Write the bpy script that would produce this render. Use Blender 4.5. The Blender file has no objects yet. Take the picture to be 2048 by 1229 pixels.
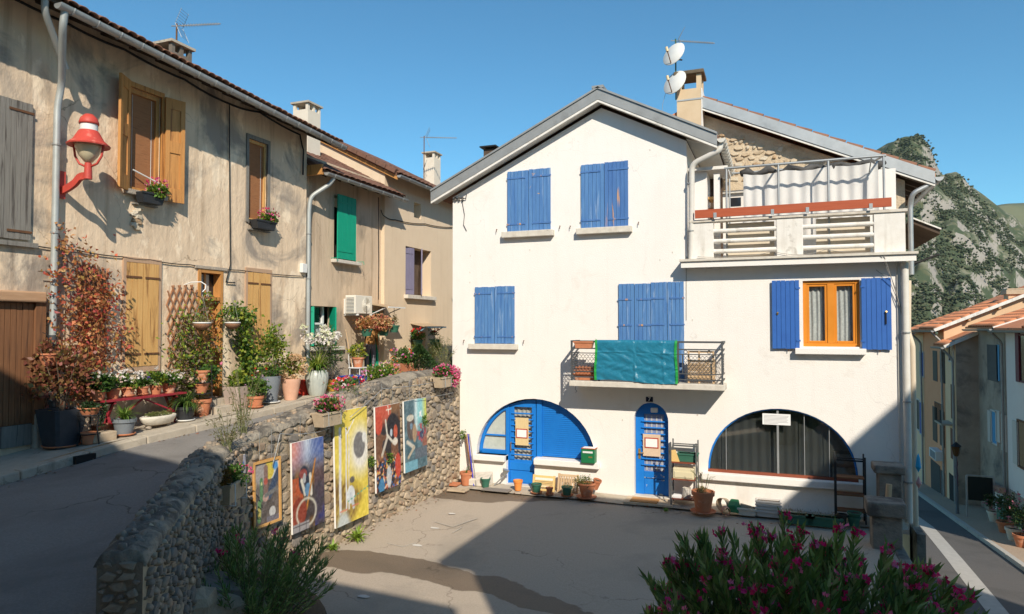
import bpy, bmesh, math, random
import numpy as np
from mathutils import Vector, Matrix, Quaternion
from mathutils.geometry import tessellate_polygon
R = math.radians
random.seed(7); RNG = np.random.default_rng(11)
SC = bpy.context.scene; COL = SC.collection
# ---------------------------------------------------------------- camera, sky, sun, exposure
CAM = Vector((2.549, -14.786, 3.7)); YAW = R(21.3); PITCH = R(1.7); FPX = 1365.0
cd = bpy.data.cameras.new('camera'); cam = bpy.data.objects.new('camera', cd); COL.objects.link(cam)
cam.location = CAM; cam.rotation_euler = (math.pi / 2 + PITCH, 0, YAW)
cd.sensor_width = 36; cd.lens = FPX / 2048 * 36; cd.clip_start = .1; cd.clip_end = 20000
SC.camera = cam
SUN_DIR = Vector((-.41, .60, -.53)).normalized()
w = bpy.data.worlds.new('World'); SC.world = w; w.use_nodes = True
nt = w.node_tree; bg = nt.nodes['Background']; sky = nt.nodes.new('ShaderNodeTexSky')
sky.sky_type = 'NISHITA'; sky.sun_disc = False
sky.sun_elevation = math.asin(-SUN_DIR.z); sky.sun_rotation = math.atan2(-SUN_DIR.x, -SUN_DIR.y)
sky.altitude = 0; sky.air_density = 1.0; sky.dust_density = 0; sky.ozone_density = 10
tint = nt.nodes.new('ShaderNodeMix'); tint.data_type = 'RGBA'; tint.blend_type = 'MULTIPLY'; tint.inputs[0].default_value = 1; tint.inputs[7].default_value = (.74, 1.0, .81, 1)
nt.links.new(sky.outputs[0], tint.inputs[6]); nt.links.new(tint.outputs[2], bg.inputs[0]); bg.inputs[1].default_value = .108
sl = bpy.data.lights.new('sun', 'SUN'); sl.energy = 3.35; sl.angle = R(.53); sl.color = (1, .91, .765)
so = bpy.data.objects.new('sun', sl); COL.objects.link(so); so.rotation_euler = SUN_DIR.to_track_quat('-Z', 'Y').to_euler()
so.location = (20, -30, 40)
vs = SC.view_settings; vs.view_transform = 'Standard'; vs.look = 'None'; vs.exposure = .75; vs.gamma = 1; vs.use_curve_mapping = False
SC.cycles.use_denoising = True
SC.cycles.max_bounces = 6; SC.cycles.transparent_max_bounces = 12

# ---------------------------------------------------------------- survey helpers: points of the photograph on real planes
CM = Matrix.Rotation(YAW, 3, 'Z') @ Matrix.Rotation(math.pi / 2 + PITCH, 3, 'X')
def ray(px, py): return CM @ Vector(((px - 1024) / FPX, -(py - 614.5) / FPX, -1))
def onX(px, py, X): d = ray(px, py); return CAM + d * ((X - CAM.x) / d.x)
def onY(px, py, Y=0.): d = ray(px, py); return CAM + d * ((Y - CAM.y) / d.y)
def onZ(px, py, Z=0.): d = ray(px, py); return CAM + d * ((Z - CAM.z) / d.z)
def RY(x0, y0, x1, y1, Y=0.):
    a, b, c, d = onY(x0, y0, Y), onY(x1, y0, Y), onY(x0, y1, Y), onY(x1, y1, Y)
    return (a.x + c.x) / 2, (b.x + d.x) / 2, (c.z + d.z) / 2, (a.z + b.z) / 2      # X0 X1 Z0 Z1
def RX(x0, y0, x1, y1, X):
    a, b, c, d = onX(x0, y0, X), onX(x1, y0, X), onX(x0, y1, X), onX(x1, y1, X)
    return (a.y + c.y) / 2, (b.y + d.y) / 2, (c.z + d.z) / 2, (a.z + b.z) / 2      # Y0 Y1 Z0 Z1

# ---------------------------------------------------------------- scene graph helpers
def tag(o, label=None, cat=None, group=None, kind=None):
    if label: o['label'] = label
    if cat: o['category'] = cat
    if group: o['group'] = group
    if kind: o['kind'] = kind
    return o
def thing(name, loc, label, cat, group=None, rz=0):
    o = bpy.data.objects.new(name, None); o.empty_display_size = .2; COL.objects.link(o)
    o.location = loc; o.rotation_euler.z = rz
    return tag(o, label, cat, group)
def wloc(o):
    v = Vector((0, 0, 0))
    while o: v += o.location; o = o.parent
    return v
def link(name, me, mat, parent=None, loc=None):
    o = bpy.data.objects.new(name, me); COL.objects.link(o)
    if mat and not me.materials: me.materials.append(mat)
    if parent: o.parent = parent
    if loc is not None: o.location = loc
    return o
def copy_tree(o, parent=None):
    c = o.copy(); COL.objects.link(c); c.parent = parent
    for ch in o.children: copy_tree(ch, c)
    return c
class MB:
    def __init__(s): s.v = []; s.f = []
    def add(s, vs, fs):
        n = len(s.v); s.v += [tuple(v) for v in vs]; s.f += [tuple(i + n for i in f) for f in fs]; return s
    def box(s, x0, x1, y0, y1, z0, z1):
        return s.add([(x, y, z) for z in (z0, z1) for y in (y0, y1) for x in (x0, x1)],
                     [(0, 2, 3, 1), (4, 5, 7, 6), (0, 1, 5, 4), (2, 6, 7, 3), (0, 4, 6, 2), (1, 3, 7, 5)])
    def hexa(s, p):          # 8 corners: bottom 4 (ccw), top 4
        return s.add(p, [(3, 2, 1, 0), (4, 5, 6, 7), (0, 1, 5, 4), (1, 2, 6, 5), (2, 3, 7, 6), (3, 0, 4, 7)])
    def bar(s, a, b, wd, ht, up=(0, 0, 1)):
        a, b = Vector(a), Vector(b); d = (b - a).normalized(); u = Vector(up)
        if abs(d.dot(u)) > .95: u = Vector((0, 1, 0))
        r = d.cross(u).normalized() * wd / 2; u = r.cross(d).normalized() * ht / 2
        return s.hexa([a - r - u, a + r - u, b + r - u, b - r - u, a - r + u, a + r + u, b + r + u, b - r + u])
    def tube(s, pts, r, n=8, cap=True):
        pts = [Vector(p) for p in pts]; N = len(pts); rs = r if isinstance(r, (list, tuple)) else [r] * N
        base = len(s.v); u = None
        for i, p in enumerate(pts):
            d = (pts[min(i + 1, N - 1)] - pts[max(i - 1, 0)]).normalized()
            if u is None: u = d.cross(Vector((0, 0, 1)) if abs(d.z) < .9 else Vector((0, 1, 0))).normalized()
            u = (u - d * u.dot(d)).normalized(); v = d.cross(u)
            for k in range(n):
                a = 2 * math.pi * k / n; s.v.append(tuple(p + (u * math.cos(a) + v * math.sin(a)) * rs[i]))
        for i in range(N - 1):
            for k in range(n):
                a = base + i * n; s.f.append((a + k, a + (k + 1) % n, a + n + (k + 1) % n, a + n + k))
        if cap:
            s.f.append(tuple(base + k for k in reversed(range(n)))); s.f.append(tuple(base + (N - 1) * n + k for k in range(n)))
        return s
    def lathe(s, prof, c=(0, 0, 0), n=20, sx=1, sy=1):
        base = len(s.v)
        for r, z in prof:
            for k in range(n):
                a = 2 * math.pi * k / n; s.v.append((c[0] + r * sx * math.cos(a), c[1] + r * sy * math.sin(a), c[2] + z))
        for i in range(len(prof) - 1):
            for k in range(n):
                a = base + i * n; s.f.append((a + k, a + (k + 1) % n, a + n + (k + 1) % n, a + n + k))
        if prof[0][0] > 1e-4: s.f.append(tuple(base + k for k in reversed(range(n))))
        if prof[-1][0] > 1e-4: s.f.append(tuple(base + (len(prof) - 1) * n + k for k in range(n)))
        return s
    def prism(s, poly, fn, depth):   # poly 2D (ccw), fn(u,v)->3D front, depth vector to the back
        n = len(poly); D = Vector(depth); a = [Vector(fn(*p)) for p in poly]
        s.add(a + [p + D for p in a], [tuple(range(n)), tuple(range(2 * n - 1, n - 1, -1))] + [(i, i + n, (i + 1) % n + n, (i + 1) % n) for i in range(n)])
        return s
    def holed(s, outer, holes, fn, depth):   # flat face with openings whose reveals go back by depth
        loops = [[Vector((u, v, 0)) for u, v in L] for L in [outer] + holes]
        tris = tessellate_polygon(loops); flat = [p for L in loops for p in L]
        s.add([fn(p.x, p.y) for p in flat], [tuple(t) for t in tris])
        D = Vector(depth)
        for L in holes:
            n = len(L); a = [Vector(fn(*p)) for p in L]
            s.add(a + [p + D for p in a], [(i, (i + 1) % n, (i + 1) % n + n, i + n) for i in range(n)])
        return s
    def mesh(s, name, org=(0, 0, 0), smooth=False, recalc=True):
        me = bpy.data.meshes.new(name); o = Vector(org)
        me.from_pydata([Vector(v) - o for v in s.v], [], s.f)
        if recalc:
            bm = bmesh.new(); bm.from_mesh(me); bmesh.ops.recalc_face_normals(bm, faces=bm.faces); bm.to_mesh(me); bm.free()
        if smooth: me.shade_smooth() if hasattr(me, 'shade_smooth') else [setattr(p, 'use_smooth', True) for p in me.polygons]
        me.update(); return me
    def build(s, name, mat, parent=None, smooth=False, bevel=0, auto=None, recalc=True):   # vertices in world space
        o = link(name, s.mesh(name, wloc(parent) if parent else (0, 0, 0), smooth, recalc), mat, parent)
        if bevel:
            m = o.modifiers.new('bevel', 'BEVEL'); m.width = bevel; m.segments = 2; m.limit_method = 'ANGLE'; m.angle_limit = R(40)
        if auto and smooth:
            try: o.data.set_sharp_from_angle(angle=R(auto))
            except Exception: pass
        return o
    def local(s, name, mat, parent, smooth=False, bevel=0, auto=None):   # vertices already local to parent
        o = link(name, s.mesh(name, (0, 0, 0), smooth), mat, parent)
        if bevel:
            m = o.modifiers.new('bevel', 'BEVEL'); m.width = bevel; m.segments = 2; m.limit_method = 'ANGLE'; m.angle_limit = R(40)
        if auto and smooth: o.data.set_sharp_from_angle(angle=R(auto))
        return o
def base_thing(name, mb, label, cat, group=None):     # Empty at the base centre of what mb holds so far
    a = np.array(mb.v); return thing(name, (float(a[:, 0].mean()), float(a[:, 1].mean()), float(a[:, 2].min())), label, cat, group)

# ---------------------------------------------------------------- materials
MATS = {}
def M(name, c, c2=None, scale=4., rough=.85, bump=0., bscale=40., metal=0., c3=None, s3=1.2, t3=.55, w3=.12, stretch=None, attr=False, detail=6, trans=0., c4=None, s4=.5, t4=.58, w4=.08, world=False, coat=0., spec=.35, emit=0):
    if name in MATS: return MATS[name]
    m = bpy.data.materials.new(name); MATS[name] = m; m.use_nodes = True
    nt = m.node_tree; N = nt.nodes; L = nt.links; b = N['Principled BSDF']
    b.inputs['Roughness'].default_value = rough; b.inputs['Metallic'].default_value = metal
    b.inputs['Specular IOR Level'].default_value = spec
    if coat: b.inputs['Coat Weight'].default_value = coat
    if world: src = N.new('ShaderNodeNewGeometry').outputs['Position']
    else: src = N.new('ShaderNodeTexCoord').outputs['Object']
    if stretch:
        mp = N.new('ShaderNodeMapping'); mp.inputs['Scale'].default_value = stretch; L.new(src, mp.inputs[0]); src2 = mp.outputs[0]
    else: src2 = src
    def noise(sc, det=6, s=None, dist=0.):
        t = N.new('ShaderNodeTexNoise'); t.inputs['Scale'].default_value = sc; t.inputs['Detail'].default_value = det
        t.inputs['Distortion'].default_value = dist; t.inputs['Roughness'].default_value = .62
        L.new(s or src2, t.inputs['Vector']); return t.outputs['Fac']
    def ramp(fac, lo, hi):
        r = N.new('ShaderNodeMapRange'); r.inputs[1].default_value = lo; r.inputs[2].default_value = hi; L.new(fac, r.inputs[0]); return r.outputs[0]
    def mix(f, a, bb, mode='MIX'):
        x = N.new('ShaderNodeMix'); x.data_type = 'RGBA'; x.blend_type = mode
        if isinstance(f, float): x.inputs[0].default_value = f
        else: L.new(f, x.inputs[0])
        for i, q in ((6, a), (7, bb)):
            if isinstance(q, tuple): x.inputs[i].default_value = (*q, 1)
            else: L.new(q, x.inputs[i])
        return x.outputs[2]
    if attr:
        at = N.new('ShaderNodeVertexColor'); at.layer_name = 'Col'; col = at.outputs[0]
        if c2: col = mix(ramp(noise(scale, detail), .35, .65), col, mix(1., col, c2, 'MULTIPLY'))
    else:
        col = mix(ramp(noise(scale, detail), .3, .7), c, c2) if c2 else None
    if c3: col = mix(ramp(noise(s3, 5, dist=.4), t3, t3 + w3), col if col else c, c3)
    if c4: col = mix(ramp(noise(s4, 7, src, .8), t4, t4 + w4), col if col else c, c4)
    if col: L.new(col, b.inputs['Base Color'])
    else: b.inputs['Base Color'].default_value = (*c, 1)
    if bump:
        bp = N.new('ShaderNodeBump'); bp.inputs['Strength'].default_value = 1; bp.inputs['Distance'].default_value = bump
        L.new(noise(bscale, 5), bp.inputs['Height']); L.new(bp.outputs[0], b.inputs['Normal'])
    if trans:
        out = N['Material Output']; tr = N.new('ShaderNodeBsdfTranslucent'); ms = N.new('ShaderNodeMixShader'); ms.inputs[0].default_value = trans
        if col: L.new(col, tr.inputs[0])
        else: tr.inputs[0].default_value = (*c, 1)
        L.new(b.outputs[0], ms.inputs[1]); L.new(tr.outputs[0], ms.inputs[2]); L.new(ms.outputs[0], out.inputs[0])
    return m
def glass_mat(name, tint, refl=.12):
    m = bpy.data.materials.new(name); m.use_nodes = True; N = m.node_tree.nodes; L = m.node_tree.links; N.remove(N['Principled BSDF'])
    t = N.new('ShaderNodeBsdfTransparent'); t.inputs[0].default_value = (*tint, 1); g = N.new('ShaderNodeBsdfGlossy'); g.inputs['Roughness'].default_value = .03
    lw = N.new('ShaderNodeLayerWeight'); lw.inputs[0].default_value = .25
    pw = N.new('ShaderNodeMath'); pw.operation = 'POWER'; pw.inputs[1].default_value = 2.5; L.new(lw.outputs['Facing'], pw.inputs[0])
    ad = N.new('ShaderNodeMath'); ad.operation = 'ADD'; ad.inputs[1].default_value = refl; L.new(pw.outputs[0], ad.inputs[0])
    mx = N.new('ShaderNodeMixShader'); L.new(ad.outputs[0], mx.inputs[0]); L.new(t.outputs[0], mx.inputs[1]); L.new(g.outputs[0], mx.inputs[2])
    L.new(mx.outputs[0], N['Material Output'].inputs[0]); MATS[name] = m; return m
white_plaster = M('white_plaster', (.785, .745, .70), (.825, .785, .74), 1.2, .9, .006, 40, c3=(.62, .565, .50), s3=.9, t3=.60, w3=.25, c4=(.48, .43, .36), s4=9, t4=.735, w4=.02, world=True)
white_dirty = M('white_dirty', (.70, .66, .60), (.80, .77, .72), 5, .9, .004, 60, c3=(.34, .31, .27), s3=3.2, t3=.6, w3=.16, world=True)
sill_stone = M('sill_stone', (.55, .50, .43), (.68, .63, .55), 9, .9, .004, 80, c3=(.32, .29, .25), s3=6, t3=.64, w3=.1, world=True)
old_plaster = M('old_plaster', (.78, .605, .43), (.64, .49, .345), 1.3, .95, .03, 5, c3=(.84, .68, .50), s3=1.5, t3=.56, w3=.04, c4=(.33, .275, .225), s4=.6, t4=.515, w4=.12, stretch=(1, 1, .55), world=True)
old_plaster_b = M('old_plaster_b', (.68, .525, .375), (.53, .41, .29), 1.1, .95, .012, 14, c3=(.27, .215, .16), s3=.9, t3=.56, w3=.16, stretch=(1, 1, .4), world=True)
cream_plaster = M('cream_plaster', (.72, .575, .415), (.68, .535, .38), 1.5, .92, .005, 50, world=True)
rough_plaster = M('rough_plaster', (.46, .39, .31), (.36, .30, .24), 9, .95, .02, 30, world=True)
asphalt = M('asphalt', (.23, .215, .20), (.31, .29, .27), 45, .92, .012, 120, c3=(.19, .178, .167), s3=.55, t3=.5, w3=.2, c4=(.35, .32, .28), s4=1.6, t4=.62, w4=.2, world=True)
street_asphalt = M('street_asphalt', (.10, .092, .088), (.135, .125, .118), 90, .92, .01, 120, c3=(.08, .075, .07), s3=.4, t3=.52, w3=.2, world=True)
concrete = M('concrete', (.40, .345, .27), (.50, .435, .345), 7, .92, .008, 60, c3=(.26, .225, .175), s3=2.2, t3=.58, w3=.14, world=True)
zinc = M('zinc', (.36, .37, .37), (.46, .47, .47), 3, .48, 0, metal=.55, c3=(.27, .28, .28), s3=2, t3=.58, w3=.2, world=True)
zinc_dark = M('zinc_dark', (.27, .275, .27), (.35, .355, .35), 3, .55, 0, metal=.35, c3=(.20, .20, .195), s3=1.5, t3=.6, w3=.2, world=True)
pipe_white = M('pipe_white', (.66, .63, .58), (.58, .55, .49), 5, .6, 0, c3=(.40, .36, .30), s3=5, t3=.66, w3=.12, world=True)
pipe_grey = M('pipe_grey', (.36, .38, .37), (.44, .46, .45), 4, .5, 0, metal=.3, world=True)
blue_old = M('blue_weathered', (.06, .165, .40), (.10, .235, .47), 3.2, .8, .003, 60, c3=(.20, .32, .52), s3=2.6, t3=.57, w3=.12, c4=(.60, .36, .17), s4=5, t4=.69, w4=.025, stretch=(5, 5, .5), world=True)
blue_old_b = M('blue_flaking', (.05, .14, .37), (.085, .20, .44), 3.2, .8, .003, 60, c3=(.58, .31, .12), s3=1.7, t3=.60, w3=.05, c4=(.10, .075, .06), s4=4, t4=.70, w4=.03, stretch=(5, 5, .5), world=True)
blue_new = M('blue_paint', (.03, .115, .40), (.036, .135, .44), 4, .5, 0, world=True)
blue_door = M('blue_door', (.008, .165, .56), (.010, .19, .61), 5, .5, .001, 30, world=True)
blue_worn = M('blue_door_worn', (.009, .16, .54), (.010, .18, .58), 5, .55, .002, 30, c3=(.62, .62, .50), s3=3.4, t3=.56, w3=.04, stretch=(1, 1, 2.2), world=True)
green_paint = M('green_paint', (.006, .30, .18), (.008, .33, .20), 4, .5, 0, world=True)
lilac_paint = M('lilac_paint', (.20, .18, .27), (.23, .21, .30), 4, .55, 0, world=True)
pine = M('pine_wood', (.58, .32, .11), (.68, .41, .155), 4, .7, .003, 40, c3=(.33, .16, .055), s3=2.4, t3=.53, w3=.12, stretch=(6, 6, .45), world=True)
oak = M('oak_wood', (.45, .205, .058), (.56, .27, .085), 4, .6, .003, 40, c3=(.25, .10, .032), s3=2.2, t3=.53, w3=.14, stretch=(6, 6, .5), world=True)
door_wood = M('door_wood', (.43, .20, .07), (.53, .27, .10), 4, .6, .002, 40, stretch=(5, 5, .5), world=True)
orange_frame = M('orange_frame', (.62, .215, .02), (.68, .25, .03), 3, .4, 0, world=True)
old_wood = M('old_wood', (.17, .075, .035), (.25, .115, .052), 5, .85, .004, 40, c3=(.10, .05, .03), s3=2, t3=.55, w3=.14, stretch=(6, 6, .4), world=True)
grey_wood = M('grey_wood', (.19, .175, .155), (.27, .25, .22), 5, .9, .006, 40, c3=(.10, .088, .078), s3=2.6, t3=.57, w3=.1, stretch=(7, 7, .4), world=True)
beam_wood = M('beam_wood', (.52, .32, .19), (.43, .25, .14), 3, .8, .004, 30, stretch=(9, 1, 9), world=True)
dark_timber = M('dark_timber', (.075, .05, .036), (.115, .08, .058), 4, .9, .004, 30, world=True)
red_plank = M('red_plank', (.37, .075, .028), (.44, .10, .04), 3, .6, .002, 30, stretch=(.7, 9, 9), world=True)
tile_mat = M('roof_tile', (.20, .095, .06), (.29, .14, .085), 5, .9, .006, 40, c3=(.15, .105, .085), s3=3, t3=.56, w3=.12, world=True)
tile_brown = M('roof_tile_brown', (.155, .078, .052), (.215, .108, .072), 5, .85, .004, 40, c3=(.10, .07, .055), s3=3, t3=.58, w3=.12, world=True)
tile_orange = M('roof_tile_orange', (.58, .205, .085), (.66, .27, .13), 2.5, .85, .005, 30, c3=(.36, .15, .08), s3=1.6, t3=.57, w3=.12, world=True)
terracotta = M('terracotta', (.46, .16, .075), (.57, .23, .12), 5, .88, .002, 60, c3=(.62, .40, .29), s3=3.5, t3=.57, w3=.1, c4=(.20, .10, .06), s4=4, t4=.62, w4=.1, world=True)
terracotta_p = M('terracotta_pale', (.60, .33, .22), (.67, .40, .28), 5, .88, .002, 60)
orange_pot = M('orange_pot', (.78, .27, .065), rough=.55)
green_pot = M('green_pot', (.035, .125, .085), (.045, .15, .10), 4, .5)
black_pot = M('black_pot', (.022, .024, .027), (.034, .036, .04), 6, .55, .001, 60)
slate_pot = M('slate_pot', (.035, .04, .05), (.055, .06, .07), 7, .6, .002, 80)
grey_pot = M('grey_pot', (.16, .18, .20), (.20, .22, .24), 5, .6)
urn_mat = M('urn_glaze', (.37, .40, .37), (.46, .49, .45), 5, .4, spec=.5)
taupe_pot = M('taupe_pot', (.38, .30, .255), (.43, .34, .29), 5, .7)
stone_box = M('stone_box', (.43, .33, .225), (.52, .41, .29), 8, .92, .006, 60, c3=(.26, .20, .14), s3=5, t3=.6, w3=.12)
white_stone = M('white_stone', (.62, .56, .46), (.70, .64, .54), 6, .92, .015, 16)
soil = M('soil', (.06, .04, .027), (.10, .07, .045), 20, .95, .01, 40)
iron = M('iron', (.025, .026, .028), rough=.6, metal=.3)
rust = M('rusty_iron', (.10, .05, .028), (.17, .075, .03), 20, .85, .001, 60, world=True)
rail_grey = M('rail_grey', (.075, .08, .085), (.095, .10, .105), 8, .6, 0, metal=.2, world=True)
rack_grey = M('rack_grey', (.13, .135, .135), rough=.5, metal=.4)
red_paint = M('red_paint', (.56, .065, .045), (.44, .06, .045), 5, .55, .001, 60, c3=(.62, .16, .12), s3=6, t3=.6, w3=.1, spec=.4)
red_bench = M('red_bench', (.26, .02, .03), (.34, .03, .045), 8, .55)
white_metal = M('white_metal', (.72, .72, .70), rough=.4)
ac_white = M('ac_white', (.74, .70, .61), rough=.5)
lamp_glass = M('lamp_glass', (.58, .49, .32), (.63, .54, .37), 5, .25, spec=.6)
bamboo = M('bamboo_blind', (.25, .105, .042), (.36, .16, .068), 3, .75, .002, 30, c3=(.16, .07, .03), s3=2, t3=.58, w3=.1, stretch=(1, 2, 60), world=True)
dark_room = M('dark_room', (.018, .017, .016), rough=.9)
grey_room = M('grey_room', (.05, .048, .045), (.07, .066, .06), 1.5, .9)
curtain_mat = M('curtain', (.62, .60, .55), (.72, .70, .66), 6, .95, trans=.35, stretch=(4, 4, .5), world=True)
lace = M('lace_curtain', (.50, .53, .52), (.74, .76, .74), 22, .95, trans=.3, world=True)
blue_curtain = M('blue_curtain', (.22, .28, .50), (.42, .47, .62), 60, .95, trans=.3, world=True)
sheet_white = M('white_sheet', (.74, .72, .69), (.80, .785, .76), 3, .75, .002, 20, trans=.25, world=True)
paper = M('paper', (.82, .80, .78), rough=.7)
ink = M('ink', (.18, .18, .19), rough=.8)
cardboard = M('cardboard', (.60, .45, .26), (.66, .51, .31), 6, .9)
pallet_wood = M('pallet_wood', (.52, .35, .20), (.60, .43, .26), 4, .85, .002, 40, c3=(.33, .22, .13), s3=4, t3=.6, w3=.12, world=True)
pallet_yel = M('pallet_yellow', (.70, .46, .16), (.76, .53, .22), 4, .75, .002, 40, world=True)
coir = M('coir_mat', (.46, .215, .07), (.54, .275, .10), 50, .95, .004, 90)
cork = M('coir_basket', (.20, .10, .055), (.30, .16, .09), 30, .95, .01, 60)
cable_mat = M('cable_black', (.022, .021, .02), rough=.7)
cable_grey = M('cable_grey', (.30, .28, .25), rough=.7)
brass = M('brass', (.50, .33, .10), rough=.4, metal=.7)
leaf_mat = M('leaf', (.1, .2, .05), (.72, .78, .66), 14, .5, attr=True, trans=.42, spec=.5)
petal_mat = M('petal', (.8, .1, .2), None, rough=.7, attr=True, trans=.3)
bark = M('bark', (.12, .085, .06), (.18, .13, .09), 20, .9, .004, 50)
stem_green = M('stem_green', (.12, .15, .06), (.16, .14, .07), 12, .8)
trellis_wood = M('trellis_wood', (.33, .145, .07), (.42, .20, .10), 8, .8, .002, 60)
pane_glass = glass_mat('pane_glass', (.97, .98, .98), .03)
shop_glass = glass_mat('shop_glass', (.60, .62, .62), .15)
dark_pane = M('dark_pane', (.02, .022, .026), rough=.12, spec=.6)

def weather(mat, streak=0., crack=0., cscale=.6, sdark=(.72, .69, .65), cw=.004):
    # rain streaks running down a wall and hairline cracks, in the surface's own colour
    N = mat.node_tree.nodes; L = mat.node_tree.links; b = N['Principled BSDF']; cur = b.inputs['Base Color'].links[0].from_socket; pos = N.new('ShaderNodeNewGeometry').outputs['Position']
    def mul(f, c):
        nonlocal cur
        m = N.new('ShaderNodeMix'); m.data_type = 'RGBA'; m.blend_type = 'MULTIPLY'; L.new(f, m.inputs[0]); L.new(cur, m.inputs[6]); m.inputs[7].default_value = (*c, 1); cur = m.outputs[2]
    def rng(s, lo, hi, mx): r = N.new('ShaderNodeMapRange'); r.inputs[1].default_value = lo; r.inputs[2].default_value = hi; r.inputs[4].default_value = mx; L.new(s, r.inputs[0]); return r.outputs[0]
    if streak:
        mp = N.new('ShaderNodeMapping'); mp.inputs['Scale'].default_value = (4.5, 4.5, .30); L.new(pos, mp.inputs[0]); t = N.new('ShaderNodeTexNoise'); t.inputs['Scale'].default_value = 1.3; t.inputs['Detail'].default_value = 6; t.inputs['Roughness'].default_value = .6; L.new(mp.outputs[0], t.inputs['Vector']); mul(rng(t.outputs['Fac'], .52, .74, streak), sdark)
    if crack:
        nz = N.new('ShaderNodeTexNoise'); nz.inputs['Scale'].default_value = 2.2; nz.inputs['Detail'].default_value = 5; L.new(pos, nz.inputs['Vector']); ad = N.new('ShaderNodeVectorMath'); ad.operation = 'MULTIPLY_ADD'; ad.inputs[1].default_value = (.7, .7, .7); L.new(nz.outputs['Color'], ad.inputs[0]); L.new(pos, ad.inputs[2])
        vo = N.new('ShaderNodeTexVoronoi'); vo.feature = 'DISTANCE_TO_EDGE'; vo.inputs['Scale'].default_value = cscale; L.new(ad.outputs[0], vo.inputs['Vector']); g = N.new('ShaderNodeTexNoise'); g.inputs['Scale'].default_value = .8; L.new(pos, g.inputs['Vector']); mm = N.new('ShaderNodeMath'); mm.operation = 'MULTIPLY'; L.new(rng(vo.outputs['Distance'], cw, 0, crack), mm.inputs[0]); L.new(rng(g.outputs['Fac'], .45, .6, 1.), mm.inputs[1]); mul(mm.outputs[0], (.38, .36, .34))
    L.new(cur, b.inputs['Base Color'])
weather(white_plaster, .12, .25, .35, cw=.003); weather(white_dirty, .8, 0); weather(old_plaster, .75, .8, .55, (.60, .56, .53), .006); weather(old_plaster_b, .8, .5, .5, (.62, .58, .55), .005); weather(cream_plaster, .35, 0); weather(asphalt, 0, .9, .45, cw=.008); weather(concrete, 0, .8, .8, cw=.006); weather(sill_stone, .6, 0)
# ---------------------------------------------------------------- foliage helpers
def unit(a): return a / np.maximum(np.linalg.norm(a, axis=1, keepdims=True), 1e-6)
def pick(cols, n, var=.25):
    c = np.array(cols, float)[RNG.integers(0, len(cols), n)]; return np.clip(c * (1 + RNG.uniform(-var, var, (n, 1))), 0, 1)
def leaf_mesh(name, pos, dirs, ln, wd, cols, curl=.25, up=None):
    n = len(pos); pos = np.asarray(pos, float); d = unit(np.asarray(dirs, float)); ln = np.broadcast_to(ln, (n,))[:, None]; wd = np.broadcast_to(wd, (n,))[:, None]
    u = RNG.normal(size=(n, 3)) if up is None else np.broadcast_to(np.array(up, float), (n, 3)) + RNG.normal(size=(n, 3)) * .35
    side = unit(np.cross(d, u)); nrm = np.cross(side, d)
    mid = pos + d * ln * .45
    v = np.stack([pos, mid + side * wd / 2 + nrm * wd * .15, pos + d * ln - nrm * ln * curl, mid - side * wd / 2 + nrm * wd * .15], 1).reshape(-1, 3)
    return raw_mesh(name, v, np.arange(4 * n).reshape(-1, 4), np.repeat(cols, 4, 0))
def raw_mesh(name, v, f, cols=None, smooth=False):
    me = bpy.data.meshes.new(name); k = f.shape[1]
    me.vertices.add(len(v)); me.vertices.foreach_set('co', np.asarray(v, np.float32).ravel())
    me.loops.add(f.size); me.loops.foreach_set('vertex_index', f.astype(np.int32).ravel())
    me.polygons.add(len(f)); me.polygons.foreach_set('loop_start', np.arange(0, f.size, k, dtype=np.int32))
    me.update(calc_edges=True); me.validate()
    if cols is not None:
        a = me.color_attributes.new('Col', 'FLOAT_COLOR', 'POINT'); c = np.ones((len(v), 4), np.float32); c[:, :3] = cols; a.data.foreach_set('color', c.ravel())
    if smooth: me.polygons.foreach_set('use_smooth', np.ones(len(f), bool))
    return me
def fol(name, me, parent, mat=None, kind='stuff'):
    o = link(name, me, mat or leaf_mat, parent)
    if kind: o['kind'] = kind
    return o
G_MID = [(.10, .20, .035), (.14, .26, .05), (.07, .15, .03)]
G_YEL = [(.30, .38, .045), (.22, .32, .05), (.40, .42, .06), (.12, .22, .04)]
G_DARK = [(.035, .085, .03), (.05, .11, .035), (.07, .13, .045)]
def blob_points(n, c, r, shell=.55):
    p = RNG.normal(size=(n, 3)); p = unit(p) * (shell + (1 - shell) * RNG.random((n, 1)) ** .6); return p * np.array(r) + np.array(c), p
def bushy(name, parent, c, r, n, ln, wd, cols, upbias=.5, shell=.45, clumps=9):
    # leaves gathered in clumps through the plant's volume
    cc, _ = blob_points(clumps, (0, 0, 0), (.62, .62, .62), .3)
    n = int(n * 1.6); ln, wd = ln * .86, wd * .86; k = RNG.integers(0, clumps, n); p = cc[k] + RNG.normal(size=(n, 3)) * .2
    d = unit(p) + RNG.normal(size=(n, 3)) * .55 + np.array((0, 0, upbias))
    tone = (1 + RNG.uniform(-.22, .22, clumps))[k][:, None]
    return fol(name, leaf_mesh(name, p * np.array(r) + np.array(c), d, ln * RNG.uniform(.6, 1.25, n), wd * RNG.uniform(.7, 1.2, n), np.clip(pick(cols, n) * tone, 0, 1)), parent)
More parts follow.
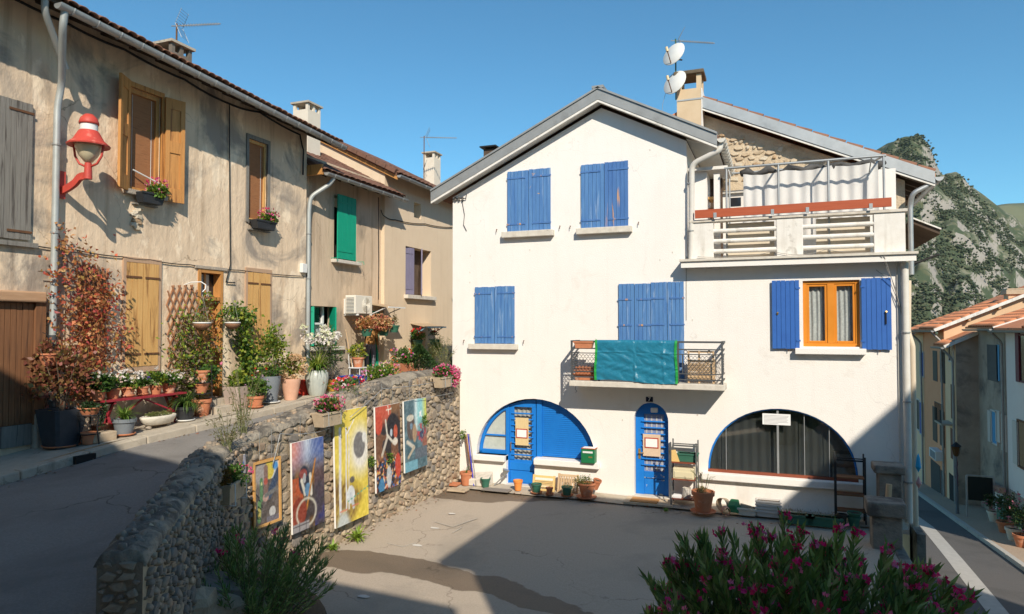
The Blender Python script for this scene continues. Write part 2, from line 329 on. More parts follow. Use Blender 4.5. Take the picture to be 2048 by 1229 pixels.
def blooms(name, parent, pts, size, cols, petals=5, face=None):
    pts = np.asarray(pts, float); n = len(pts)
    ax = unit(RNG.normal(size=(n, 3)) + np.array(face if face else (.35, -.5, .7)) * 1.4)
    t = unit(np.cross(ax, RNG.normal(size=(n, 3)))); b = np.cross(ax, t); P = []; D = []; C = pick(cols, n, .15); CC = []
    for k in range(petals):
        a = 2 * math.pi * k / petals; P.append(pts); D.append(t * math.cos(a) + b * math.sin(a) + ax * .35); CC.append(C)
    P, D, CC = np.concatenate(P), np.concatenate(D), np.concatenate(CC)
    return fol(name, leaf_mesh(name, P, D, size * RNG.uniform(.8, 1.2, len(P)), size * .95, CC, .1), parent, petal_mat)
def straps(name, parent, c, n, ln, wd, cols, arch=1., spread=1.):
    V = []; F = []; C = []; S = 6; cs = pick(cols, n)
    for i in range(n):
        a = random.uniform(0, 2 * math.pi); o = Vector((math.cos(a), math.sin(a), 0)); s = Vector((-o.y, o.x, 0)); L = ln * random.uniform(.6, 1.1); e = random.uniform(.25, 1.) * spread
        p = Vector(c) + o * random.uniform(0, .03); base = len(V); th = math.pi / 2 - e * .5
        for k in range(S + 1):
            wv = wd * (1 - (k / S) ** 2 * .92) / 2
            V += [p - s * wv, p + s * wv]; C += [cs[i]] * 2
            p = p + (o * math.cos(th) + Vector((0, 0, 1)) * math.sin(th)) * L / S; th -= e * arch * .45
        F += [(base + 2 * k, base + 2 * k + 1, base + 2 * k + 3, base + 2 * k + 2) for k in range(S)]
    return fol(name, raw_mesh(name, np.array([tuple(v) for v in V]), np.array(F), np.array(C)), parent)
def umbels(name, parent, c, n, R0, h, size, cols):
    # flower heads on tall stems: stems and bloom clusters
    P = []; mb = MB()
    for i in range(n):
        a = random.uniform(0, 6.28); r = R0 * random.uniform(.2, 1); t = Vector((c[0] + r * math.cos(a), c[1] + r * math.sin(a), c[2] + h * random.uniform(.75, 1.1)))
        mb.tube([c, (Vector(c) + t) / 2 + Vector((0, 0, h * .1)), t], .004, 4); q, _ = blob_points(16, t, (size,) * 3, .7); P.append(q)
    mb.local('flower_stems', stem_green, parent)['kind'] = 'stuff'
    return blooms(name, parent, np.concatenate(P), size * .55, cols)
# ================================================================ the ground
def interp(t, P): return float(np.interp(t, [p[0] for p in P], [p[1] for p in P]))
ROAD = [(-17, 1.15), (-11, 1.42), (-8.73, 1.60), (-6.84, 1.78), (-2.55, 1.97), (2, 2.10), (16, 2.35)]
def zroad(y): return interp(y, ROAD)
def zwalk(y): return zroad(y) + .13
def zstreet(y): return -2.35 - .0915 * y
def sheet(name, rows, mat, label=None, kind='structure', smooth=True):
    mb = MB(); n = len(rows[0])
    for r in rows: mb.v += [tuple(p) for p in r]
    for i in range(len(rows) - 1):
        for k in range(n - 1): mb.f.append((i * n + k, i * n + k + 1, (i + 1) * n + k + 1, (i + 1) * n + k))
    o = mb.build(name, mat, smooth=smooth); tag(o, label, kind=kind); return o
hill_ground = M('hill_ground', (.12, .12, .06), (.17, .15, .085), .05, .95, world=True)
g = MB(); g.add([(-3400, -3400, -14), (3400, -3400, -14), (3400, 3400, -14), (-3400, 3400, -14)], [(0, 1, 2, 3)])
tag(g.build('ground', hill_ground), 'valley floor under the village', kind='structure')

# courtyard asphalt with its damp stains
yard = M('yard_asphalt', (.41, .335, .26), (.52, .43, .34), 42, .92, .010, 150, c3=(.31, .265, .215), s3=.5, t3=.5, w3=.25, c4=(.42, .36, .29), s4=2.2, t4=.66, w4=.12, world=True)
def add_stain(mat, blobs, dark):
    N = mat.node_tree.nodes; L = mat.node_tree.links; b = N['Principled BSDF']; old = b.inputs['Base Color'].links[0].from_socket
    pos = N.new('ShaderNodeNewGeometry').outputs['Position']; nz = N.new('ShaderNodeTexNoise'); nz.inputs['Scale'].default_value = 1.6; nz.inputs['Detail'].default_value = 5; L.new(pos, nz.inputs['Vector'])
    ds = N.new('ShaderNodeVectorMath'); ds.operation = 'MULTIPLY_ADD'; ds.inputs[1].default_value = (.5, .5, 0); L.new(nz.outputs['Color'], ds.inputs[0]); L.new(pos, ds.inputs[2])
    acc = None
    for (x, y, rx, ry, rot) in blobs:
        mp = N.new('ShaderNodeMapping'); mp.vector_type = 'TEXTURE'; mp.inputs['Location'].default_value = (x + .25, y + .25, 0); mp.inputs['Rotation'].default_value = (0, 0, rot); mp.inputs['Scale'].default_value = (rx, ry, 1)
        L.new(ds.outputs[0], mp.inputs[0]); ln = N.new('ShaderNodeVectorMath'); ln.operation = 'LENGTH'; L.new(mp.outputs[0], ln.inputs[0])
        r = N.new('ShaderNodeMapRange'); r.inputs[1].default_value = 1.04; r.inputs[2].default_value = .96; L.new(ln.outputs['Value'], r.inputs[0])
        if acc is None: acc = r.outputs[0]
        else:
            mx = N.new('ShaderNodeMath'); mx.operation = 'MAXIMUM'; L.new(acc, mx.inputs[0]); L.new(r.outputs[0], mx.inputs[1]); acc = mx.outputs[0]
    mm = N.new('ShaderNodeMix'); mm.data_type = 'RGBA'; mm.blend_type = 'MULTIPLY'; L.new(acc, mm.inputs[0]); L.new(old, mm.inputs[6]); mm.inputs[7].default_value = (*dark, 1); L.new(mm.outputs[2], b.inputs['Base Color'])
    rr = N.new('ShaderNodeMapRange'); rr.inputs[3].default_value = .92; rr.inputs[4].default_value = .6; L.new(acc, rr.inputs[0]); L.new(rr.outputs[0], b.inputs['Roughness'])
def gz(px, py): p = onZ(px, py, 0); return p
st = []
a, b_ = gz(690, 1118), gz(1110, 1215)
for (x0, y0, wd) in ((705, 1125, .42), (760, 1128, .40), (830, 1142, .36), (905, 1160, .33), (985, 1175, .30), (1060, 1200, .24), (1110, 1222, .16)):
    p = gz(x0, y0); st.append((p.x, p.y, .75, wd, math.atan2(b_.y - a.y, b_.x - a.x)))
for (x0, y0, rx, ry) in ((920, 992, 1.1, .42), (985, 990, 1.2, .40), (1050, 992, .9, .30)):
    p = gz(x0, y0); st.append((p.x, p.y, rx, ry, 0))
weather(yard, 0, .8, .4, cw=.007); add_stain(yard, st, (.42, .38, .34))
rows = [[(x, y, .03 * math.sin(x * .7 + y * .5) * (1 if -14 < y < -2 else 0)) for x in np.linspace(-5.2, 4.4, 15)] for y in np.linspace(-19, .35, 25)]
sheet('courtyard', rows, yard, 'worn grey-brown asphalt of the sunken courtyard')
chalk = M('chalk', (.55, .51, .45), (.30, .25, .2), 60, .95, world=True)
for k, pts in enumerate([[(775, 1091), (805, 1098), (832, 1090)], [(870, 1048), (905, 1058), (955, 1040)], [(905, 1070), (925, 1058)]]):
    mb = MB()
    for p0, p1 in zip(pts, pts[1:]): mb.bar(gz(*p0) + Vector((0, 0, .034)), gz(*p1) + Vector((0, 0, .034)), .022, .003)
    tag(mb.build('chalk_line', chalk), 'faint chalk scribble on the sunny asphalt' , 'chalk mark', 'chalk marks on the courtyard')
for k, (px, py) in enumerate([(903, 1031), (869, 1060), (835, 1095), (726, 1198)]):
    p = gz(px, py); mb = MB(); n = 8
    mb.add([(p.x + .10 * math.cos(6.28 * i / n) * random.uniform(.7, 1.2), p.y + .055 * math.sin(6.28 * i / n) * random.uniform(.7, 1.2), .036) for i in range(n)], [tuple(range(n))])
    tag(mb.build('paint_spot', M('spot_white', (.62, .58, .52), rough=.9)), 'small white paint spot on the courtyard asphalt', 'paint spot', 'white spots on the courtyard')
# strip of concrete along the foot of the white house
mb = MB(); rows = [[(x, y, z + .01 * math.sin(x * 3)) for x in np.linspace(-4.4, 4.7, 20)] for y, z in ((-.62, .036), (-.45, .05), (-.02, .065))]
sheet('house_apron', rows, concrete, 'cracked concrete edge at the foot of the white house')

# stone wall path (courtyard face): straight along the courtyard, then swinging towards the viewer
PATH = [(-4.55, .02), (-4.5, -6.6), (-4.42, -7.1), (-4.2, -7.65), (-3.9, -8.15), (-1.82, -11.05)]
seg = []; acc = 0
for p, q in zip(PATH, PATH[1:]):
    l = math.hypot(q[0] - p[0], q[1] - p[1]); seg.append((acc, l, p, q)); acc += l
WL = acc
def wp(s):
    for (a, l, p, q) in seg:
        if s <= a + l + 1e-6:
            t = (s - a) / l; d = Vector((q[0] - p[0], q[1] - p[1], 0)) / l; return Vector((p[0] + (q[0] - p[0]) * t, p[1] + (q[1] - p[1]) * t, 0)), d
    return Vector((*PATH[-1], 0)), d
def wnorm(s):      # smoothed outward (courtyard side) normal
    n = Vector((0, 0, 0))
    for ds in (-.35, -.15, 0, .15, .35):
        _, d = wp(min(max(s + ds, 0), WL)); n += Vector((-d.y, d.x, 0))
    return n.normalized()
TOP = [(0, 2.70), (2.2, 2.74), (3.6, 2.62), (5.2, 2.42), (6.2, 2.26), (7.2, 2.16), (8.2, 2.14), (9.4, 2.10), (WL, 2.06)]
def wtop(s): return interp(s, TOP)
THK = .48
def thk(s): return interp(s, [(0, .48), (7, .46), (WL, .30)])
# lane beside the wall
def lane_right(y):
    if y > -6.6: return -4.72
    if y > -11.05:
        best = min((abs(wp(s)[0].y - y), s) for s in np.linspace(0, WL, 120))[1]; p, d = wp(best); q = p - wnorm(best) * .24; return q.x
    return -1.9
rows = []
for y in np.linspace(-18, 16, 70):
    xr = lane_right(y); rows.append([(x, y, zroad(y) + .02 * math.sin((x + 7.2) / (xr + 7.2) * math.pi)) for x in np.linspace(-7.25, xr, 6)])
sheet('lane', rows, asphalt, 'narrow sloping asphalt lane above the courtyard')
rows = [[(x, y, zwalk(y) + .012 * math.sin(y * 2.3) * (x + 8.2)) for x in (-8.6, -8.1, -7.6, -7.24)] for y in np.linspace(-18, 16, 60)]
walk = sheet('pavement', rows, concrete, 'narrow concrete pavement crowded with pots')
y = -17.5; k = 0
while y < 10:
    l = 1.0; ya, yb = y + .008, y + l - .008
    if -7.75 < y + l / 2 < -7.3: ya = y + .3
    mb = MB(); z0, z1 = zroad(ya), zroad(yb)
    mb.hexa([(-7.24, ya, z0 - .2), (-7.06, ya, z0 - .2), (-7.06, yb, z1 - .2), (-7.24, yb, z1 - .2), (-7.24, ya, z0 + .135), (-7.08, ya, z0 + .125), (-7.08, yb, z1 + .125), (-7.24, yb, z1 + .135)])
    mb.build('kerb_stone', concrete, walk, bevel=.02); y += l
p = onX(170, 900, -7.1); mb = MB(); mb.box(-7.2, -7.02, p.y - .2, p.y + .12, zroad(p.y) - .1, zroad(p.y) + .1); mb.build('drain_slot', dark_room, walk)
# ---- stone wall
wall_mortar = M('wall_mortar', (.40, .32, .22), (.50, .40, .28), 6, .95, .02, 25, c3=(.19, .155, .115), s3=1.2, t3=.46, w3=.2, world=True)
coping_mat = M('wall_coping', (.27, .23, .18), (.36, .31, .245), 9, .95, .035, 16, c3=(.11, .097, .083), s3=2.2, t3=.46, w3=.14, c4=(.42, .38, .31), s4=7, t4=.64, w4=.05, world=True)
SW = thing('stone_wall', (-4.5, -4, 0), 'curving river-stone retaining wall hung with paintings', 'wall')
mb = MB(); NS = 70
prof = []
for i in range(NS + 1):
    s = WL * i / NS; p, d = wp(s); n = wnorm(s); t = wtop(s) - .09
    prof.append([p - n * .0 + Vector((0, 0, -.1)), p + Vector((0, 0, t)), p - n * thk(s) + Vector((0, 0, t)), p - n * thk(s) + Vector((0, 0, -.1))])
for r in prof: mb.v += [tuple(q) for q in r]
for i in range(NS):
    for k in range(3): a = i * 4 + k; mb.f.append((a, a + 1, a + 5, a + 4))
mb.f += [(0, 1, 2, 3), tuple(NS * 4 + k for k in (3, 2, 1, 0))]
mb.build('mortar_core', wall_mortar, SW, smooth=False)
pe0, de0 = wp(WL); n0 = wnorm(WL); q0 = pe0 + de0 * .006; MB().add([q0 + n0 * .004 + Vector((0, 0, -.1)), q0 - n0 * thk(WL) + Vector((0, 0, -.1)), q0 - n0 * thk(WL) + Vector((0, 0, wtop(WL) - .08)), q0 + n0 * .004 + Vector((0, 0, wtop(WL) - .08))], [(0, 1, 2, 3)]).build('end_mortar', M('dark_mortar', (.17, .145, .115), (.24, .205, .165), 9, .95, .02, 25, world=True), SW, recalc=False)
mb = MB(); K = 8
for i in range(NS * 2 + 1):
    s = WL * i / NS / 2; p, d = wp(s); n = wnorm(s); t = wtop(s); c = p - n * thk(s) / 2
    for k in range(K + 1):
        a = math.pi * k / K; wv = .5 + .04 * math.sin(s * 2.1 + 1.3) + random.uniform(-.015, .015)
        mb.v.append(tuple(c + n * math.cos(a) * (thk(s) / 2 + .01) * (wv / .5) + Vector((0, 0, t - .10 + .11 * max(0., math.sin(a)) ** .7 + random.uniform(-.022, .022)))))
for i in range(NS * 2):
    for k in range(K): a = i * (K + 1) + k; mb.f.append((a, a + 1, a + K + 2, a + K + 1))
mb.f += [tuple(range(K + 1)), tuple(NS * 2 * (K + 1) + k for k in reversed(range(K + 1)))]
cp = mb.build('coping', coping_mat, SW, smooth=True); cp['label'] = 'rounded mortar coping of the stone wall'
# river stones
SMESH = []
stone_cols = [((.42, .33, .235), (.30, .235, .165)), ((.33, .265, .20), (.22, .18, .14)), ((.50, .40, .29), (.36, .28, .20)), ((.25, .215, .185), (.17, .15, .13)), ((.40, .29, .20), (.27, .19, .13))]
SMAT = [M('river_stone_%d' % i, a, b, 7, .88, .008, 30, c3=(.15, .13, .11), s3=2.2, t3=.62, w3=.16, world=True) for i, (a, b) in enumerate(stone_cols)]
def stone_shape(kind, n=7):
    mb = MB(); tx, ty = random.uniform(-.35, .35), random.uniform(-.35, .35); ang = [2 * math.pi * (k + random.uniform(-.38, .38)) / n for k in range(n)]; rad = [random.uniform(.62, 1.12) for _ in range(n)]
    for dep, sc in ((-.5, .95), (.2, 1.), (.43, .90), (.5, .62)):
        for a, r in zip(ang, rad):
            ca, sa = math.cos(a), math.sin(a); q = .72; mb.v.append((math.copysign(abs(ca) ** q, ca) * r * sc * .5, math.copysign(abs(sa) ** q, sa) * r * sc * .5, dep + random.uniform(-.06, .06) + (ca * tx + sa * ty) * sc * .4 * (dep > 0)))
    for i in range(3):
        for k in range(n): mb.f.append((i * n + k, i * n + (k + 1) % n, (i + 1) * n + (k + 1) % n, (i + 1) * n + k))
    mb.f.append(tuple(3 * n + k for k in range(n))); return mb.mesh('stone', smooth=False)
for i in range(20):
    me = stone_shape(i); me.materials.append(SMAT[i % 5]); SMESH.append(me)
def pack(s0, s1, z0, zt, tries, wmax=.27, wmin=.075):      # random rubble: large stones first, smaller ones into the gaps
    out = []; grid = {}
    for i in range(tries):
        t = i / tries; wd = (wmax + (wmin - wmax) * t ** .45) * random.uniform(.8, 1.2); s = random.uniform(s0 + wd / 2, s1 - wd / 2); wd *= .62 if s > 7.6 else 1; h = wd * random.uniform(.5, .85); z = random.uniform(z0, zt(s) - h / 2)
        gi, gj = int(s / .3), int(z / .3); ok = True
        for a in (-1, 0, 1):
            for b in (-1, 0, 1):
                for (s2, z2, w2, h2) in grid.get((gi + a, gj + b), ()):
                    if ((s - s2) / ((wd + w2) * .47)) ** 2 + ((z - z2) / ((h + h2) * .47)) ** 2 < 1: ok = False; break
                if not ok: break
            if not ok: break
        if ok: out.append((s, z, wd * .97, h * .97)); grid.setdefault((gi, gj), []).append(out[-1])
    return out
stones = pack(.05, WL - .02, .0, lambda s: wtop(s) - .09, 26000)
rec = []
for (s, z, wd, h) in stones:
    p, d = wp(s); n = wnorm(s); c = p + Vector((0, 0, z)); v = CAM - c; score = wd * h * max(.05, v.normalized().dot(n)) / v.length_squared
    rec.append((score, c, d, n, wd, h))
# the wall's end face towards the viewer
pe, de = wp(WL)
for (t, z, wd, h) in pack(.01, .29, 0, lambda t: 2.0, 7000, .15, .045): rec.append((.002, pe - wnorm(WL) * t + Vector((0, 0, z)), -wnorm(WL), de, wd, h))
for k in range(230):      # stones breaking through the coping
    q = random.uniform(3.5, WL - .05); p, d = wp(q); n = wnorm(q); t = random.uniform(-.9, .9); rec.append((.0, p - n * thk(q) / 2 + n * thk(q) / 2 * t + Vector((0, 0, wtop(q) - .005 - .05 * t * t)), d, (Vector((0, 0, 1)) + n * t * .8).normalized(), random.uniform(.04, .13), random.uniform(.04, .09)))
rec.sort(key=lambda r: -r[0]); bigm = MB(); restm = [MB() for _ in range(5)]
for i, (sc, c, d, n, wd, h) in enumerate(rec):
    dark = random.random() < (.85 if c.y < -7.3 else .62 if c.z > 1.5 else .22); k = random.choice((1, 3, 6, 8, 11, 13, 16, 18) if dark else (0, 2, 4, 5, 7, 9, 10, 12, 14, 15, 17, 19)); X = d.normalized(); Z = n; Y = Z.cross(X).normalized() if Z.z > .5 else Vector((0, 0, 1)); dep = random.uniform(.04, .095)  # near bend gets darker stones: its shade put into the colour, plus lichen
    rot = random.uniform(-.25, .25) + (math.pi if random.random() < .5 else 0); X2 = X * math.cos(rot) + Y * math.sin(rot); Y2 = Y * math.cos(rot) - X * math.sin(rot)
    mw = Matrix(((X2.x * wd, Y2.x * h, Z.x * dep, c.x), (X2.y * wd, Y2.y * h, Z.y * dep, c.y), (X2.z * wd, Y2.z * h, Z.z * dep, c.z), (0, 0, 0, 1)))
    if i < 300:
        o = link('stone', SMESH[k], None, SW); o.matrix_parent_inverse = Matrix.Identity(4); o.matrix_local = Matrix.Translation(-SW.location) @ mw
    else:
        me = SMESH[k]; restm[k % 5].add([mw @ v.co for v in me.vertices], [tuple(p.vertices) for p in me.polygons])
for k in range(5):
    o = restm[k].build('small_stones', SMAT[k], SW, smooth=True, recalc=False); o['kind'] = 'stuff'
# rockery at the foot of the wall
for k, (px, py, z, r) in enumerate([(352, 1178, 1.05, .34), (420, 1165, .95, .30), (300, 1215, 1.2, .26), (395, 1218, .75, .42), (480, 1200, .6, .34), (520, 1188, .45, .26)]):
    p = onZ(px, py, z); me = stone_shape(k, 9); o = link('rock', me, SMAT[(k + 2) % 5]); o.location = (p.x, p.y, z - r * .5); o.scale = (r * 2.2, r * 1.7, r * 1.3); o.rotation_euler = (.2 * (k % 3), .15, k * 1.1)
    tag(o, 'big grey rockery boulder between the shaded wall and the oleander', 'rock', 'rockery boulders')
p = onZ(420, 1215, .3); mb = MB(); mb.lathe([(1.5, -.35), (1.35, .12), (.95, .42), (.4, .55), (.01, .58)], (p.x, p.y, 0), 18)
tag(mb.build('earth_bank', soil, smooth=True), 'bank of earth and rubble under the left oleander', kind='structure')

L_ = []
for k in range(420):
    if k < 200: q = random.uniform(.3, 7.2); p, d = wp(q); n = wnorm(q); L_.append(p + n * abs(random.gauss(.08, .16)) + Vector((0, 0, .03)))
    elif k < 320: L_.append(Vector((random.uniform(-4.2, 4.2), -.62 - abs(random.gauss(0, .25)), .036)))
    else: y = random.uniform(-9.5, 0); L_.append(Vector((-7.04 + abs(random.gauss(0, .1)), y, zroad(y) + .012)))
n_ = len(L_); tag(link('litter', leaf_mesh('litter', np.array([tuple(v) for v in L_]), np.concatenate([RNG.normal(size=(n_, 2)), np.full((n_, 1), .12)], 1), RNG.uniform(.03, .07, n_), RNG.uniform(.02, .04, n_), pick([(.30, .20, .10), (.22, .14, .08), (.40, .14, .08), (.36, .30, .2)], n_), .1, (0, 0, 1)), leaf_mat), 'dry leaves and grit along walls and kerb', kind='stuff')
# ================================================================ facade frame: u along the wall, v up, w outwards
class Frame:
    def __init__(s, ax, at, sgn=None): s.ax = ax; s.at = at; s.sgn = sgn or (-1 if ax == 'Y' else 1)
    def __call__(s, u, v, w=0.):
        return Vector((u, s.at + s.sgn * w, v)) if s.ax == 'Y' else Vector((s.at + s.sgn * w, u, v))
    def rect(s, x0, y0, x1, y1, w=0.):
        if s.ax == 'Y': return RY(x0, y0, x1, y1, s.at + s.sgn * w)
        return RX(x0, y0, x1, y1, s.at + s.sgn * w)
    def uv(s, px, py, w=0.):
        p = onY(px, py, s.at + s.sgn * w) if s.ax == 'Y' else onX(px, py, s.at + s.sgn * w); return (p.x if s.ax == 'Y' else p.y), p.z
    def box(s, mb, u0, u1, v0, v1, w0, w1):
        return mb.hexa([s(u0, v0, w0), s(u1, v0, w0), s(u1, v0, w1), s(u0, v0, w1), s(u0, v1, w0), s(u1, v1, w0), s(u1, v1, w1), s(u0, v1, w1)])
def P(fr, name, mat, parent, u0, u1, v0, v1, w0, w1, bevel=0):
    return fr.box(MB(), u0, u1, v0, v1, w0, w1).build(name, mat, parent, bevel=bevel)
def shutter(fr, par, u0, u1, v0, v1, w, mat, n=5, strap=rust, ang=0., hinge='l', straps_v=(.12, .88), sl=.85, label=None):
    """A board shutter: backing ledges with one plank object per board and two iron straps."""
    th = .035; f = fr
    if ang:      # swung open about its hinge
        hu = u0 if hinge == 'l' else u1; sg = 1 if hinge == 'l' else -1; ca, sa = math.cos(ang), math.sin(ang)
        f = lambda u, v, ww=0.: fr(hu + (u - hu) * ca - sg * (ww - w) * sa * 1., v, w + abs(u - hu) * sa + (ww - w) * ca)
    def bx(mb, a, b, c, d, e, g): return mb.hexa([f(a, c, e), f(b, c, e), f(b, c, g), f(a, c, g), f(a, d, e), f(b, d, e), f(b, d, g), f(a, d, g)])
    mb = MB(); h = v1 - v0
    bx(mb, u0 + .01, u1 - .01, v0 + .02, v1 - .02, w, w + .012)
    s = mb.build('shutter', mat, par)
    if label: s['label'] = label
    wd = (u1 - u0) / n
    for i in range(n):
        m2 = MB(); j = random.uniform(0, .004); bx(m2, u0 + i * wd + .003, u0 + (i + 1) * wd - .003, v0 + random.uniform(0, .008), v1 - random.uniform(0, .008), w + .0125, w + th + j)
        m2.build('plank', mat, s)
    for k, t in enumerate(straps_v):
        m2 = MB(); zz = v0 + h * t; a, b = (u0 - .015, u0 + (u1 - u0) * sl) if hinge == 'l' else (u1 - (u1 - u0) * sl, u1 + .015)
        bx(m2, a, b, zz - .018, zz + .018, w + th + .005, w + th + .014); m2.build('hinge_strap', strap, s)
    return s
def dog(fr, par, u, v):      # iron shutter dog on the wall
    mb = MB(); mb.tube([fr(u, v, 0), fr(u, v, .05), fr(u, v - .07, .055)], .008, 5); mb.build('shutter_dog', rust, par)
def arch(u0, u1, v0, vt, n=22, p=1.):     # semi-ellipse points from right base over the crown to the left base
    c, a = (u0 + u1) / 2, (u1 - u0) / 2; return [(c + a * math.cos(math.pi * k / n), v0 + (vt - v0) * max(0., math.sin(math.pi * k / n)) ** p) for k in range(n + 1)]
def wavy(name, mat, parent, fr, u0, u1, v0, v1, w, amp=.03, waves=8, nu=60, nv=6, vtop=None):
    V = []; Fc = []
    for j in range(nv + 1):
        for i in range(nu + 1):
            t = i / nu; u = u0 + (u1 - u0) * t; vt = vtop(t) if vtop else v1; v = v0 + (vt - v0) * j / nv
            V.append(tuple(fr(u, v, w + amp * math.sin(t * waves * 6.28 + .6 * math.sin(t * 9)) * (1 - .35 * j / nv) + amp * .3 * math.sin(v * 5 + t * 20))))
    for j in range(nv):
        for i in range(nu): a = j * (nu + 1) + i; Fc.append((a, a + 1, a + nu + 2, a + nu + 1))
    mb = MB(); mb.v = V; mb.f = Fc; return mb.build(name, mat, parent, smooth=True, recalc=False)
def pipe(name, pts, r, mat, parent, rings=(), n=12):
    o = MB().tube(pts, r, n).build(name, mat, parent, smooth=True, auto=50)
    for (p, d) in rings: MB().tube([Vector(p) - Vector(d) * .015, Vector(p) + Vector(d) * .015], r * 1.25, n).build('pipe_collar', zinc_dark, o)
    return o
def bend(pts, r=.1, k=4):       # round the corners of a polyline
    pts = [Vector(p) for p in pts]; out = [pts[0]]
    for a, b, c in zip(pts, pts[1:], pts[2:]):
        d1, d2 = (a - b), (c - b); q = min(r, d1.length * .45, d2.length * .45); s, e = b + d1.normalized() * q, b + d2.normalized() * q
        out += [(s * (1 - t) ** 2 + b * 2 * t * (1 - t) + e * t * t) for t in np.linspace(0, 1, k + 1)]
    return out + [pts[-1]]
def half_gutter(name, a, b, r, mat, parent, out=(1, 0, 0), hooks=0):
    a, b = Vector(a), Vector(b); d = (b - a).normalized(); o = Vector(out); mb = MB(); n = 8; t = .012
    for p in (a, b):
        for rr in (r, r - t):
            for k in range(n + 1):
                q = math.pi * k / n; mb.v.append(tuple(p + o * math.cos(q) * rr + Vector((0, 0, -math.sin(q) * rr))))
    m = n + 1
    for k in range(n):
        mb.f += [(k, k + 1, 2 * m + k + 1, 2 * m + k), (m + k, 3 * m + k, 3 * m + k + 1, m + k + 1), (k, m + k, m + k + 1, k + 1), (2 * m + k, 2 * m + k + 1, 3 * m + k + 1, 3 * m + k)]
    mb.f += [(0, 2 * m, 3 * m, m), (n, m + n, 3 * m + n, 2 * m + n)]
    g = mb.build(name, mat, parent, smooth=True, auto=40)
    for p, s in ((a, -1), (b, 1)):      # closed ends
        m2 = MB(); m2.prism([(math.cos(math.pi * k / n) * r, -math.sin(math.pi * k / n) * r) for k in range(n + 1)], lambda u, v, p=p: p + o * u + Vector((0, 0, v)), d * .006 * s); m2.build('gutter_end', mat, g)
    for i in range(hooks):
        p = a + (b - a) * (i + .5) / hooks; m2 = MB(); m2.tube([p + o * math.cos(math.pi * k / 8) * (r + .008) + Vector((0, 0, -math.sin(math.pi * k / 8) * (r + .008))) for k in range(9)], .009, 5); m2.build('gutter_hook', mat, g)
    return g

# ================================================================ the white house
FR = Frame('Y', 0.)
WH = thing('white_house', (0, 0, 0), 'white rendered house with blue shutters and three arches at ground level', 'house')
XL = FR.uv(905, 660)[0]; XM = FR.uv(1374, 420)[0]; XR = FR.uv(1813, 700)[0]; ZT = FR.uv(1600, 528)[1]
OV = .30            # verge overhang towards the courtyard
LE, RG, RE = onY(865, 384, -OV), onY(1196, 181, -OV), onY(1426, 268, -OV)
sl_l = (RG.z - LE.z) / (RG.x - LE.x); sl_r = (RG.z - RE.z) / (RE.x - RG.x)
def roof_under(x): return (RG.z - .30 - sl_l * (RG.x - x)) if x < RG.x else (RG.z - .30 - sl_r * (x - RG.x))
a1 = FR.rect(953, 798, 1191, 916); a3 = FR.rect(1415, 818, 1717, 955); d2 = FR.rect(1268, 806, 1337, 996)
dn = FR.rect(1012, 900, 1069, 968)
hole1 = arch(a1[0], a1[1], a1[2], a1[3]); hole1 += [(dn[0], a1[2]), (dn[0], .07), (dn[1], .07), (dn[1], a1[2])]
r2 = (d2[1] - d2[0]) / 2; hole2 = arch(d2[0], d2[1], d2[3] - r2 * 1.05, d2[3], 16) + [(d2[0], .08), (d2[1], .08)]
z3 = a3[2]; hole3 = arch(a3[0], a3[1], z3, a3[3], 26, .9)
wr = FR.rect(1606, 561, 1720, 694)
hole4 = [(wr[1], wr[2]), (wr[1], wr[3]), (wr[0], wr[3]), (wr[0], wr[2])]
outer = [(XL, -.2), (XR, -.2), (XR, ZT), (XM, ZT), (XM, roof_under(XM)), (RG.x, roof_under(RG.x)), (XL, roof_under(XL))]
mb = MB(); mb.holed(outer, [hole1, hole2, hole3, hole4], lambda u, v: (u, 0, v), (0, .26, 0))
mb.build('front_wall', white_plaster, WH)
mb = MB(); D = 7.6
mb.add([(XL, 0, -.2), (XL, D, -.2), (XL, D, roof_under(XL)), (XL, 0, roof_under(XL))], [(0, 1, 2, 3)])
mb.add([(XM, .001, ZT - .1), (XM, D, ZT - .1), (XM, D, roof_under(XM)), (XM, .001, roof_under(XM))], [(0, 1, 2, 3)])
mb.add([(XR, 0, -4), (XR, D, -4), (XR, D, ZT), (XR, 0, ZT)], [(0, 1, 2, 3)])
mb.add([(XL, D, -.2), (XM, D, -.2), (XM, D, roof_under(XM)), (RG.x, D, roof_under(RG.x)), (XL, D, roof_under(XL))], [(0, 1, 2, 3, 4)])
mb.build('side_wall', white_plaster, WH, recalc=False)
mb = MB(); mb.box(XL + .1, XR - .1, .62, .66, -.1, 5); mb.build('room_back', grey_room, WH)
mb = MB(); mb.box(XL + .1, XR - .1, .26, .63, -.1, .055); mb.build('room_floor', grey_room, WH)
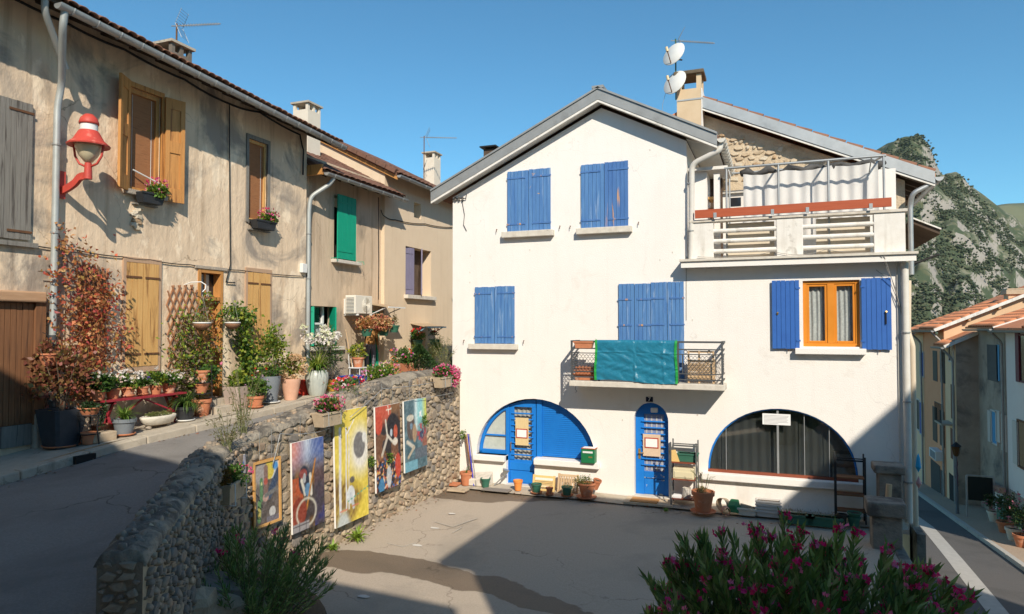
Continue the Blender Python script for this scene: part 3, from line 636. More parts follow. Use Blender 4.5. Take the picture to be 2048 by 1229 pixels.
# roof slabs, ridge, verge boards
def slab(name, x0, z0, x1, z1, th, y0, y1, mat):
    mb = MB(); mb.hexa([(x0, y0, z0 - th), (x1, y0, z1 - th), (x1, y1, z1 - th), (x0, y1, z0 - th), (x0, y0, z0), (x1, y0, z1), (x1, y1, z1), (x0, y1, z0)]); return mb.build(name, mat, WH)
lx = LE.x - .06; lz = LE.z - .06 * sl_l + .02; rx = RE.x + .1; rz = RE.z - .1 * sl_r + .02
slab('roof_slope', lx, lz, RG.x, RG.z + .02, .10, -OV + .05, D + .3, tile_brown); slab('roof_slope', RG.x, RG.z + .02, rx, rz, .10, -OV + .05, D + .3, tile_brown)
soffit_white = M('soffit_white', (.60, .57, .52), (.66, .63, .58), 3, .9, world=True)
for (x0, z0, x1, z1) in ((lx + .02, lz - .1, RG.x, RG.z - .08), (RG.x, RG.z - .08, rx - .02, rz - .1)):
    slab('verge_board', x0, z0 + .115, x1, z1 + .115, .235, -OV - .02, -OV + .045, zinc_dark)
    slab('verge_cap', x0, z0 + .155, x1, z1 + .155, .045, -OV - .05, -OV + .10, zinc_dark)
    slab('verge_lath', x0, z0 - .125, x1, z1 - .125, .05, -OV - .01, -OV + .04, white_dirty)
    slab('soffit', x0, z0 - .12, x1, z1 - .12, .02, -OV + .05, 0, soffit_white)
slab('soffit', XM, roof_under(XM) + .05, rx - .05, rz - .15, .02, 0, 3.0, soffit_white)
mb = MB(); mb.bar((RG.x, -OV - .05, RG.z + .065), (RG.x, D + .3, RG.z + .065), .26, .06); mb.build('ridge_cap', zinc_dark, WH)
g = half_gutter('gutter', (rx + .06, -OV, rz - .08), (rx + .06, 3.0, rz - .1), .085, pipe_white, WH, hooks=12)
pp = [(rx + .04, -OV + .12, rz - .14), (rx + .02, -OV + .1, rz - .3), (XM + .12, -.12, rz - .52), (XM + .09, -.10, ZT + .12)]
pipe('downpipe', bend(pp, .14), .06, pipe_white, WH, [((XM + .09, -.10, ZT + 1.75), (0, 0, 1)), ((XM + .09, -.10, ZT + .75), (0, 0, 1))])
# beams seen under the left eave
for k in range(1): mb = MB(); mb.bar((XL - .28, -.1, roof_under(XL) + .05), (XL + .05, -.1, roof_under(XL) + .17), .1, .12, (0, 0, 1)); mb.build('eave_beam', old_wood, WH)
# upper windows: closed shutters and sills
for (x0, y0, x1, y1, sill, mt, mt2) in ((1016, 341, 1102, 464, (1007, 463, 1109, 475), blue_old, blue_old), (1163, 327, 1257, 457, (1155, 456, 1265, 468), blue_old, blue_old_b), (951, 574, 1030, 689, (941, 688, 1037, 699), blue_old, blue_old)):
    u0, u1, v0, v1 = FR.rect(x0, y0, x1, y1); m = (u0 + u1) / 2
    s0 = FR.rect(*sill)
    shutter(FR, WH, u0, m - .004, s0[3] + .005, v1, .004, mt, 6, strap=blue_old_b); shutter(FR, WH, m + .004, u1, s0[3] + .005, v1 + .01, .004, mt2, 6, strap=blue_old_b, hinge='r', label='flaking blue shutter with bare wood showing' if mt2 is blue_old_b else None)
    P(FR, 'window_sill', sill_stone, WH, s0[0], s0[1], s0[2], s0[3], -.02, .14, .01)
    for u in (s0[0] - .16, s0[1] + .14): dog(FR, WH, u, s0[3] + .08)
# French door shutters behind the balcony (four folds)
u0, u1, v0, v1 = FR.rect(1238, 567, 1369, 765); q = (u1 - u0) / 4
for k in range(4): shutter(FR, WH, u0 + k * q + .003, u0 + (k + 1) * q - .003, v0 - .02, v1 + (.02 if k > 1 else 0), .004 + .006 * (k % 2), blue_old, 4, strap=blue_old_b, hinge='l' if k % 2 == 0 else 'r', straps_v=(.58, .84))
mb = MB(); mb.tube([FR(u1 + .05, v1 + .55, .01), FR(u1 + .04, v1 - .8, .01)], .006, 4); mb.build('wall_cable', cable_grey, WH)
# right-hand window with orange frame, lace curtains and open blue shutters
u0, u1, v0, v1 = wr; W = -.12
ww = P(FR, 'window', orange_frame, WH, u0, u1, v0, v0 + .07, W, W + .07)
for (a, b, c, d) in ((u0, u1, v1 - .07, v1), (u0, u0 + .075, v0 + .07, v1 - .07), (u1 - .075, u1, v0 + .07, v1 - .07), ((u0 + u1) / 2 - .065, (u0 + u1) / 2 + .065, v0 + .07, v1 - .07)): P(FR, 'frame_rail', orange_frame, ww, a, b, c, d, W, W + .068, .008)
m = (u0 + u1) / 2
for (a, b) in ((u0 + .075, m - .065), (m + .065, u1 - .075)):
    P(FR, 'pane', pane_glass, ww, a, b, v0 + .07, v1 - .07, W + .02, W + .026)
    for (c, d, e, f) in ((a, a + .045, v0 + .07, v1 - .07), (b - .045, b, v0 + .07, v1 - .07), (a + .045, b - .045, v0 + .07, v0 + .115), (a + .045, b - .045, v1 - .115, v1 - .07)): P(FR, 'sash_rail', orange_frame, ww, c, d, e, f, W + .02, W + .052, .006)
    wavy('lace_curtain', lace, ww, FR, a + .02, b - .02, v0 + .05, v1 - .05, W - .05, .018, 4, 40)
s0 = FR.rect(1590, 697, 1731, 709); P(FR, 'window_sill', white_plaster, WH, s0[0], s0[1], s0[2], s0[3], -.02, .15, .01)
for (r, h) in (((1544, 561, 1599, 698), 'r'), ((1723, 556, 1783, 700), 'l')):
    a = FR.rect(*r, .05); s = shutter(FR, WH, a[0], a[1], a[2], a[3], .03, blue_new, 6, strap=blue_new, hinge=h, sl=.12)
    mb = MB(); uu = a[0] + .1 if h == 'r' else a[1] - .1
    mb.tube([FR(uu, (a[2] + a[3]) / 2 + (.0 if h == 'r' else .03), .07), FR(uu + .01, (a[2] + a[3]) / 2 + .04, .10)], .018, 6); mb.build('latch', brass, s)
    if h == 'l': MB().tube([FR(uu, (a[2] + a[3]) / 2 + .02, .085), FR(uu, (a[2] + a[3]) / 2 - .2, .085)], .012, 6).build('latch_bar', iron, s)
    dog(FR, WH, (a[0] + a[1]) / 2 + .05, a[2] + .02)
# ---- arch with blue door, side light and roller shutter
W = -.20
ar = arch(a1[0], a1[1], a1[2], a1[3])
def arch_top(u, A=a1, p=1.): c, h = (A[0] + A[1]) / 2, (A[1] - A[0]) / 2; return A[2] + (A[3] - A[2]) * max(0, 1 - ((u - c) / h) ** 2) ** (.5 * p)
def arch_strip(name, mat, par, u0, u1, v0, w0, w1, inset=0., A=a1, p=1., n=14):   # upright panel with its top cut by the arch
    us = np.linspace(u0, u1, n); poly = [(u0, v0), (u1, v0)] + [(u, max(v0 + .002, arch_top(u, A, p) - inset)) for u in us[::-1]]
    return MB().prism(poly, lambda u, v: FR(u, v, w1), FR(0, 0, w0) - FR(0, 0, w1)).build(name, mat, par)
sd = arch_strip('side_light', M('frosted_pane', (.42, .46, .42), (.52, .55, .50), 12, .25, world=True), WH, a1[0] + .05, dn[0] - .06, a1[2] + .08, W, W + .01, .09)
x0, x1 = a1[0] + .01, dn[0] - .02
for (a, b, c, d) in ((x0, x1, a1[2], a1[2] + .10), (x0 + .06, x1, a1[2] + .42, a1[2] + .455), (x0 + .26, x1, a1[2] + 1.02, a1[2] + 1.055)): P(FR, 'glazing_bar', blue_door, sd, a, b, c, d, W + .012, W + .055, .006)
pts = [p for p in arch(a1[0] + .045, a1[1] - .045, a1[2], a1[3] - .05, 40) if p[0] < dn[0] + .02]
MB().tube([FR(u, v, W + .035) for u, v in pts], .045, 8).build('curved_frame', blue_door, sd, smooth=True)
P(FR, 'post', blue_door, sd, dn[0] - .06, dn[0] + .03, .07, arch_top(dn[0]) - .02, W, W + .07, .008)
dr = P(FR, 'door', blue_door, WH, dn[0] + .03, dn[1] - .02, .07, .62, W, W + .03)
P(FR, 'kick_board', blue_door, dr, dn[0] + .045, dn[1] - .035, .10, .36, W + .0305, W + .045, .006); P(FR, 'mid_rail', blue_door, dr, dn[0] + .03, dn[1] - .02, .38, .56, W + .0305, W + .05, .006)
dt = arch_top((dn[0] + dn[1]) / 2) - .12
g0, g1 = dn[0] + .14, dn[1] - .12
for (a, b) in ((dn[0] + .03, g0), (g1, dn[1] - .02)): P(FR, 'stile', blue_door, dr, a, b, .62, dt, W, W + .048, .006)
arch_strip('top_rail', blue_door, dr, dn[0] + .03, dn[1] - .02, dt - .06, W, W + .05, .04)
P(FR, 'pane', pane_glass, dr, g0, g1, .62, dt - .06, W + .004, W + .010)
wavy('door_curtain', curtain_mat, dr, FR, g0 - .05, g1 + .05, .55, dt, W - .04, .018, 5, 40)
for k in range(8): v = .74 + k * (dt - .95) / 7; MB().tube([FR(g0 - .05, v, W + .065), FR(g1 + .05, v, W + .065)], .018, 8).build('door_bar', blue_door, dr)
bd = FR.rect(1029, 834, 1057, 892, -W * -1); bu0, bu1, bv0, bv1 = FR.rect(1031, 836, 1057, 891, W + .09)
P(FR, 'notice_board', M('plywood', (.62, .46, .23), (.70, .54, .30), 5, .8, stretch=(8, 8, .7), world=True), dr, bu0, bu1, bv0, bv1, W + .085, W + .095)
nb = FR.rect(1032, 858, 1055, 877, W + .1); P(FR, 'notice_frame', M('red_tape', (.42, .06, .03), rough=.6), dr, nb[0], nb[1], nb[2], nb[3], W + .0955, W + .101); P(FR, 'notice_paper', paper, dr, nb[0] + .025, nb[1] - .025, nb[2] + .025, nb[3] - .025, W + .1013, W + .104)
MB().tube([FR(dn[0] + .08, 1.02, W + .05), FR(dn[0] + .08, 1.02, W + .10), FR(dn[0] + .08, .82, W + .10)], .012, 6).build('door_handle', brass, dr)
# roller shutter: slatted blue panel filling the right of the arch
rs = arch_strip('roller_shutter', blue_door, WH, dn[1] + .10, a1[1] - .02, a1[2] + .02, W, W + .012, .02, n=24)
v = a1[2] + .06
while v < a1[3] - .07:
    hw = math.sqrt(max(0, 1 - ((v + .05 - a1[2]) / (a1[3] - a1[2])) ** 2)) * (a1[1] - a1[0]) / 2; e1 = (a1[0] + a1[1]) / 2 + hw - .06
    if e1 > dn[1] + .16: P(FR, 'slat', blue_door, rs, dn[1] + .13, e1, v, v + .038, W + .0125, W + .026)
    v += .046
P(FR, 'shutter_post', blue_door, rs, dn[1] + .0, dn[1] + .125, a1[2] - .02, arch_top(dn[1] + .06) - .02, W, W + .06, .006)
# sills of the arch
ls = FR.rect(949, 913, 1012, 926); P(FR, 'arch_sill', white_plaster, WH, a1[0] - .08, dn[0] - .0, a1[2] - .13, a1[2] + .0, -.19, .12, .012)
P(FR, 'arch_sill', white_plaster, WH, dn[1] + .02, a1[1] + .10, a1[2] - .13, a1[2] + .004, -.19, .13, .012)
P(FR, 'threshold', sill_stone, WH, dn[0] - .02, dn[1] + .02, .03, .072, -.24, .06, .01)
# ---- number seven's arched door
W = -.20; A2 = (d2[0], d2[1], d2[3] - r2 * 1.05, d2[3])
d7 = arch_strip('arched_door', blue_door, WH, d2[0] + .005, d2[1] - .005, .085, W, W + .012, .005, A2)
d7['label'] = 'blue arched door with flaking paint along its foot'
e0, e1 = d2[0] + .19, d2[1] - .11
for (a, b) in ((d2[0] + .01, e0), (e1, d2[1] - .01)): arch_strip('stile', blue_door, d7, a, b, .085, W + .0125, W + .045, .01, A2)
P(FR, 'kick_board', blue_worn, d7, e0, e1, .09, .42, W + .0125, W + .03, .006); P(FR, 'lock_rail', blue_worn, d7, e0, e1, .44, .58, W + .0125, W + .05, .006)
arch_strip('top_rail', blue_door, d7, e0, e1, d2[3] - .26, W + .0125, W + .045, .01, A2)
P(FR, 'door_glass', blue_curtain, d7, e0, e1, .58, d2[3] - .26, W + .0125, W + .016)
for k in range(4): P(FR, 'curtain_fold', curtain_mat, d7, e0 + (k + .35) * (e1 - e0) / 4, e0 + (k + .62) * (e1 - e0) / 4, .60, d2[3] - .3, W + .0165, W + .022)
for k in range(8): v = .72 + k * (d2[3] - .42 - .72) / 7; MB().tube([FR(e0 - .05, v, W + .062), FR(e1 + .05, v, W + .062)], .017, 8).build('door_bar', blue_door, d7)
nb = FR.rect(1286, 869, 1321, 913, W + .09); P(FR, 'notice_board', M('pale_board', (.62, .46, .33), (.68, .52, .38), 4, .8, world=True), d7, nb[0], nb[1], nb[2], nb[3], W + .082, W + .092)
nf = FR.rect(1289, 876, 1317, 897, W + .1); P(FR, 'notice_frame', MATS['red_tape'], d7, nf[0], nf[1], nf[2], nf[3], W + .0925, W + .098); P(FR, 'notice_paper', paper, d7, nf[0] + .025, nf[1] - .025, nf[2] + .025, nf[3] - .025, W + .0983, W + .101)
MB().tube([FR(d2[0] + .09, .98, W + .05), FR(d2[0] + .09, .98, W + .11), FR(d2[0] + .19, .98, W + .11)], .013, 6).build('door_handle', brass, d7)
P(FR, 'lock_plate', brass, d7, d2[0] + .065, d2[0] + .115, .84, 1.06, W + .0455, W + .052)
P(FR, 'porch_lamp', white_metal, d7, (d2[0] + d2[1]) / 2 - .02, (d2[0] + d2[1]) / 2 + .13, d2[3] - .22, d2[3] - .12, W + .046, W + .12, .015)
P(FR, 'threshold', sill_stone, WH, d2[0] - .03, d2[1] + .03, .03, .082, -.24, .03, .01)
pl = FR.rect(1292, 794, 1306, 804); npl = P(FR, 'number_plate', M('enamel_blue', (.008, .010, .035), rough=.3), WH, pl[0], pl[1], pl[2], pl[3], .002, .016)
def text_mesh(name, txt, size, mat, parent, loc, rot):
    cu = bpy.data.curves.new(name, 'FONT'); cu.body = txt; cu.size = size; cu.extrude = .001; cu.align_x = 'CENTER'; cu.align_y = 'CENTER'
    t = bpy.data.objects.new(name, cu); COL.objects.link(t); me = bpy.data.meshes.new_from_object(t.evaluated_get(bpy.context.evaluated_depsgraph_get())); bpy.data.objects.remove(t)
    o = link(name, me, mat, parent); o.location = Vector(loc) - wloc(parent); o.rotation_euler = rot; return o
text_mesh('numeral', '7', .12, paper, npl, FR((pl[0] + pl[1]) / 2, (pl[2] + pl[3]) / 2, .018), (math.pi / 2, 0, 0))
# ---- shop-window arch
W = -.09; sw = arch_strip('arch_window', shop_glass, WH, a3[0] + .03, a3[1] - .03, z3 + .03, W, W + .008, .03, a3, .9, 40)
tp = arch(a3[0] + .018, a3[1] - .018, z3, a3[3] - .015, 50, .9); MB().tube([FR(u, v, W + .01) for u, v in tp], .02, 6).build('curved_frame', blue_door, sw, smooth=True)
P(FR, 'bottom_rail', M('red_brown_rail', (.20, .05, .025), (.26, .07, .035), 5, .6, world=True), sw, a3[0], a3[1], z3 + .0, z3 + .06, W - .01, W + .04)
um = a3[0] + (a3[1] - a3[0]) * .485
P(FR, 'mullion', zinc, sw, um - .02, um + .02, z3 + .06, a3[3] - .05, W - .01, W + .035)
for t in (.13, .66, .82): u = a3[0] + (a3[1] - a3[0]) * t; P(FR, 'glass_joint', zinc, sw, u - .006, u + .006, z3 + .06, arch_top(u, a3, .9) - .05, W - .004, W + .014)
wavy('net_curtain', curtain_mat, sw, FR, a3[0] + .02, a3[1] - .02, z3, a3[3], W - .15, .014, 17, 220, 5, vtop=lambda t: arch_top(a3[0] + .02 + (a3[1] - a3[0] - .04) * t, a3, .9) - .02)
nt_ = FR.rect(1525, 828, 1581, 850, W + .02); pp_ = P(FR, 'notice_sheet', paper, sw, nt_[0], nt_[1], nt_[2], nt_[3], W + .037, W + .041)
for k in range(7): v = nt_[3] - .035 - k * .026; P(FR, 'text_line', ink, pp_, nt_[0] + .03, nt_[1] - .03 - (.2 if k == 6 else random.uniform(0, .04)), v - .006, v, W + .0412, W + .042)
P(FR, 'arch_sill', white_plaster, WH, a3[0] - .12, a3[1] + .10, z3 - .14, z3 - .002, -.10, .12, .012)
# ---- roof terrace over the right half
TZ = FR.uv(1600, 514)[1]; p0, p1 = onY(1362, 534, -.3), onY(1833, 524, -.3); zb = (p0.z + p1.z) / 2 + .0; tx0, tx1 = p0.x, p1.x
mb = MB(); mb.box(tx0, tx1, -.3, -.24, zb, TZ - .05); mb.build('terrace_fascia', white_plaster, WH)
mb = MB(); mb.box(tx0 - .03, tx1 + .03, -.34, 3.2, TZ - .048, TZ); mb.build('terrace_slab', sill_stone, WH)
mb = MB(); mb.box(tx0, tx1, -.238, -.002, zb + .03, TZ - .05); mb.build('terrace_soffit', white_dirty, WH)
FP = Frame('Y', -.14)
pr = FP.rect(1384, 430, 1811, 515); pz0, pz1 = TZ + .002, pr[3]; pe_ = [FP.uv(x, 480)[0] for x in (1383, 1427, 1553, 1606, 1748, 1811)]
pa = MB(); 
par_ = P(FP, 'parapet', white_dirty, WH, pe_[0], pe_[1], pz0, pz1 - .06, -.16, 0)
for a, b in ((2, 3), (4, 5)): P(FP, 'parapet_pier', white_dirty, par_, pe_[a], pe_[b], pz0, pz1 - .06, -.16, 0, .01)
P(FP, 'parapet_coping', sill_stone, par_, pe_[0] - .04, pe_[5] + .04, pz1 - .058, pz1, -.19, .03, .008)
for a, b in ((1, 2), (3, 4)):
    for k in range(3): v = pz0 + .16 + k * (pz1 - pz0 - .2) / 3; MB().tube([FP(pe_[a] - .02, v, -.05), FP(pe_[b] + .02, v, -.05)], .047, 10).build('concrete_rail', white_dirty, par_, smooth=True, auto=50)
    P(FP, 'back_panel', M('panel_cream', (.66, .58, .47), (.58, .51, .41), 3, .9, world=True), par_, pe_[a] + .25, pe_[b] - .04, pz0, pz1 - .08, -.22, -.2)
pk = onY(1390, 436, -.2), onY(1783, 416, -.2); mb = MB(); mb.bar((pk[0].x, -.2, pz1 + .11), (pk[1].x, -.2, pz1 + .13), .05, .17); rp = mb.build('red_plank', red_plank, WH)
for x in (1430, 1545, 1615, 1742): u = onY(x, 430, -.23).x; mb = MB(); mb.box(u - .03, u + .03, -.236, -.226, pz1 + .01, pz1 + .12); mb.build('plank_bracket', zinc, rp)
# store cupboard in the terrace corner
cb = MB(); FC = Frame('Y', .25)
cr = FC.rect(1393, 338, 1451, 432); cup = P(FC, 'terrace_cupboard', white_plaster, WH, XM + .05, FC.uv(1414, 400)[0], TZ, cr[3] - .05, -.9, 0)
P(FC, 'cupboard_post', white_plaster, cup, FC.uv(1428, 400)[0], FC.uv(1440, 400)[0], TZ, cr[3] - .12, -.1, .02)
P(FC, 'cupboard_roof', white_dirty, cup, XM + .02, FC.uv(1456, 340)[0], cr[3] - .045, cr[3] + .02, -.95, .12)
P(FC, 'cupboard_back', dark_timber, cup, FC.uv(1414, 400)[0], FC.uv(1440, 400)[0], TZ, cr[3] - .06, -.8, -.75)
for k in range(6): v = TZ + .15 + k * .24; o = P(FC, 'stored_board', pine if k % 2 else old_wood, cup, FC.uv(1415, 400)[0], FC.uv(1427, 400)[0], v, v + .05, -.6, -.15); o.rotation_euler.y = 0
# tall white block on the terrace's far right and low wall with dark window
FB = Frame('Y', 1.0); br = FB.rect(1757, 338, 1792, 432); P(FB, 'terrace_screen', white_plaster, WH, br[0], br[1], TZ, br[3], -.06, 0)
FB2 = Frame('Y', 2.2); b2 = FB2.rect(1440, 388, 1490, 432); sh = P(FB2, 'terrace_shed', white_plaster, WH, b2[0] - .2, b2[1] + .9, TZ, b2[3], -.9, 0)
P(FB2, 'shed_roof', sill_stone, sh, b2[0] - .25, b2[1] + .95, b2[3], b2[3] + .06, -.9, .08)
sr_ = FB2.rect(1460, 396, 1482, 413); P(FB2, 'shed_window', dark_pane, sh, sr_[0], sr_[1], sr_[2], sr_[3], .002, .012)
# right-hand downpipes on the corner
zc = TZ - .1
pA = onY(1817, 540, -.12); pipe('corner_downpipe', [(XR - .02, -.09, .05), (XR - .02, -.09, zb - .01)], .065, pipe_white, WH, [((XR - .02, -.09, z), (0, 0, 1)) for z in (.8, 2.3, 3.6)])
mb = MB(); mb.tube([(XR - .14, -.02, .2), (XR - .14, -.02, zb)], .014, 5); mb.build('conduit', pipe_white, WH)
pipe('corner_downpipe', bend([(XR + .12, .12, -2.6), (XR + .12, .12, 3.35), (XR + .06, .18, 3.6), (XR + .10, .3, 4.6)], .06), .05, M('pipe_cream', (.60, .50, .38), rough=.6), WH)
# loose cables on the facade
def cable(name, pts, r, mat, parent, sag=0., n=12):
    pts = [Vector(p) for p in pts]; out = []
    for a, b in zip(pts, pts[1:]):
        for i in range(n): t = i / n; q = a.lerp(b, t); q.z -= sag * 4 * t * (1 - t); out.append(q)
    out.append(pts[-1]); return MB().tube(out, r, 5).build(name, mat, parent, smooth=True)
for (pts, rr) in (([(1762, 512, .32), (1783, 556, .1), (1803, 618, .03), (1808, 760, .02)], .006), ([(1768, 512, .32), (1790, 575, .1), (1806, 640, .03)], .006), ([(1752, 540, .02), (1776, 553, .06), (1803, 618, .03)], .005)):
    cable('loose_cable', [FR(*FR.uv(x, y, w_), w_) for x, y, w_ in pts], rr, cable_grey, WH, .02)
cable('loose_cable', [FP(*FP.uv(x, y, .03), .03) for x, y in ((1395, 514), (1490, 512), (1545, 503), (1600, 510), (1650, 500), (1745, 505))], .006, cable_grey, WH, .02)
# insulators and old cable at the top left corner
ins = MB(); q = [FR(*FR.uv(x, y, .05), .05) for x, y in ((903, 399), (932, 397), (933, 388))]; ins.tube(q, .012, 6)
io = ins.build('insulator_bracket', iron, WH)
for x in (911, 918, 925): u, v = FR.uv(x, 398, .05); MB().lathe([(.012, -.04), (.03, -.03), (.02, 0), (.03, .02), (.015, .045)], tuple(FR(u, v, .05)), 8).build('insulator', M('porcelain_dark', (.10, .09, .08), rough=.3), io)
cable('wall_cable', [FR(*FR.uv(x, y, .02), .02) for x, y in ((924, 402), (929, 430), (927, 450), (933, 462))], .007, cable_mat, WH)
for (x, y) in ((941, 512), (940, 545), (940, 565), (1300, 300), (1230, 770), (1320, 520), (1385, 640), (1060, 500), (1345, 505), (1793, 690), (1795, 703), (1795, 716), (1240, 590), (1395, 830), (1245, 840)):
    u, v = FR.uv(x, y); P(FR, 'wall_pock', sill_stone, WH, u - .012, u + .012, v - .018, v + .012, .001, .006)
# ---- balcony
BW = .6; FBa = Frame('Y', -BW)
bl, brt = onY(1139, 768, -BW), onY(1450, 774, -BW); zs1 = (onY(1139, 764, -BW).z + onY(1450, 767, -BW).z) / 2; zs0 = zs1 - .12; bx0, bx1 = bl.x, brt.x
BA = P(Frame('Y', 0), 'balcony', sill_stone, WH, bx0, bx1, zs0, zs1, .001, BW + .04, .012); BA['label'] = 'small balcony with grey iron railing and concrete slab'
ztop = onY(1290, 684, -BW).z
def rl(a, b, r=.016, name='rail', n=6): return MB().tube([a, b], r, n).build(name, rail_grey, BA)
c4 = [(bx0 + .05, -.02), (bx0 + .05, -BW), (bx1 - .05, -BW), (bx1 - .05, -.02)]
for z, r in ((ztop, .024), (ztop - .15, .016), (ztop - .25, .012), (zs1 + .20, .013), (zs1 + .08, .016)):
    for a, b in zip(c4, c4[1:]): MB().bar((*a, z), (*b, z), r * 2, r * 1.6).build('rail', rail_grey, BA)
tl, tr = onY(1193, 700, -BW).x, onY(1353, 700, -BW).x
for x in (bx0 + .05, bx1 - .05, tl + .05, tr + .03): MB().bar((x, -BW, zs1), (x, -BW, ztop), .036, .036).build('post', rail_grey, BA)
for x, (y0, y1) in ((tr + .12, (.2, .25)), (bx1 - .17, (.2, .25))): MB().bar((x, -BW, zs1 + y0), (x, -BW, ztop - y1), .022, .022).build('panel_bar', rail_grey, BA)
def mesh_panel(fn, u0, u1, v0, v1, name='wire_mesh'):
    mb = MB(); s = .075; h = .05
    nu, nv = int((u1 - u0) / s), int((v1 - v0) / h)
    for j in range(nv):
        pts = []
        for i in range(nu * 2 + 1): pts.append(fn(u0 + i * s / 2, v0 + (j + (.12 if (i + j) % 2 else .88)) * h))
        for a, b in zip(pts, pts[1:]): mb.bar(a, b, .006, .009)
    o = mb.build(name, rail_grey, BA); o['kind'] = 'stuff'
mesh_panel(lambda u, v: (u, -BW, v), bx0 + .08, tl + .03, zs1 + .22, ztop - .26); mesh_panel(lambda u, v: (u, -BW, v), tr + .14, bx1 - .18, zs1 + .22, ztop - .26)
mesh_panel(lambda u, v: (bx1 - .05, u, v), -BW + .04, -.06, zs1 + .22, ztop - .26); mesh_panel(lambda u, v: (bx0 + .05, u, v), -BW + .04, -.06, zs1 + .22, ztop - .26)
for x in (tr + .18, bx1 - .3): MB().tube([(x + .035 * math.cos(k * .63), -BW, ztop - .2 + .035 * math.sin(k * .63)) for k in range(11)], .007, 5).build('ring', rail_grey, BA)
mb = MB(); mb.tube([(bx0 + .12, -BW + .05, zs0), (bx0 + .12, -BW + .05, zs0 - .08), (bx0 + .15, -BW + .05, zs0 - .12), (bx0 + .12, -BW + .05, zs0 - .14)], .006, 5); mb.build('hook', iron, BA)
# tarpaulin over the rail
tarp = M('tarpaulin', (.015, .155, .25), (.022, .20, .31), 6, .3, .008, 22, spec=.5, world=True)
TP = thing('tarpaulin', (tl, -BW - .05, zs1), 'crumpled blue-green tarpaulin with green edges hung over the balcony rail', 'tarpaulin')
def tarp_fn(t, s):     # s 0..1.12 : over the rail then down
    zz = ztop + .032 - s * (ztop - zs1 + .02) if s > .06 else ztop + .032
    y = -BW - .045 + (.05 - s) * 1.0 if s < .05 else -BW - .045
    cr = .012 * math.sin(t * 7 + s * 4) + .007 * math.sin(t * 13 - s * 17 + 2 * math.sin(s * 5)) + .004 * math.sin(t * 41 + 6 * math.sin(s * 9)) + random.uniform(-.002, .002)
    cr += .02 * max(0, 1 - abs(t - .5) * 40) + .016 * max(0, 1 - abs(s - .3) * 40) + .012 * max(0, 1 - abs(t - .85) * 40)
    return Vector((tl + (tr - tl) * t + .012 * math.sin(s * 6 + t * 3), y - abs(cr) - .004, zz + .03 * math.sin(t * 5 + .6) * s))
NU, NV = 90, 50; mb = MB()
for j in range(NV + 1):
    for i in range(NU + 1): mb.v.append(tuple(tarp_fn(i / NU, j / NV)))
for j in range(NV):
    for i in range(NU): a = j * (NU + 1) + i; mb.f.append((a, a + 1, a + NU + 2, a + NU + 1))
mb.build('sheet', tarp, TP, smooth=True, recalc=False)
grn = M('tarp_green', (.02, .30, .06), rough=.5)
for t in (.0, 1.0):
    mb = MB(); pts = [tarp_fn(t, s) + Vector((0, -.012, 0)) for s in np.linspace(0, 1, 30)]
    for a, b in zip(pts, pts[1:]): mb.bar(a, b, .05, .008, (0, -1, 0))
    mb.build('edge_band', grn, TP)
# things on the balcony
def trough(name, c, l, d, h, mat, label, cat, rz=0, plant=None, group=None, taper=.82):
    o = thing(name, c, label, cat, group, rz); mb = MB()
    a, b = l / 2, d / 2
    bt = [(-a * taper, -b * taper, 0), (a * taper, -b * taper, 0), (a * taper, b * taper, 0), (-a * taper, b * taper, 0)]; tp = [(-a, -b, h), (a, -b, h), (a, b, h), (-a, b, h)]
    i_ = .88; ti = [(x * i_, y * i_, h) for x, y, _ in tp]; bi = [(x * i_, y * i_, h * .82) for x, y, _ in tp]
    mb.add(bt + tp + ti + bi, [(3, 2, 1, 0)] + [(k, (k + 1) % 4, 4 + (k + 1) % 4, 4 + k) for k in range(4)] + [(4 + k, 4 + (k + 1) % 4, 8 + (k + 1) % 4, 8 + k) for k in range(4)] + [(8 + k, 8 + (k + 1) % 4, 12 + (k + 1) % 4, 12 + k) for k in range(4)])
    mb.local('box', mat, o, bevel=.006); MB().add([(x * .98, y * .98, h * .8) for x, y, _ in ti], [(0, 1, 2, 3)]).local('soil', soil, o)
    for s in (-1, 1): MB().box(-a - .01, a + .01, s * b - .012, s * b + .012, h - .03, h + .004).local('rim', mat, o)
    return o
tb = trough('planter_box', (bx0 + .32, -BW + .02, ztop - .15), .42, .17, .15, terracotta, 'empty terracotta planter box on the balcony railing', 'planter')
for k in range(3): trough('planter_box', (bx0 + .30 + .03 * k, -BW + .22, zs1 + .001 + .075 * k), .5, .2, .14, terracotta, 'terracotta planter box in the low stack on the balcony floor', 'planter', group='stacked planters on the balcony')
cr_ = thing('wooden_crate', ((tr + bx1) / 2 + .05, -.32, zs1), 'open slatted wooden crate standing on the balcony', 'crate')
cx0, cx1 = tr + .2, bx1 - .22
for k in range(7): z = zs1 + .05 + k * .062; MB().box(cx0, cx1, -.45, -.435, z, z + .052).build('slat', pallet_wood, cr_)
for x in (cx0, (cx0 + cx1) / 2 - .05, cx1 - .03): MB().box(x, x + .035, -.434, -.415, zs1 + .002, zs1 + .66).build('post', pallet_wood, cr_)
MB().box(cx0, cx1, -.414, -.40, zs1 + .62, zs1 + .66).build('top_slat', pallet_wood, cr_)
for x in (cx0, cx1 - .02): MB().box(x, x + .02, -.40, -.12, zs1 + .01, zs1 + .48).build('side_board', pallet_wood, cr_)

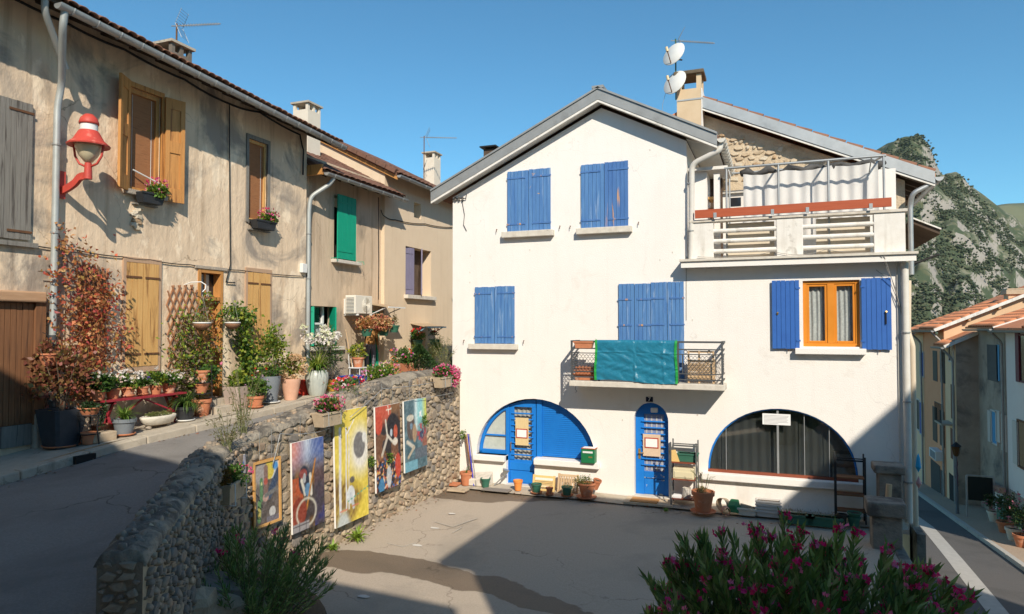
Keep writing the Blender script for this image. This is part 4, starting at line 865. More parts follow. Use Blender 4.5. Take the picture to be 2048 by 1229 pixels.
# ================================================================ stone house behind the terrace
SY = 3.2; FS = Frame('Y', SY)
SH = thing('stone_house', (3.2, SY, 4.9), 'rubble-stone house with zinc-edged roof behind the terrace', 'house')
pk_ = onY(1402, 196, SY - .35); e_ = onY(1872, 346, SY - .35); xr_ = onY(1812, 500, SY).x
slp = (pk_.z - e_.z) / (e_.x - pk_.x)
rubble = M('rubble_mortar', (.50, .395, .275), (.60, .485, .345), 5, .95, .03, 18, c3=(.38, .29, .19), s3=1.4, t3=.55, w3=.14, world=True)
mb = MB(); xl_ = pk_.x - 3.2; mb.prism([(xl_, 2), (xr_, 2), (xr_, pk_.z - .32 - slp * (xr_ - pk_.x)), (pk_.x, pk_.z - .32), (xl_, pk_.z - .32 - slp * 3.2)], lambda u, v: (u, SY, v), (0, 6, 0)); mb.build('gable_wall', rubble, SH)
mb = MB(); mb.box(xr_ - .02, xr_ + .03, SY + .005, SY + 6, -5, 5.0); mb.build('street_wall', old_plaster_b, SH)
srec = []; z = onY(1560, 345, SY).z - .5
random.seed(5)
while z < pk_.z - .3:
    h = random.uniform(.10, .19); x = onY(1395, 300, SY).x
    while x < xr_ - .05:
        wd = random.uniform(.12, .34)
        if z + h < pk_.z - .42 - slp * max(0, x + wd - pk_.x) and random.random() < .72: srec.append((x + wd / 2, z + h / 2 + random.uniform(-.03, .03), wd * random.uniform(.6, .95), h * random.uniform(.6, .95)))
        x += wd
    z += h
pale = [M('rubble_stone_%d' % i, c, tuple(v * .8 for v in c), 8, .9, .01, 30, world=True) for i, c in enumerate(((.60, .49, .35), (.52, .40, .27), (.66, .57, .44), (.48, .33, .20)))]
PSH = [];
for i in range(12): me = stone_shape(i, 7); me.materials.append(pale[i % 4]); PSH.append(me)
for (x, z, wd, h) in srec[:300]:
    o = link('stone', random.choice(PSH), None, SH); o.matrix_local = Matrix.Translation(Vector((x, SY, z)) - SH.location) @ Matrix(((wd, 0, 0, 0), (0, 0, -random.uniform(.05, .1), 0), (0, h, 0, 0), (0, 0, 0, 1)))
mb = MB()
def rs_(x0, z0, x1, z1, th, y0, y1): return MB().hexa([(x0, y0, z0 - th), (x1, y0, z1 - th), (x1, y1, z1 - th), (x0, y1, z0 - th), (x0, y0, z0), (x1, y0, z1), (x1, y1, z1), (x0, y1, z0)])
ex = e_.x; ez = e_.z; rf = rs_(pk_.x, pk_.z, ex, ez, .12, SY - .3, SY + 6.3).build('roof', tile_orange, SH); rs_(xl_, pk_.z - slp * 3.2, pk_.x, pk_.z, .12, SY - .3, SY + 6.3).build('roof', tile_orange, SH)
rs_(pk_.x, pk_.z + .03, ex - .02, ez + .03, .27, SY - .37, SY - .31).build('verge_board', zinc, rf)
rs_(pk_.x, pk_.z - .25, ex - .02, ez - .25, .05, SY - .35, SY - .31).build('verge_lath', white_dirty, rf)
rs_(xr_ - .1, ez + slp * (ex - xr_ + .1) - .125, ex, ez - .125, .03, SY - .30, SY + 6.2).build('eave_boarding', dark_timber, rf)
for k in range(5): y = SY - .15 + k * .55; rs_(xr_ - .1, ez + slp * (ex - xr_ + .1) - .16, ex - .08, ez - .16 + slp * .08, .12, y, y + .09).build('rafter', dark_timber, rf)
x = pk_.x; ln_ = math.hypot(1, slp)
for i in range(14):      # tile ends along the verge
    a, b = pk_.x + i * (ex - pk_.x) / 14 + .02, pk_.x + (i + 1) * (ex - pk_.x) / 14; za, zb2 = pk_.z - slp * (a - pk_.x) + .05, pk_.z - slp * (b - pk_.x) + .05
    MB().tube([(a, SY - .2, za - .015), (b, SY - .2, zb2 + .0)], [.07, .08], 8).build('tile', tile_mat, rf)
half_gutter('gutter', (ex + .06, SY - .37, ez - .1), (ex + .06, SY + 6, ez - .16), .09, zinc, SH)
dpts = [(ex + .02, SY - .25, ez - .18), (xr_ + .10, SY - .3, ez - .42), (xr_ + .07, SY - .2, ez - .65), (xr_ + .07, SY - .2, 4.9)]
pipe('downpipe', bend(dpts, .15), .055, zinc, SH)
# lower lean-to roof on the street side
q0, q1 = onY(1826, 441, SY + .5), onY(1876, 463, SY + .5); rs_(q0.x - .05, q0.z, q1.x, q1.z, .10, SY + .3, SY + 4).build('lean_to_roof', dark_timber, SH)
rs_(q0.x - .05, q0.z + .04, q1.x + .02, q1.z + .04, .035, SY + .25, SY + 4).build('lean_to_covering', white_dirty, SH)
cable('wall_cable', [(q1.x, SY + .4, q1.z - .55), (q0.x + .1, SY + .4, q0.z - 1.0), (q0.x - .1, SY + .3, q0.z - 1.05)], .03, cable_mat, SH)
# chimney, dishes, aerial
def yagi(name, base, mast_h, boom_dir, L, label, refl=True, mast_mat=rust):
    o = thing(name, base, label, 'aerial'); b = Vector(boom_dir).normalized(); t = Vector((0, 0, mast_h)); s = b.cross(Vector((0, 0, 1))).normalized(); u = s.cross(b)
    MB().tube([(0, 0, 0), t + Vector((0, 0, .05))], .018, 6).local('mast', mast_mat, o); MB().tube([t - b * L * .12, t + b * L], .012, 5).local('boom', zinc, o)
    mb = MB(); n = 14
    for k in range(n): p = t + b * L * (.12 + .88 * k / n); mb.tube([p - s * (.10 - .03 * k / n), p + s * (.10 - .03 * k / n)], .004, 4); mb.tube([p + u * .03 - s * .02, p - u * .03 + s * .02], .009, 4)
    mb.local('director_rods', zinc_dark, o)['kind'] = 'stuff'
    if refl:
        mb = MB()
        for sg in (1, -1):
            d = (u * sg * .8 - b * .35 * -1).normalized()
            for k in range(6): p = t + b * L * .05 + d * (.04 + .055 * k); mb.tube([p - s * .16, p + s * .16], .004, 4)
            for q in (-.14, .14): mb.tube([t + b * L * .05 + s * q, t + b * L * .05 + d * .34 + s * q], .005, 4)
        mb.local('reflector', zinc_dark, o)['kind'] = 'stuff'
    return o
CY = SY - .05; c0, c1 = onY(1354, 240, CY - .35), onY(1403, 240, CY - .35); ct = onY(1380, 148, CY - .35).z; cbz = pk_.z - 1.2
CH = thing('chimney', ((c0.x + c1.x) / 2, CY, cbz), 'tall beige rendered chimney with open top behind the white gable', 'chimney')
cmat = M('chimney_render', (.56, .42, .27), (.63, .49, .33), 3, .9, .004, 30, world=True)
hgt = ct - .38; y0_, y1_ = CY - .35, CY + .25
MB().box(c0.x, c1.x, y0_, y1_, cbz, hgt).build('stack', cmat, CH)
for x in (c0.x, c1.x - .12):
    for y in (y0_, y1_ - .12): MB().box(x, x + .12, y, y + .12, hgt, ct - .02).build('corner_post', cmat, CH)
MB().box(c0.x - .07, c1.x + .07, y0_ - .07, y1_ + .07, ct - .02, ct + .08).build('cap', M('chimney_cap', (.10, .075, .05), (.16, .12, .08), 6, .95, .01, 30, world=True), CH, bevel=.02)
MB().box(c1.x, c1.x + .02, y0_ - .01, y1_ + .01, cbz, hgt - .02).build('flashing', white_plaster, CH)
MB().box(c0.x - .008, c1.x + .02, y0_ - .012, y1_ + .012, hgt - .30, hgt - .26).build('band', zinc, CH)
def dish(px, py, Y, r, label):
    p = onY(px, py, Y); o = thing('satellite_dish', p, label, 'satellite dish', 'dishes on the chimney'); prof = [(r * t, -.30 * r * (1 - t * t)) for t in np.linspace(.001, 1, 8)] + [(r * 1.02, .012), (r, .02)]
    q = Vector((-.38, -.80, .38)).to_track_quat('Z', 'Y')
    mb = MB(); mb.lathe(prof, n=28); mb.v = [tuple(q @ Vector((v[0], v[1] * 1.12, v[2]))) for v in mb.v]; mb.local('reflector', M('dish_white', (.66, .645, .60), (.72, .70, .66), 3, .5), o, smooth=True)
    a, b = q @ Vector((0, -r * 1.05, 0)), q @ Vector((0, -.35 * r, .95 * r)); MB().tube([a, b], .014, 6).local('feed_arm', rust, o); MB().tube([b - (b - a).normalized() * .03, b + Vector((-.02, .02, .09))], .035, 8).local('receiver', M('lnb_tan', (.62, .48, .28), rough=.5), o)
    MB().tube([q @ Vector((0, 0, -.3 * r)), q @ Vector((0, 0, -.3 * r - .12)), (.18, .20, -.1)], .02, 6).local('bracket', iron, o); return o
dY = CY - .5
dish(1348, 109, dY, .30, 'white satellite dish on top of the mast above the chimney'); dish(1350, 166, dY, .31, 'white satellite dish fixed against the side of the chimney')
m0 = onY(1352, 200, dY + .14); m1 = onY(1352, 82, dY + .14)
yagi('tv_aerial', m0, m1.z - m0.z, (.9, .35, -.06), 1.0, 'grey television aerial on the mast above the satellite dishes', mast_mat=M('mast_green', (.04, .10, .05), rough=.6))
cable('dish_cable', [m0 + Vector((-.25, -.05, .2)), m0 + Vector((-.32, -.1, -.1)), m0 + Vector((-.34, -.1, -.35))], .005, cable_grey, CH, .0)
# black cowl behind the left slope
p = onY(982, 297, 2.6); CW = thing('chimney', (p.x, 2.6, p.z - .8), 'small black chimney cowl peeping over the left roof slope', 'chimney'); MB().box(p.x - .16, p.x + .16, 2.45, 2.75, p.z - .8, p.z - .06).build('stack', dark_timber, CW); MB().box(p.x - .24, p.x + .24, 2.35, 2.85, p.z - .02, p.z + .02).build('cap', iron, CW)
# ---- awning frame and white curtain on the terrace
AF = thing('awning_frame', (2.6, .1, TZ), 'galvanised tube awning frame standing on the roof terrace', 'awning')
AY = .05; t0, t1 = onY(1448, 339, AY), onY(1772, 310, AY); zt = (t0.z + t1.z) / 2
def tb_(a, b, r=.024, name='tube'): return MB().tube([a, b], r, 8).build(name, zinc, AF, smooth=True, auto=50)
tb_((t0.x, AY, zt), (t1.x, AY, zt), .026); tb_((t0.x, AY + 1.7, zt + .25), (t1.x, AY + 1.7, zt + .25), .022)
for x in (1453, 1557, 1657, 1768): u = onY(x, 380, AY).x; tb_((u, AY, TZ + .001), (u, AY, zt), .022, 'post'); tb_((u, AY, zt), (u, AY + 1.7, zt + .25), .02, 'cross_tube')
for x in (t0.x, t1.x): tb_((x, AY + 1.7, TZ + .001), (x, AY + 1.7, zt + .25), .022, 'post')
MB().tube([(t1.x - .25, AY, zt), (t1.x - .25, AY + .5, zt - .3)], .012, 6).build('strut', zinc, AF)
FA = Frame('Y', AY + .42); u0, u1 = FA.uv(1487, 400)[0], FA.uv(1757, 400)[0]; vt0, vt1 = FA.uv(1487, 349)[1], FA.uv(1757, 322)[1]
CU = thing('white_curtain', ((u0 + u1) / 2, AY + .42, TZ), 'white fabric curtain hanging from the terrace awning frame', 'curtain')
wavy('fabric', sheet_white, CU, FA, u0, u1, TZ + .02, vt0, 0, .022, 11, 140, 14, vtop=lambda t: vt0 + (vt1 - vt0) * t - .05 * abs(math.sin(t * 9.4)))
RA = M('rolled_awning', (.045, .043, .042), (.10, .095, .09), 5, .8, .01, 20, world=True)
mb = MB(); mb.tube([(u0 - .05 + (u1 - u0 + .2) * i / 20, AY + .55 + .05 * math.sin(i * 1.3), zt - .02 + .05 * math.sin(i * 1.9)) for i in range(21)], [.07 + .03 * math.sin(i * 2.1) for i in range(21)], 8); mb.build('rolled_canopy', RA, AF, smooth=True)

# ================================================================ neighbouring houses outside the picture, whose shade falls on the yard
NB = thing('neighbour_house', (8, -14, -2), 'tall beige neighbouring house beside the viewpoint', 'house')
nbm = M('neighbour_render', (.50, .42, .32), (.56, .47, .36), 2, .9, world=True)
MB().box(4.95, 9.7, -15.2, -10.6, -3, 8.85).build('wall', nbm, NB); MB().box(4.5, 9.95, -15.3, -10.5, 8.851, 9.05).build('roof', tile_mat, NB)
MB().prism([(9.705, -3), (18, -3), (18, 14), (14.8, 14.4), (12, 11.75), (9.705, 9.4)], lambda u, v: (u, -10.5, v), (0, -6, 0)).build('tall_wall', nbm, NB)
NC = thing('neighbour_house', (0, -18, 0), 'gabled beige neighbouring house behind the viewpoint', 'house')
MB().prism([(-6, -.5), (4.9, -.5), (5.4, 8.85), (3.5, 9.0), (.8, 9.95), (-2, 10.7), (-6, 9.4)], lambda u, v: (u, -16.6, v), (0, -6, 0)).build('wall', nbm, NC)
# ================================================================ old houses along the lane (walls facing the lane, w towards it)
LX = -8.2
def tile_mesh(name, wd, ln, mat, hump=.045, n=6):
    mb = MB()
    for x in (0, ln):
        for rr in (0, -.018):
            for k in range(n + 1):
                a = math.pi * k / n; s = 1. if x == 0 else 1.06
                mb.v.append((x, -wd / 2 * math.cos(a) * s, hump * math.sin(a) * s + rr))
    m = n + 1
    for k in range(n): mb.f += [(k, k + 1, 2 * m + k + 1, 2 * m + k), (m + k, 3 * m + k, 3 * m + k + 1, m + k + 1), (k, m + k, m + k + 1, k + 1), (2 * m + k, 2 * m + k + 1, 3 * m + k + 1, 3 * m + k)]
    me = mb.mesh(name, smooth=True); me.materials.append(mat); return me
def lane_roof(par, y0, y1, xe, ze, kz, pitch, depth, mat, tmesh, tw, tl, rows, slab_mat):
    t = math.tan(pitch); Y0 = (y0 + y1) / 2
    z = lambda x, y: ze + kz * (y - Y0) + (xe - x) * t
    xb = xe - depth; mb = MB()
    mb.hexa([(xb, y0, z(xb, y0) - .08), (xe, y0, z(xe, y0) - .08), (xe, y1, z(xe, y1) - .08), (xb, y1, z(xb, y1) - .08), (xb, y0, z(xb, y0)), (xe, y0, z(xe, y0)), (xe, y1, z(xe, y1)), (xb, y1, z(xb, y1))])
    rf = mb.build('roof', slab_mat, par)
    n = int((y1 - y0) / tw)
    for r in range(rows):
        for i in range(n):
            y = y0 + (i + .5) * (y1 - y0) / n; x = xe + .04 - (r + 1) * tl * math.cos(pitch)
            o = link('tile', tmesh, None, rf); o.location = Vector((x, y, z(x, y) + .022 + .02 * (r % 1))) - wloc(rf); o.rotation_euler = (math.atan(kz), pitch - .03 + random.uniform(-.02, .02), random.uniform(-.02, .02))
    return rf, z
def rafters(par, y0, y1, zf, step, xw, xe, mat=dark_timber):
    y = y0
    while y < y1:
        a, b = zf(xw, y) - .14, zf(xe, y) - .14; MB().hexa([(xw, y, a - .06), (xe, y, b - .05), (xe, y + .08, b - .05), (xw, y + .08, a - .06), (xw, y, a + .055), (xe, y, b + .055), (xe, y + .08, b + .055), (xw, y + .08, a + .055)]).build('rafter', mat, par); y += step
F1 = Frame('X', LX); Y1 = onX(611, 600, LX).y
# ---------------- old house with the lamp
H1 = thing('old_house', (LX, -6, 1.9), 'weathered tan plaster house with wooden shutters along the lane', 'house')
gA, gB = onX(117, 8, LX + .78), onX(643, 272, LX + .78); kz = (gB.z - gA.z) / (gB.y - gA.y); zg = lambda y: gA.z + kz * (y - gA.y)
ytop = -18.
w1 = F1.rect(257, 184, 321, 385); w2 = F1.rect(496, 283, 534, 444); dd = F1.rect(394, 540, 444, 792); dd = (dd[0], dd[1], zwalk((dd[0] + dd[1]) / 2) + .25, dd[3])
rc = lambda r: [(r[1], r[2]), (r[1], r[3]), (r[0], r[3]), (r[0], r[2])]
zeave = lambda y: zg(y) + .55
mb = MB(); mb.holed([(ytop, .8), (Y1, 1.6), (Y1, zeave(Y1) - .05), (ytop, zeave(ytop) - .05)], [rc(w1), rc(w2), rc(dd)], lambda u, v: (LX, u, v), (-.22, 0, 0)); mb.build('front_wall', old_plaster, H1)
MB().add([(LX, Y1, 1), (LX - 7, Y1, 1), (LX - 7, Y1, zeave(Y1) + 3), (LX, Y1, zeave(Y1) - .05)], [(0, 1, 2, 3)]).build('end_wall', old_plaster_b, H1, recalc=False)
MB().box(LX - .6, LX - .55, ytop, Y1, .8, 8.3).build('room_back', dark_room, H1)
canal = tile_mesh('canal_tile', .17, .42, tile_mat, .04)
rf1, z1f = lane_roof(H1, ytop, Y1 + .35, LX + .72, zg((ytop + Y1 + .35) / 2) + .1, kz, R(25), 5.2, tile_mat, canal, .17, .36, 4, dark_timber)
rafters(H1, -11., Y1, z1f, .55, LX - .2, LX + .66)
P(F1, 'eave_board', dark_timber, H1, ytop, Y1 + .3, 0, 0.01, .1, .2) if False else None
half_gutter('gutter', (LX + .80, gA.y - .02, zg(gA.y)), (LX + .80, Y1 + .42, zg(Y1 + .42)), .085, zinc, H1, hooks=18)
# downpipe with its forked head
u, v = F1.uv(113, 300, .1); yb = u; py = F1.uv(120, 60, .3)
pipe('downpipe', bend([(LX + .78, gA.y + .1, zg(gA.y) - .06), (LX + .74, gA.y + .1, zg(gA.y) - .3), (LX + .16, yb + .02, zg(yb) - .95), (LX + .10, yb, zg(yb) - 1.3), (LX + .10, yb, zwalk(yb) + 1.7)], .15), .052, pipe_grey, H1, [((LX + .10, yb, z), (0, 0, 1)) for z in (6.6, 5.2, 4.2)])
pipe('downpipe', bend([(LX + .72, gA.y - .14, zg(gA.y) + .4), (LX + .62, gA.y - .1, zg(gA.y) - .12), (LX + .3, yb - .02, zg(yb) - .72)], .12), .05, pipe_grey, H1)
pipe('cast_iron_pipe', [(LX + .10, yb, zwalk(yb) - .05), (LX + .10, yb, zwalk(yb) + 1.72)], .058, M('cast_iron', (.05, .055, .06), rough=.6), H1)
# upper window with panelled shutters and bamboo blind
def blind_window(fr, par, r, frame_mat, fw=.07, proud=.03):
    u0, u1, v0, v1 = r; wf = P(fr, 'window', frame_mat, par, u0, u1, v1 - fw * 1.2, v1, -.16, -.04)
    for (a, b) in ((u0, u0 + fw), (u1 - fw, u1)): P(fr, 'jamb', frame_mat, wf, a, b, v0, v1 - fw * 1.2, -.16, -.04)
    P(fr, 'ledge', frame_mat, wf, u0, u1, v0, v0 + .05, -.16, .0)
    P(fr, 'blind', bamboo, wf, u0 + fw, u1 - fw, v0 + .05, v1 - fw * 1.2, -.10, -.085)
    for t in (.2, .8): u = u0 + (u1 - u0) * t; MB().tube([fr(u, v0 + .06, -.083), fr(u, v1 - .1, -.083)], .004, 4).build('blind_cord', white_metal, wf)
    return wf
bw = blind_window(F1, H1, w1, oak)
for (a, b, c, d) in ((w1[0] - .05, w1[1] + .05, w1[3], w1[3] + .09), (w1[0] - .05, w1[0], w1[2], w1[3]), (w1[1], w1[1] + .05, w1[2], w1[3])): P(F1, 'casing', oak, bw, a, b, c, d, -.02, .035)
def panel_shutter(fr, par, hu, sg, wd, v0, v1, ang, mat):
    ca, sa = math.cos(ang), math.sin(ang)
    f = lambda t, v, k: fr(hu + sg * (t * ca) - sg * k * sa, v, .04 + t * sa + k * ca)
    def bx(mb, a, b, c, d, e, g): return mb.hexa([f(a, c, e), f(b, c, e), f(b, c, g), f(a, c, g), f(a, d, e), f(b, d, e), f(b, d, g), f(a, d, g)])
    s = bx(MB(), .06, wd - .06, v0 + .1, v1 - .1, .012, .024).build('shutter', mat, par)
    for (a, b) in ((0, .085), (wd - .085, wd)): bx(MB(), a, b, v0, v1, 0, .045).build('stile', mat, s)
    m = (v0 + v1) / 2 + .05
    for (c, d) in ((v0, v0 + .26), (m - .1, m + .12), (v1 - .2, v1)): bx(MB(), .085, wd - .085, c, d, 0, .043).build('rail', mat, s)
    return s
hw = (w1[1] - w1[0]) * .56
panel_shutter(F1, H1, w1[0] - .05, -1, hw, w1[2] - .05, w1[3] + .08, R(28), oak); panel_shutter(F1, H1, w1[1] + .05, 1, hw, w1[2] - .1, w1[3] + .02, R(14), oak)
P(F1, 'broken_sill', rough_plaster, H1, w1[0] - .1, w1[1] + .1, w1[2] - .1, w1[2] - .01, -.05, .10, .01)
MB().tube([F1(w1[0] + .1, w1[2] + .36, .0), F1(w1[1], w1[2] + .17, .1)], .012, 5).build('curtain_rod', white_metal, H1)
for k in range(9):       # bare rubble where the plaster fell below the sill
    u, v = F1.uv(270 + random.uniform(-7, 12), 415 + k * 5); o = link('stone', random.choice(PSH), None, H1); o.matrix_local = Matrix.Translation(Vector((LX, u, v)) - H1.location) @ Matrix(((0, 0, .09, 0), (.16, 0, 0, 0), (0, .11, 0, 0), (0, 0, 0, 1)))
# narrow upper window with grey frame
bw2 = blind_window(F1, H1, w2, pine, .05)
for (a, b, c, d) in ((w2[0] - .07, w2[1] + .07, w2[3], w2[3] + .09), (w2[0] - .07, w2[0], w2[2] - .05, w2[3]), (w2[1], w2[1] + .07, w2[2] - .05, w2[3]), (w2[0], w2[1], w2[2] - .07, w2[2])): P(F1, 'casing', grey_wood, bw2, a, b, c, d, -.02, .03)
# ground floor shutters in frames
for (x0, y0, x1, y1) in ((249, 527, 314, 733), (493, 546, 537, 704)):
    r = F1.rect(x0, y0, x1, y1); m = (r[0] + r[1]) / 2; fm = M('pinkish_frame', (.50, .33, .22), (.42, .27, .17), 4, .8, .002, 40, stretch=(9, 9, .8), world=True)
    for (a, b, c, d) in ((r[0] - .06, r[0], r[2] - .1, r[3] + .09), (r[1], r[1] + .06, r[2] - .1, r[3] + .09), (r[0], r[1], r[3] + .002, r[3] + .09), (r[0], r[1], r[2] - .1, r[2] - .002)): P(F1, 'shutter_frame', fm, H1, a, b, c, d, -.02, .035)
    shutter(F1, H1, r[0], m - .004, r[2], r[3], .005, pine, 3, straps_v=(.12, .86), sl=.9); shutter(F1, H1, m + .004, r[1], r[2], r[3], .005, pine, 3, hinge='r', straps_v=(.12, .86), sl=.9)
# panelled front door with transom
u0, u1, v0, v1 = dd; W = -.14
dr = P(F1, 'door', door_wood, H1, u0 + .07, u1 - .07, v0, v1 - .62, W - .03, W)
for (a, b, c, d) in ((u0, u0 + .07, v0, v1), (u1 - .07, u1, v0, v1), (u0 + .07, u1 - .07, v1 - .07, v1), (u0 + .07, u1 - .07, v1 - .62, v1 - .55)): P(F1, 'door_frame', oak, dr, a, b, c, d, W - .04, .02)
for (c, d) in ((v0 + .12, v0 + .55), (v0 + .70, v1 - 1.12), (v1 - 1.0, v1 - .72)): P(F1, 'door_panel', oak, dr, u0 + .17, u1 - .17, c, d, W + .001, W + .02, .008)
P(F1, 'transom_pane', dark_pane, dr, u0 + .07, u1 - .07, v1 - .55, v1 - .07, W - .05, W - .04)
P(F1, 'transom_curtain', curtain_mat, dr, u0 + .1, u1 - .2, v1 - .54, v1 - .09, W - .038, W - .03); P(F1, 'transom_bar', oak, dr, (u0 + u1) / 2 - .02, (u0 + u1) / 2 + .02, v1 - .55, v1 - .07, W - .029, W)
P(F1, 'letter_slot', iron, dr, (u0 + u1) / 2 + .08, (u0 + u1) / 2 + .13, v0 + .8, v0 + 1.05, W + .021, W + .03)
P(F1, 'door_lintel', rough_plaster, H1, u0 - .1, u1 + .1, v1 + .001, v1 + .07, -.02, .04, .01)
for k in range(2): P(F1, 'door_step', concrete, H1, u0 - .1, u1 + .25 - .1 * k, v0 - .25 + .12 * k - .1, v0 - .13 + .12 * k, -.2, .62 - .3 * k, .012)
# far-left grey shutter and the old barn door
r = F1.rect(-30, 197, 60, 478); shutter(F1, H1, r[0], r[1], r[2], r[3], .01, grey_wood, 8, hinge='r', straps_v=(.06, .93), sl=.55); P(F1, 'window_sill', grey_wood, H1, r[0], r[1] + .1, r[2] - .1, r[2] - .03, -.02, .08)
r = F1.rect(-60, 604, 62, 905); zb_ = zwalk(r[1]) + .12
bdr = P(F1, 'barn_door', old_wood, H1, r[0], r[1], zb_, r[3], -.02, .01)
for k in range(10): a = r[0] + (r[1] - r[0]) * k / 10; P(F1, 'plank', old_wood, bdr, a + .004, a + (r[1] - r[0]) / 10 - .004, zb_ + .28, r[3] - .01, .0105, .03 + random.uniform(0, .008))
P(F1, 'jamb', beam_wood if False else old_wood, bdr, r[1] + .005, r[1] + .16, zb_ + .25, r[3], -.02, .08); P(F1, 'foot_board', grey_wood, bdr, r[0], r[1], zb_ - .05, zb_ + .27, .0105, .045)
P(F1, 'lintel_beam', beam_wood, bdr, r[0], F1.uv(83, 590)[0], r[3] + .005, r[3] + .17, -.02, .14, .025)
P(F1, 'jamb_stone', rough_plaster, H1, r[1] + .01, r[1] + .34, zwalk(r[1]) - .1, zb_ + .42, -.02, .12, .03)
# cables
cable('wall_cable', [F1(*F1.uv(x, y, .03), .03) for x, y in ((-10, 482), (60, 490), (150, 500), (245, 514), (300, 520), (380, 530), (480, 541), (608, 553))], .010, cable_mat, H1, .02, 6)
cable('wall_cable', [F1(*F1.uv(x, y, .04), .04) for x, y in ((459, 208), (459, 300), (460, 430), (461, 530), (452, 565), (470, 566))], .013, cable_mat, H1, 0, 4)
cable('eave_cable', [F1(*F1.uv(x, y, .06), .06) for x, y in ((-20, -30), (130, 45), (250, 100), (370, 160), (458, 208), (520, 225), (600, 270), (607, 300), (606, 350))], .022, cable_mat, H1, .03, 6)
u, v = F1.uv(604, 537); P(F1, 'meter_box', white_metal, H1, u - .09, u + .09, v - .11, v + .11, .0, .09, .01)
# wall pipe on the corner to the next house
# ---------------- lamp
lp = F1.uv(122, 368); SL = thing('street_lamp', (LX, lp[0], lp[1] - .25), 'red wall lantern with amber globe on a curved bracket', 'lamp')
hp = onX(177, 300, LX + .62); cy, cx = hp.y, hp.x
zz = lambda py: onX(177, py, cx).z
P(F1, 'back_plate', red_paint, SL, lp[0] - .05, lp[0] + .05, lp[1] - .24, lp[1] + .2, .0, .04)
za = zz(352); arm = [(LX + .03, lp[0], lp[1] - .12), (LX + .20, lp[0] + .0, lp[1] - .07), (LX + .34, lp[0] + (cy - lp[0]) * .45, za - .09), (LX + .44, lp[0] + (cy - lp[0]) * .7, za), (cx, cy, za)]
sm = bend(arm, .12, 4); mb = MB()
for a, b in zip(sm, sm[1:]): mb.bar(a, b + (b - a).normalized() * .012, .055, .11)
mb.build('bracket_arm', red_paint, SL)
MB().tube([(cx, cy, za - .055), (cx, cy, za + .2)], [.06, .05], 14).build('socket', red_paint, SL, smooth=True, auto=40)
zb1, zg0, zg1, zh0, zh1, ztp = zz(325), zz(327), zz(287), zz(291), zz(262), zz(237); rh = .30
for s in (-1, 1):
    d = Vector((.36, .93, 0)).normalized() * -1 if False else Vector((.93, .36, 0)); d = Vector((math.cos(R(21)), math.sin(R(21)), 0))
    MB().tube([Vector((cx, cy, za + .14)) + d * s * r_ + Vector((0, 0, z_)) for r_, z_ in ((.03, 0), (.14, .05), (.21, .17), (.235, .33), (.22, zh0 - za - .12))], .018, 8).build('yoke', red_paint, SL, smooth=True)
hg = zg1 - zg0
MB().lathe([(.001, 0), (.06, .02), (.13, hg * .35), (.19, hg * .75), (.205, hg)], (cx, cy, zg0), 24).build('globe', lamp_glass, SL, smooth=True)
MB().lathe([(.205, 0.02), (rh, -.02), (rh + .005, 0), (.22, .075), (.15, (zh1 - zh0) * .9), (.13, zh1 - zh0)], (cx, cy, zh0), 28).build('hat', red_paint, SL, smooth=True, auto=60)
MB().lathe([(.125, 0), (.125, .10)], (cx, cy, zh1), 20).build('collar', white_metal, SL, smooth=True, auto=40)
MB().lathe([(.14, 0), (.142, .03), (.12, .10), (.06, .16), (.001, .175)], (cx, cy, zh1 + .10), 20).build('dome', red_paint, SL, smooth=True)
# ---------------- house with green shutters
L2 = -8.32; F2 = Frame('X', L2); Y2 = onX(761, 600, L2).y
H2 = thing('green_shutter_house', (L2, (Y1 + Y2) / 2, 2), 'narrow tan house with green shutters and low tiled eave', 'house')
g2a, g2b = onX(657, 348, L2 + .62), onX(797, 394, L2 + .62); k2 = (g2b.z - g2a.z) / (g2b.y - g2a.y); z2e = (g2a.z + g2b.z) / 2 + .1
lw2 = F2.rect(618, 613, 672, 694); dr2 = F2.rect(729, 622, 757, 735); dr2 = (dr2[0], dr2[1], zwalk(dr2[0]) + .1, dr2[3]); uw2 = F2.rect(668, 395, 706, 522)
mb = MB(); mb.holed([(Y1 + .005, 1.6), (Y2, 1.6), (Y2, z2e + .4), (Y1 + .005, z2e + .4)], [rc(lw2), rc(dr2), rc(uw2)], lambda u, v: (L2, u, v), (-.28, 0, 0)); mb.build('front_wall', old_plaster_b, H2)
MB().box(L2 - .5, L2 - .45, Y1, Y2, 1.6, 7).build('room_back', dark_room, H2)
dz = F2.uv(700, 699)[1]; P(F2, 'dado', rough_plaster, H2, Y1 + .08, dr2[0] - .05, 1.7, dz, -.02, .03)
flat_t = tile_mesh('interlocking_tile', .26, .34, tile_brown, .035)
rf2, z2f = lane_roof(H2, Y1 + .05, Y2 + .35, L2 + .55, z2e, k2, R(28), 3.4, tile_brown, flat_t, .25, .30, 10, tile_brown)
rafters(H2, Y1 + .2, Y2, z2f, .6, L2 - .2, L2 + .5); half_gutter('gutter', (L2 + .62, Y1 + .12, g2a.z + .02), (L2 + .62, Y2 + .4, g2b.z - .01), .075, zinc, H2, hooks=7)
P(F2, 'fascia_board', oak, H2, Y1 + .02, Y1 + .09, z2e - .15, z2e + .1, .05, .55)
yp = F2.uv(613, 500, .1)[0] + .05
pipe('downpipe', bend([(L2 + .6, yp + .35, g2a.z - .05), (L2 + .5, yp + .3, g2a.z - .22), (L2 + .15, yp + .02, g2a.z - .55), (L2 + .12, yp, g2a.z - .9), (L2 + .12, yp, zwalk(yp))], .14), .055, pipe_grey, H2, [((L2 + .12, yp, z), (0, 0, 1)) for z in (6, 4.9, 3.4)])
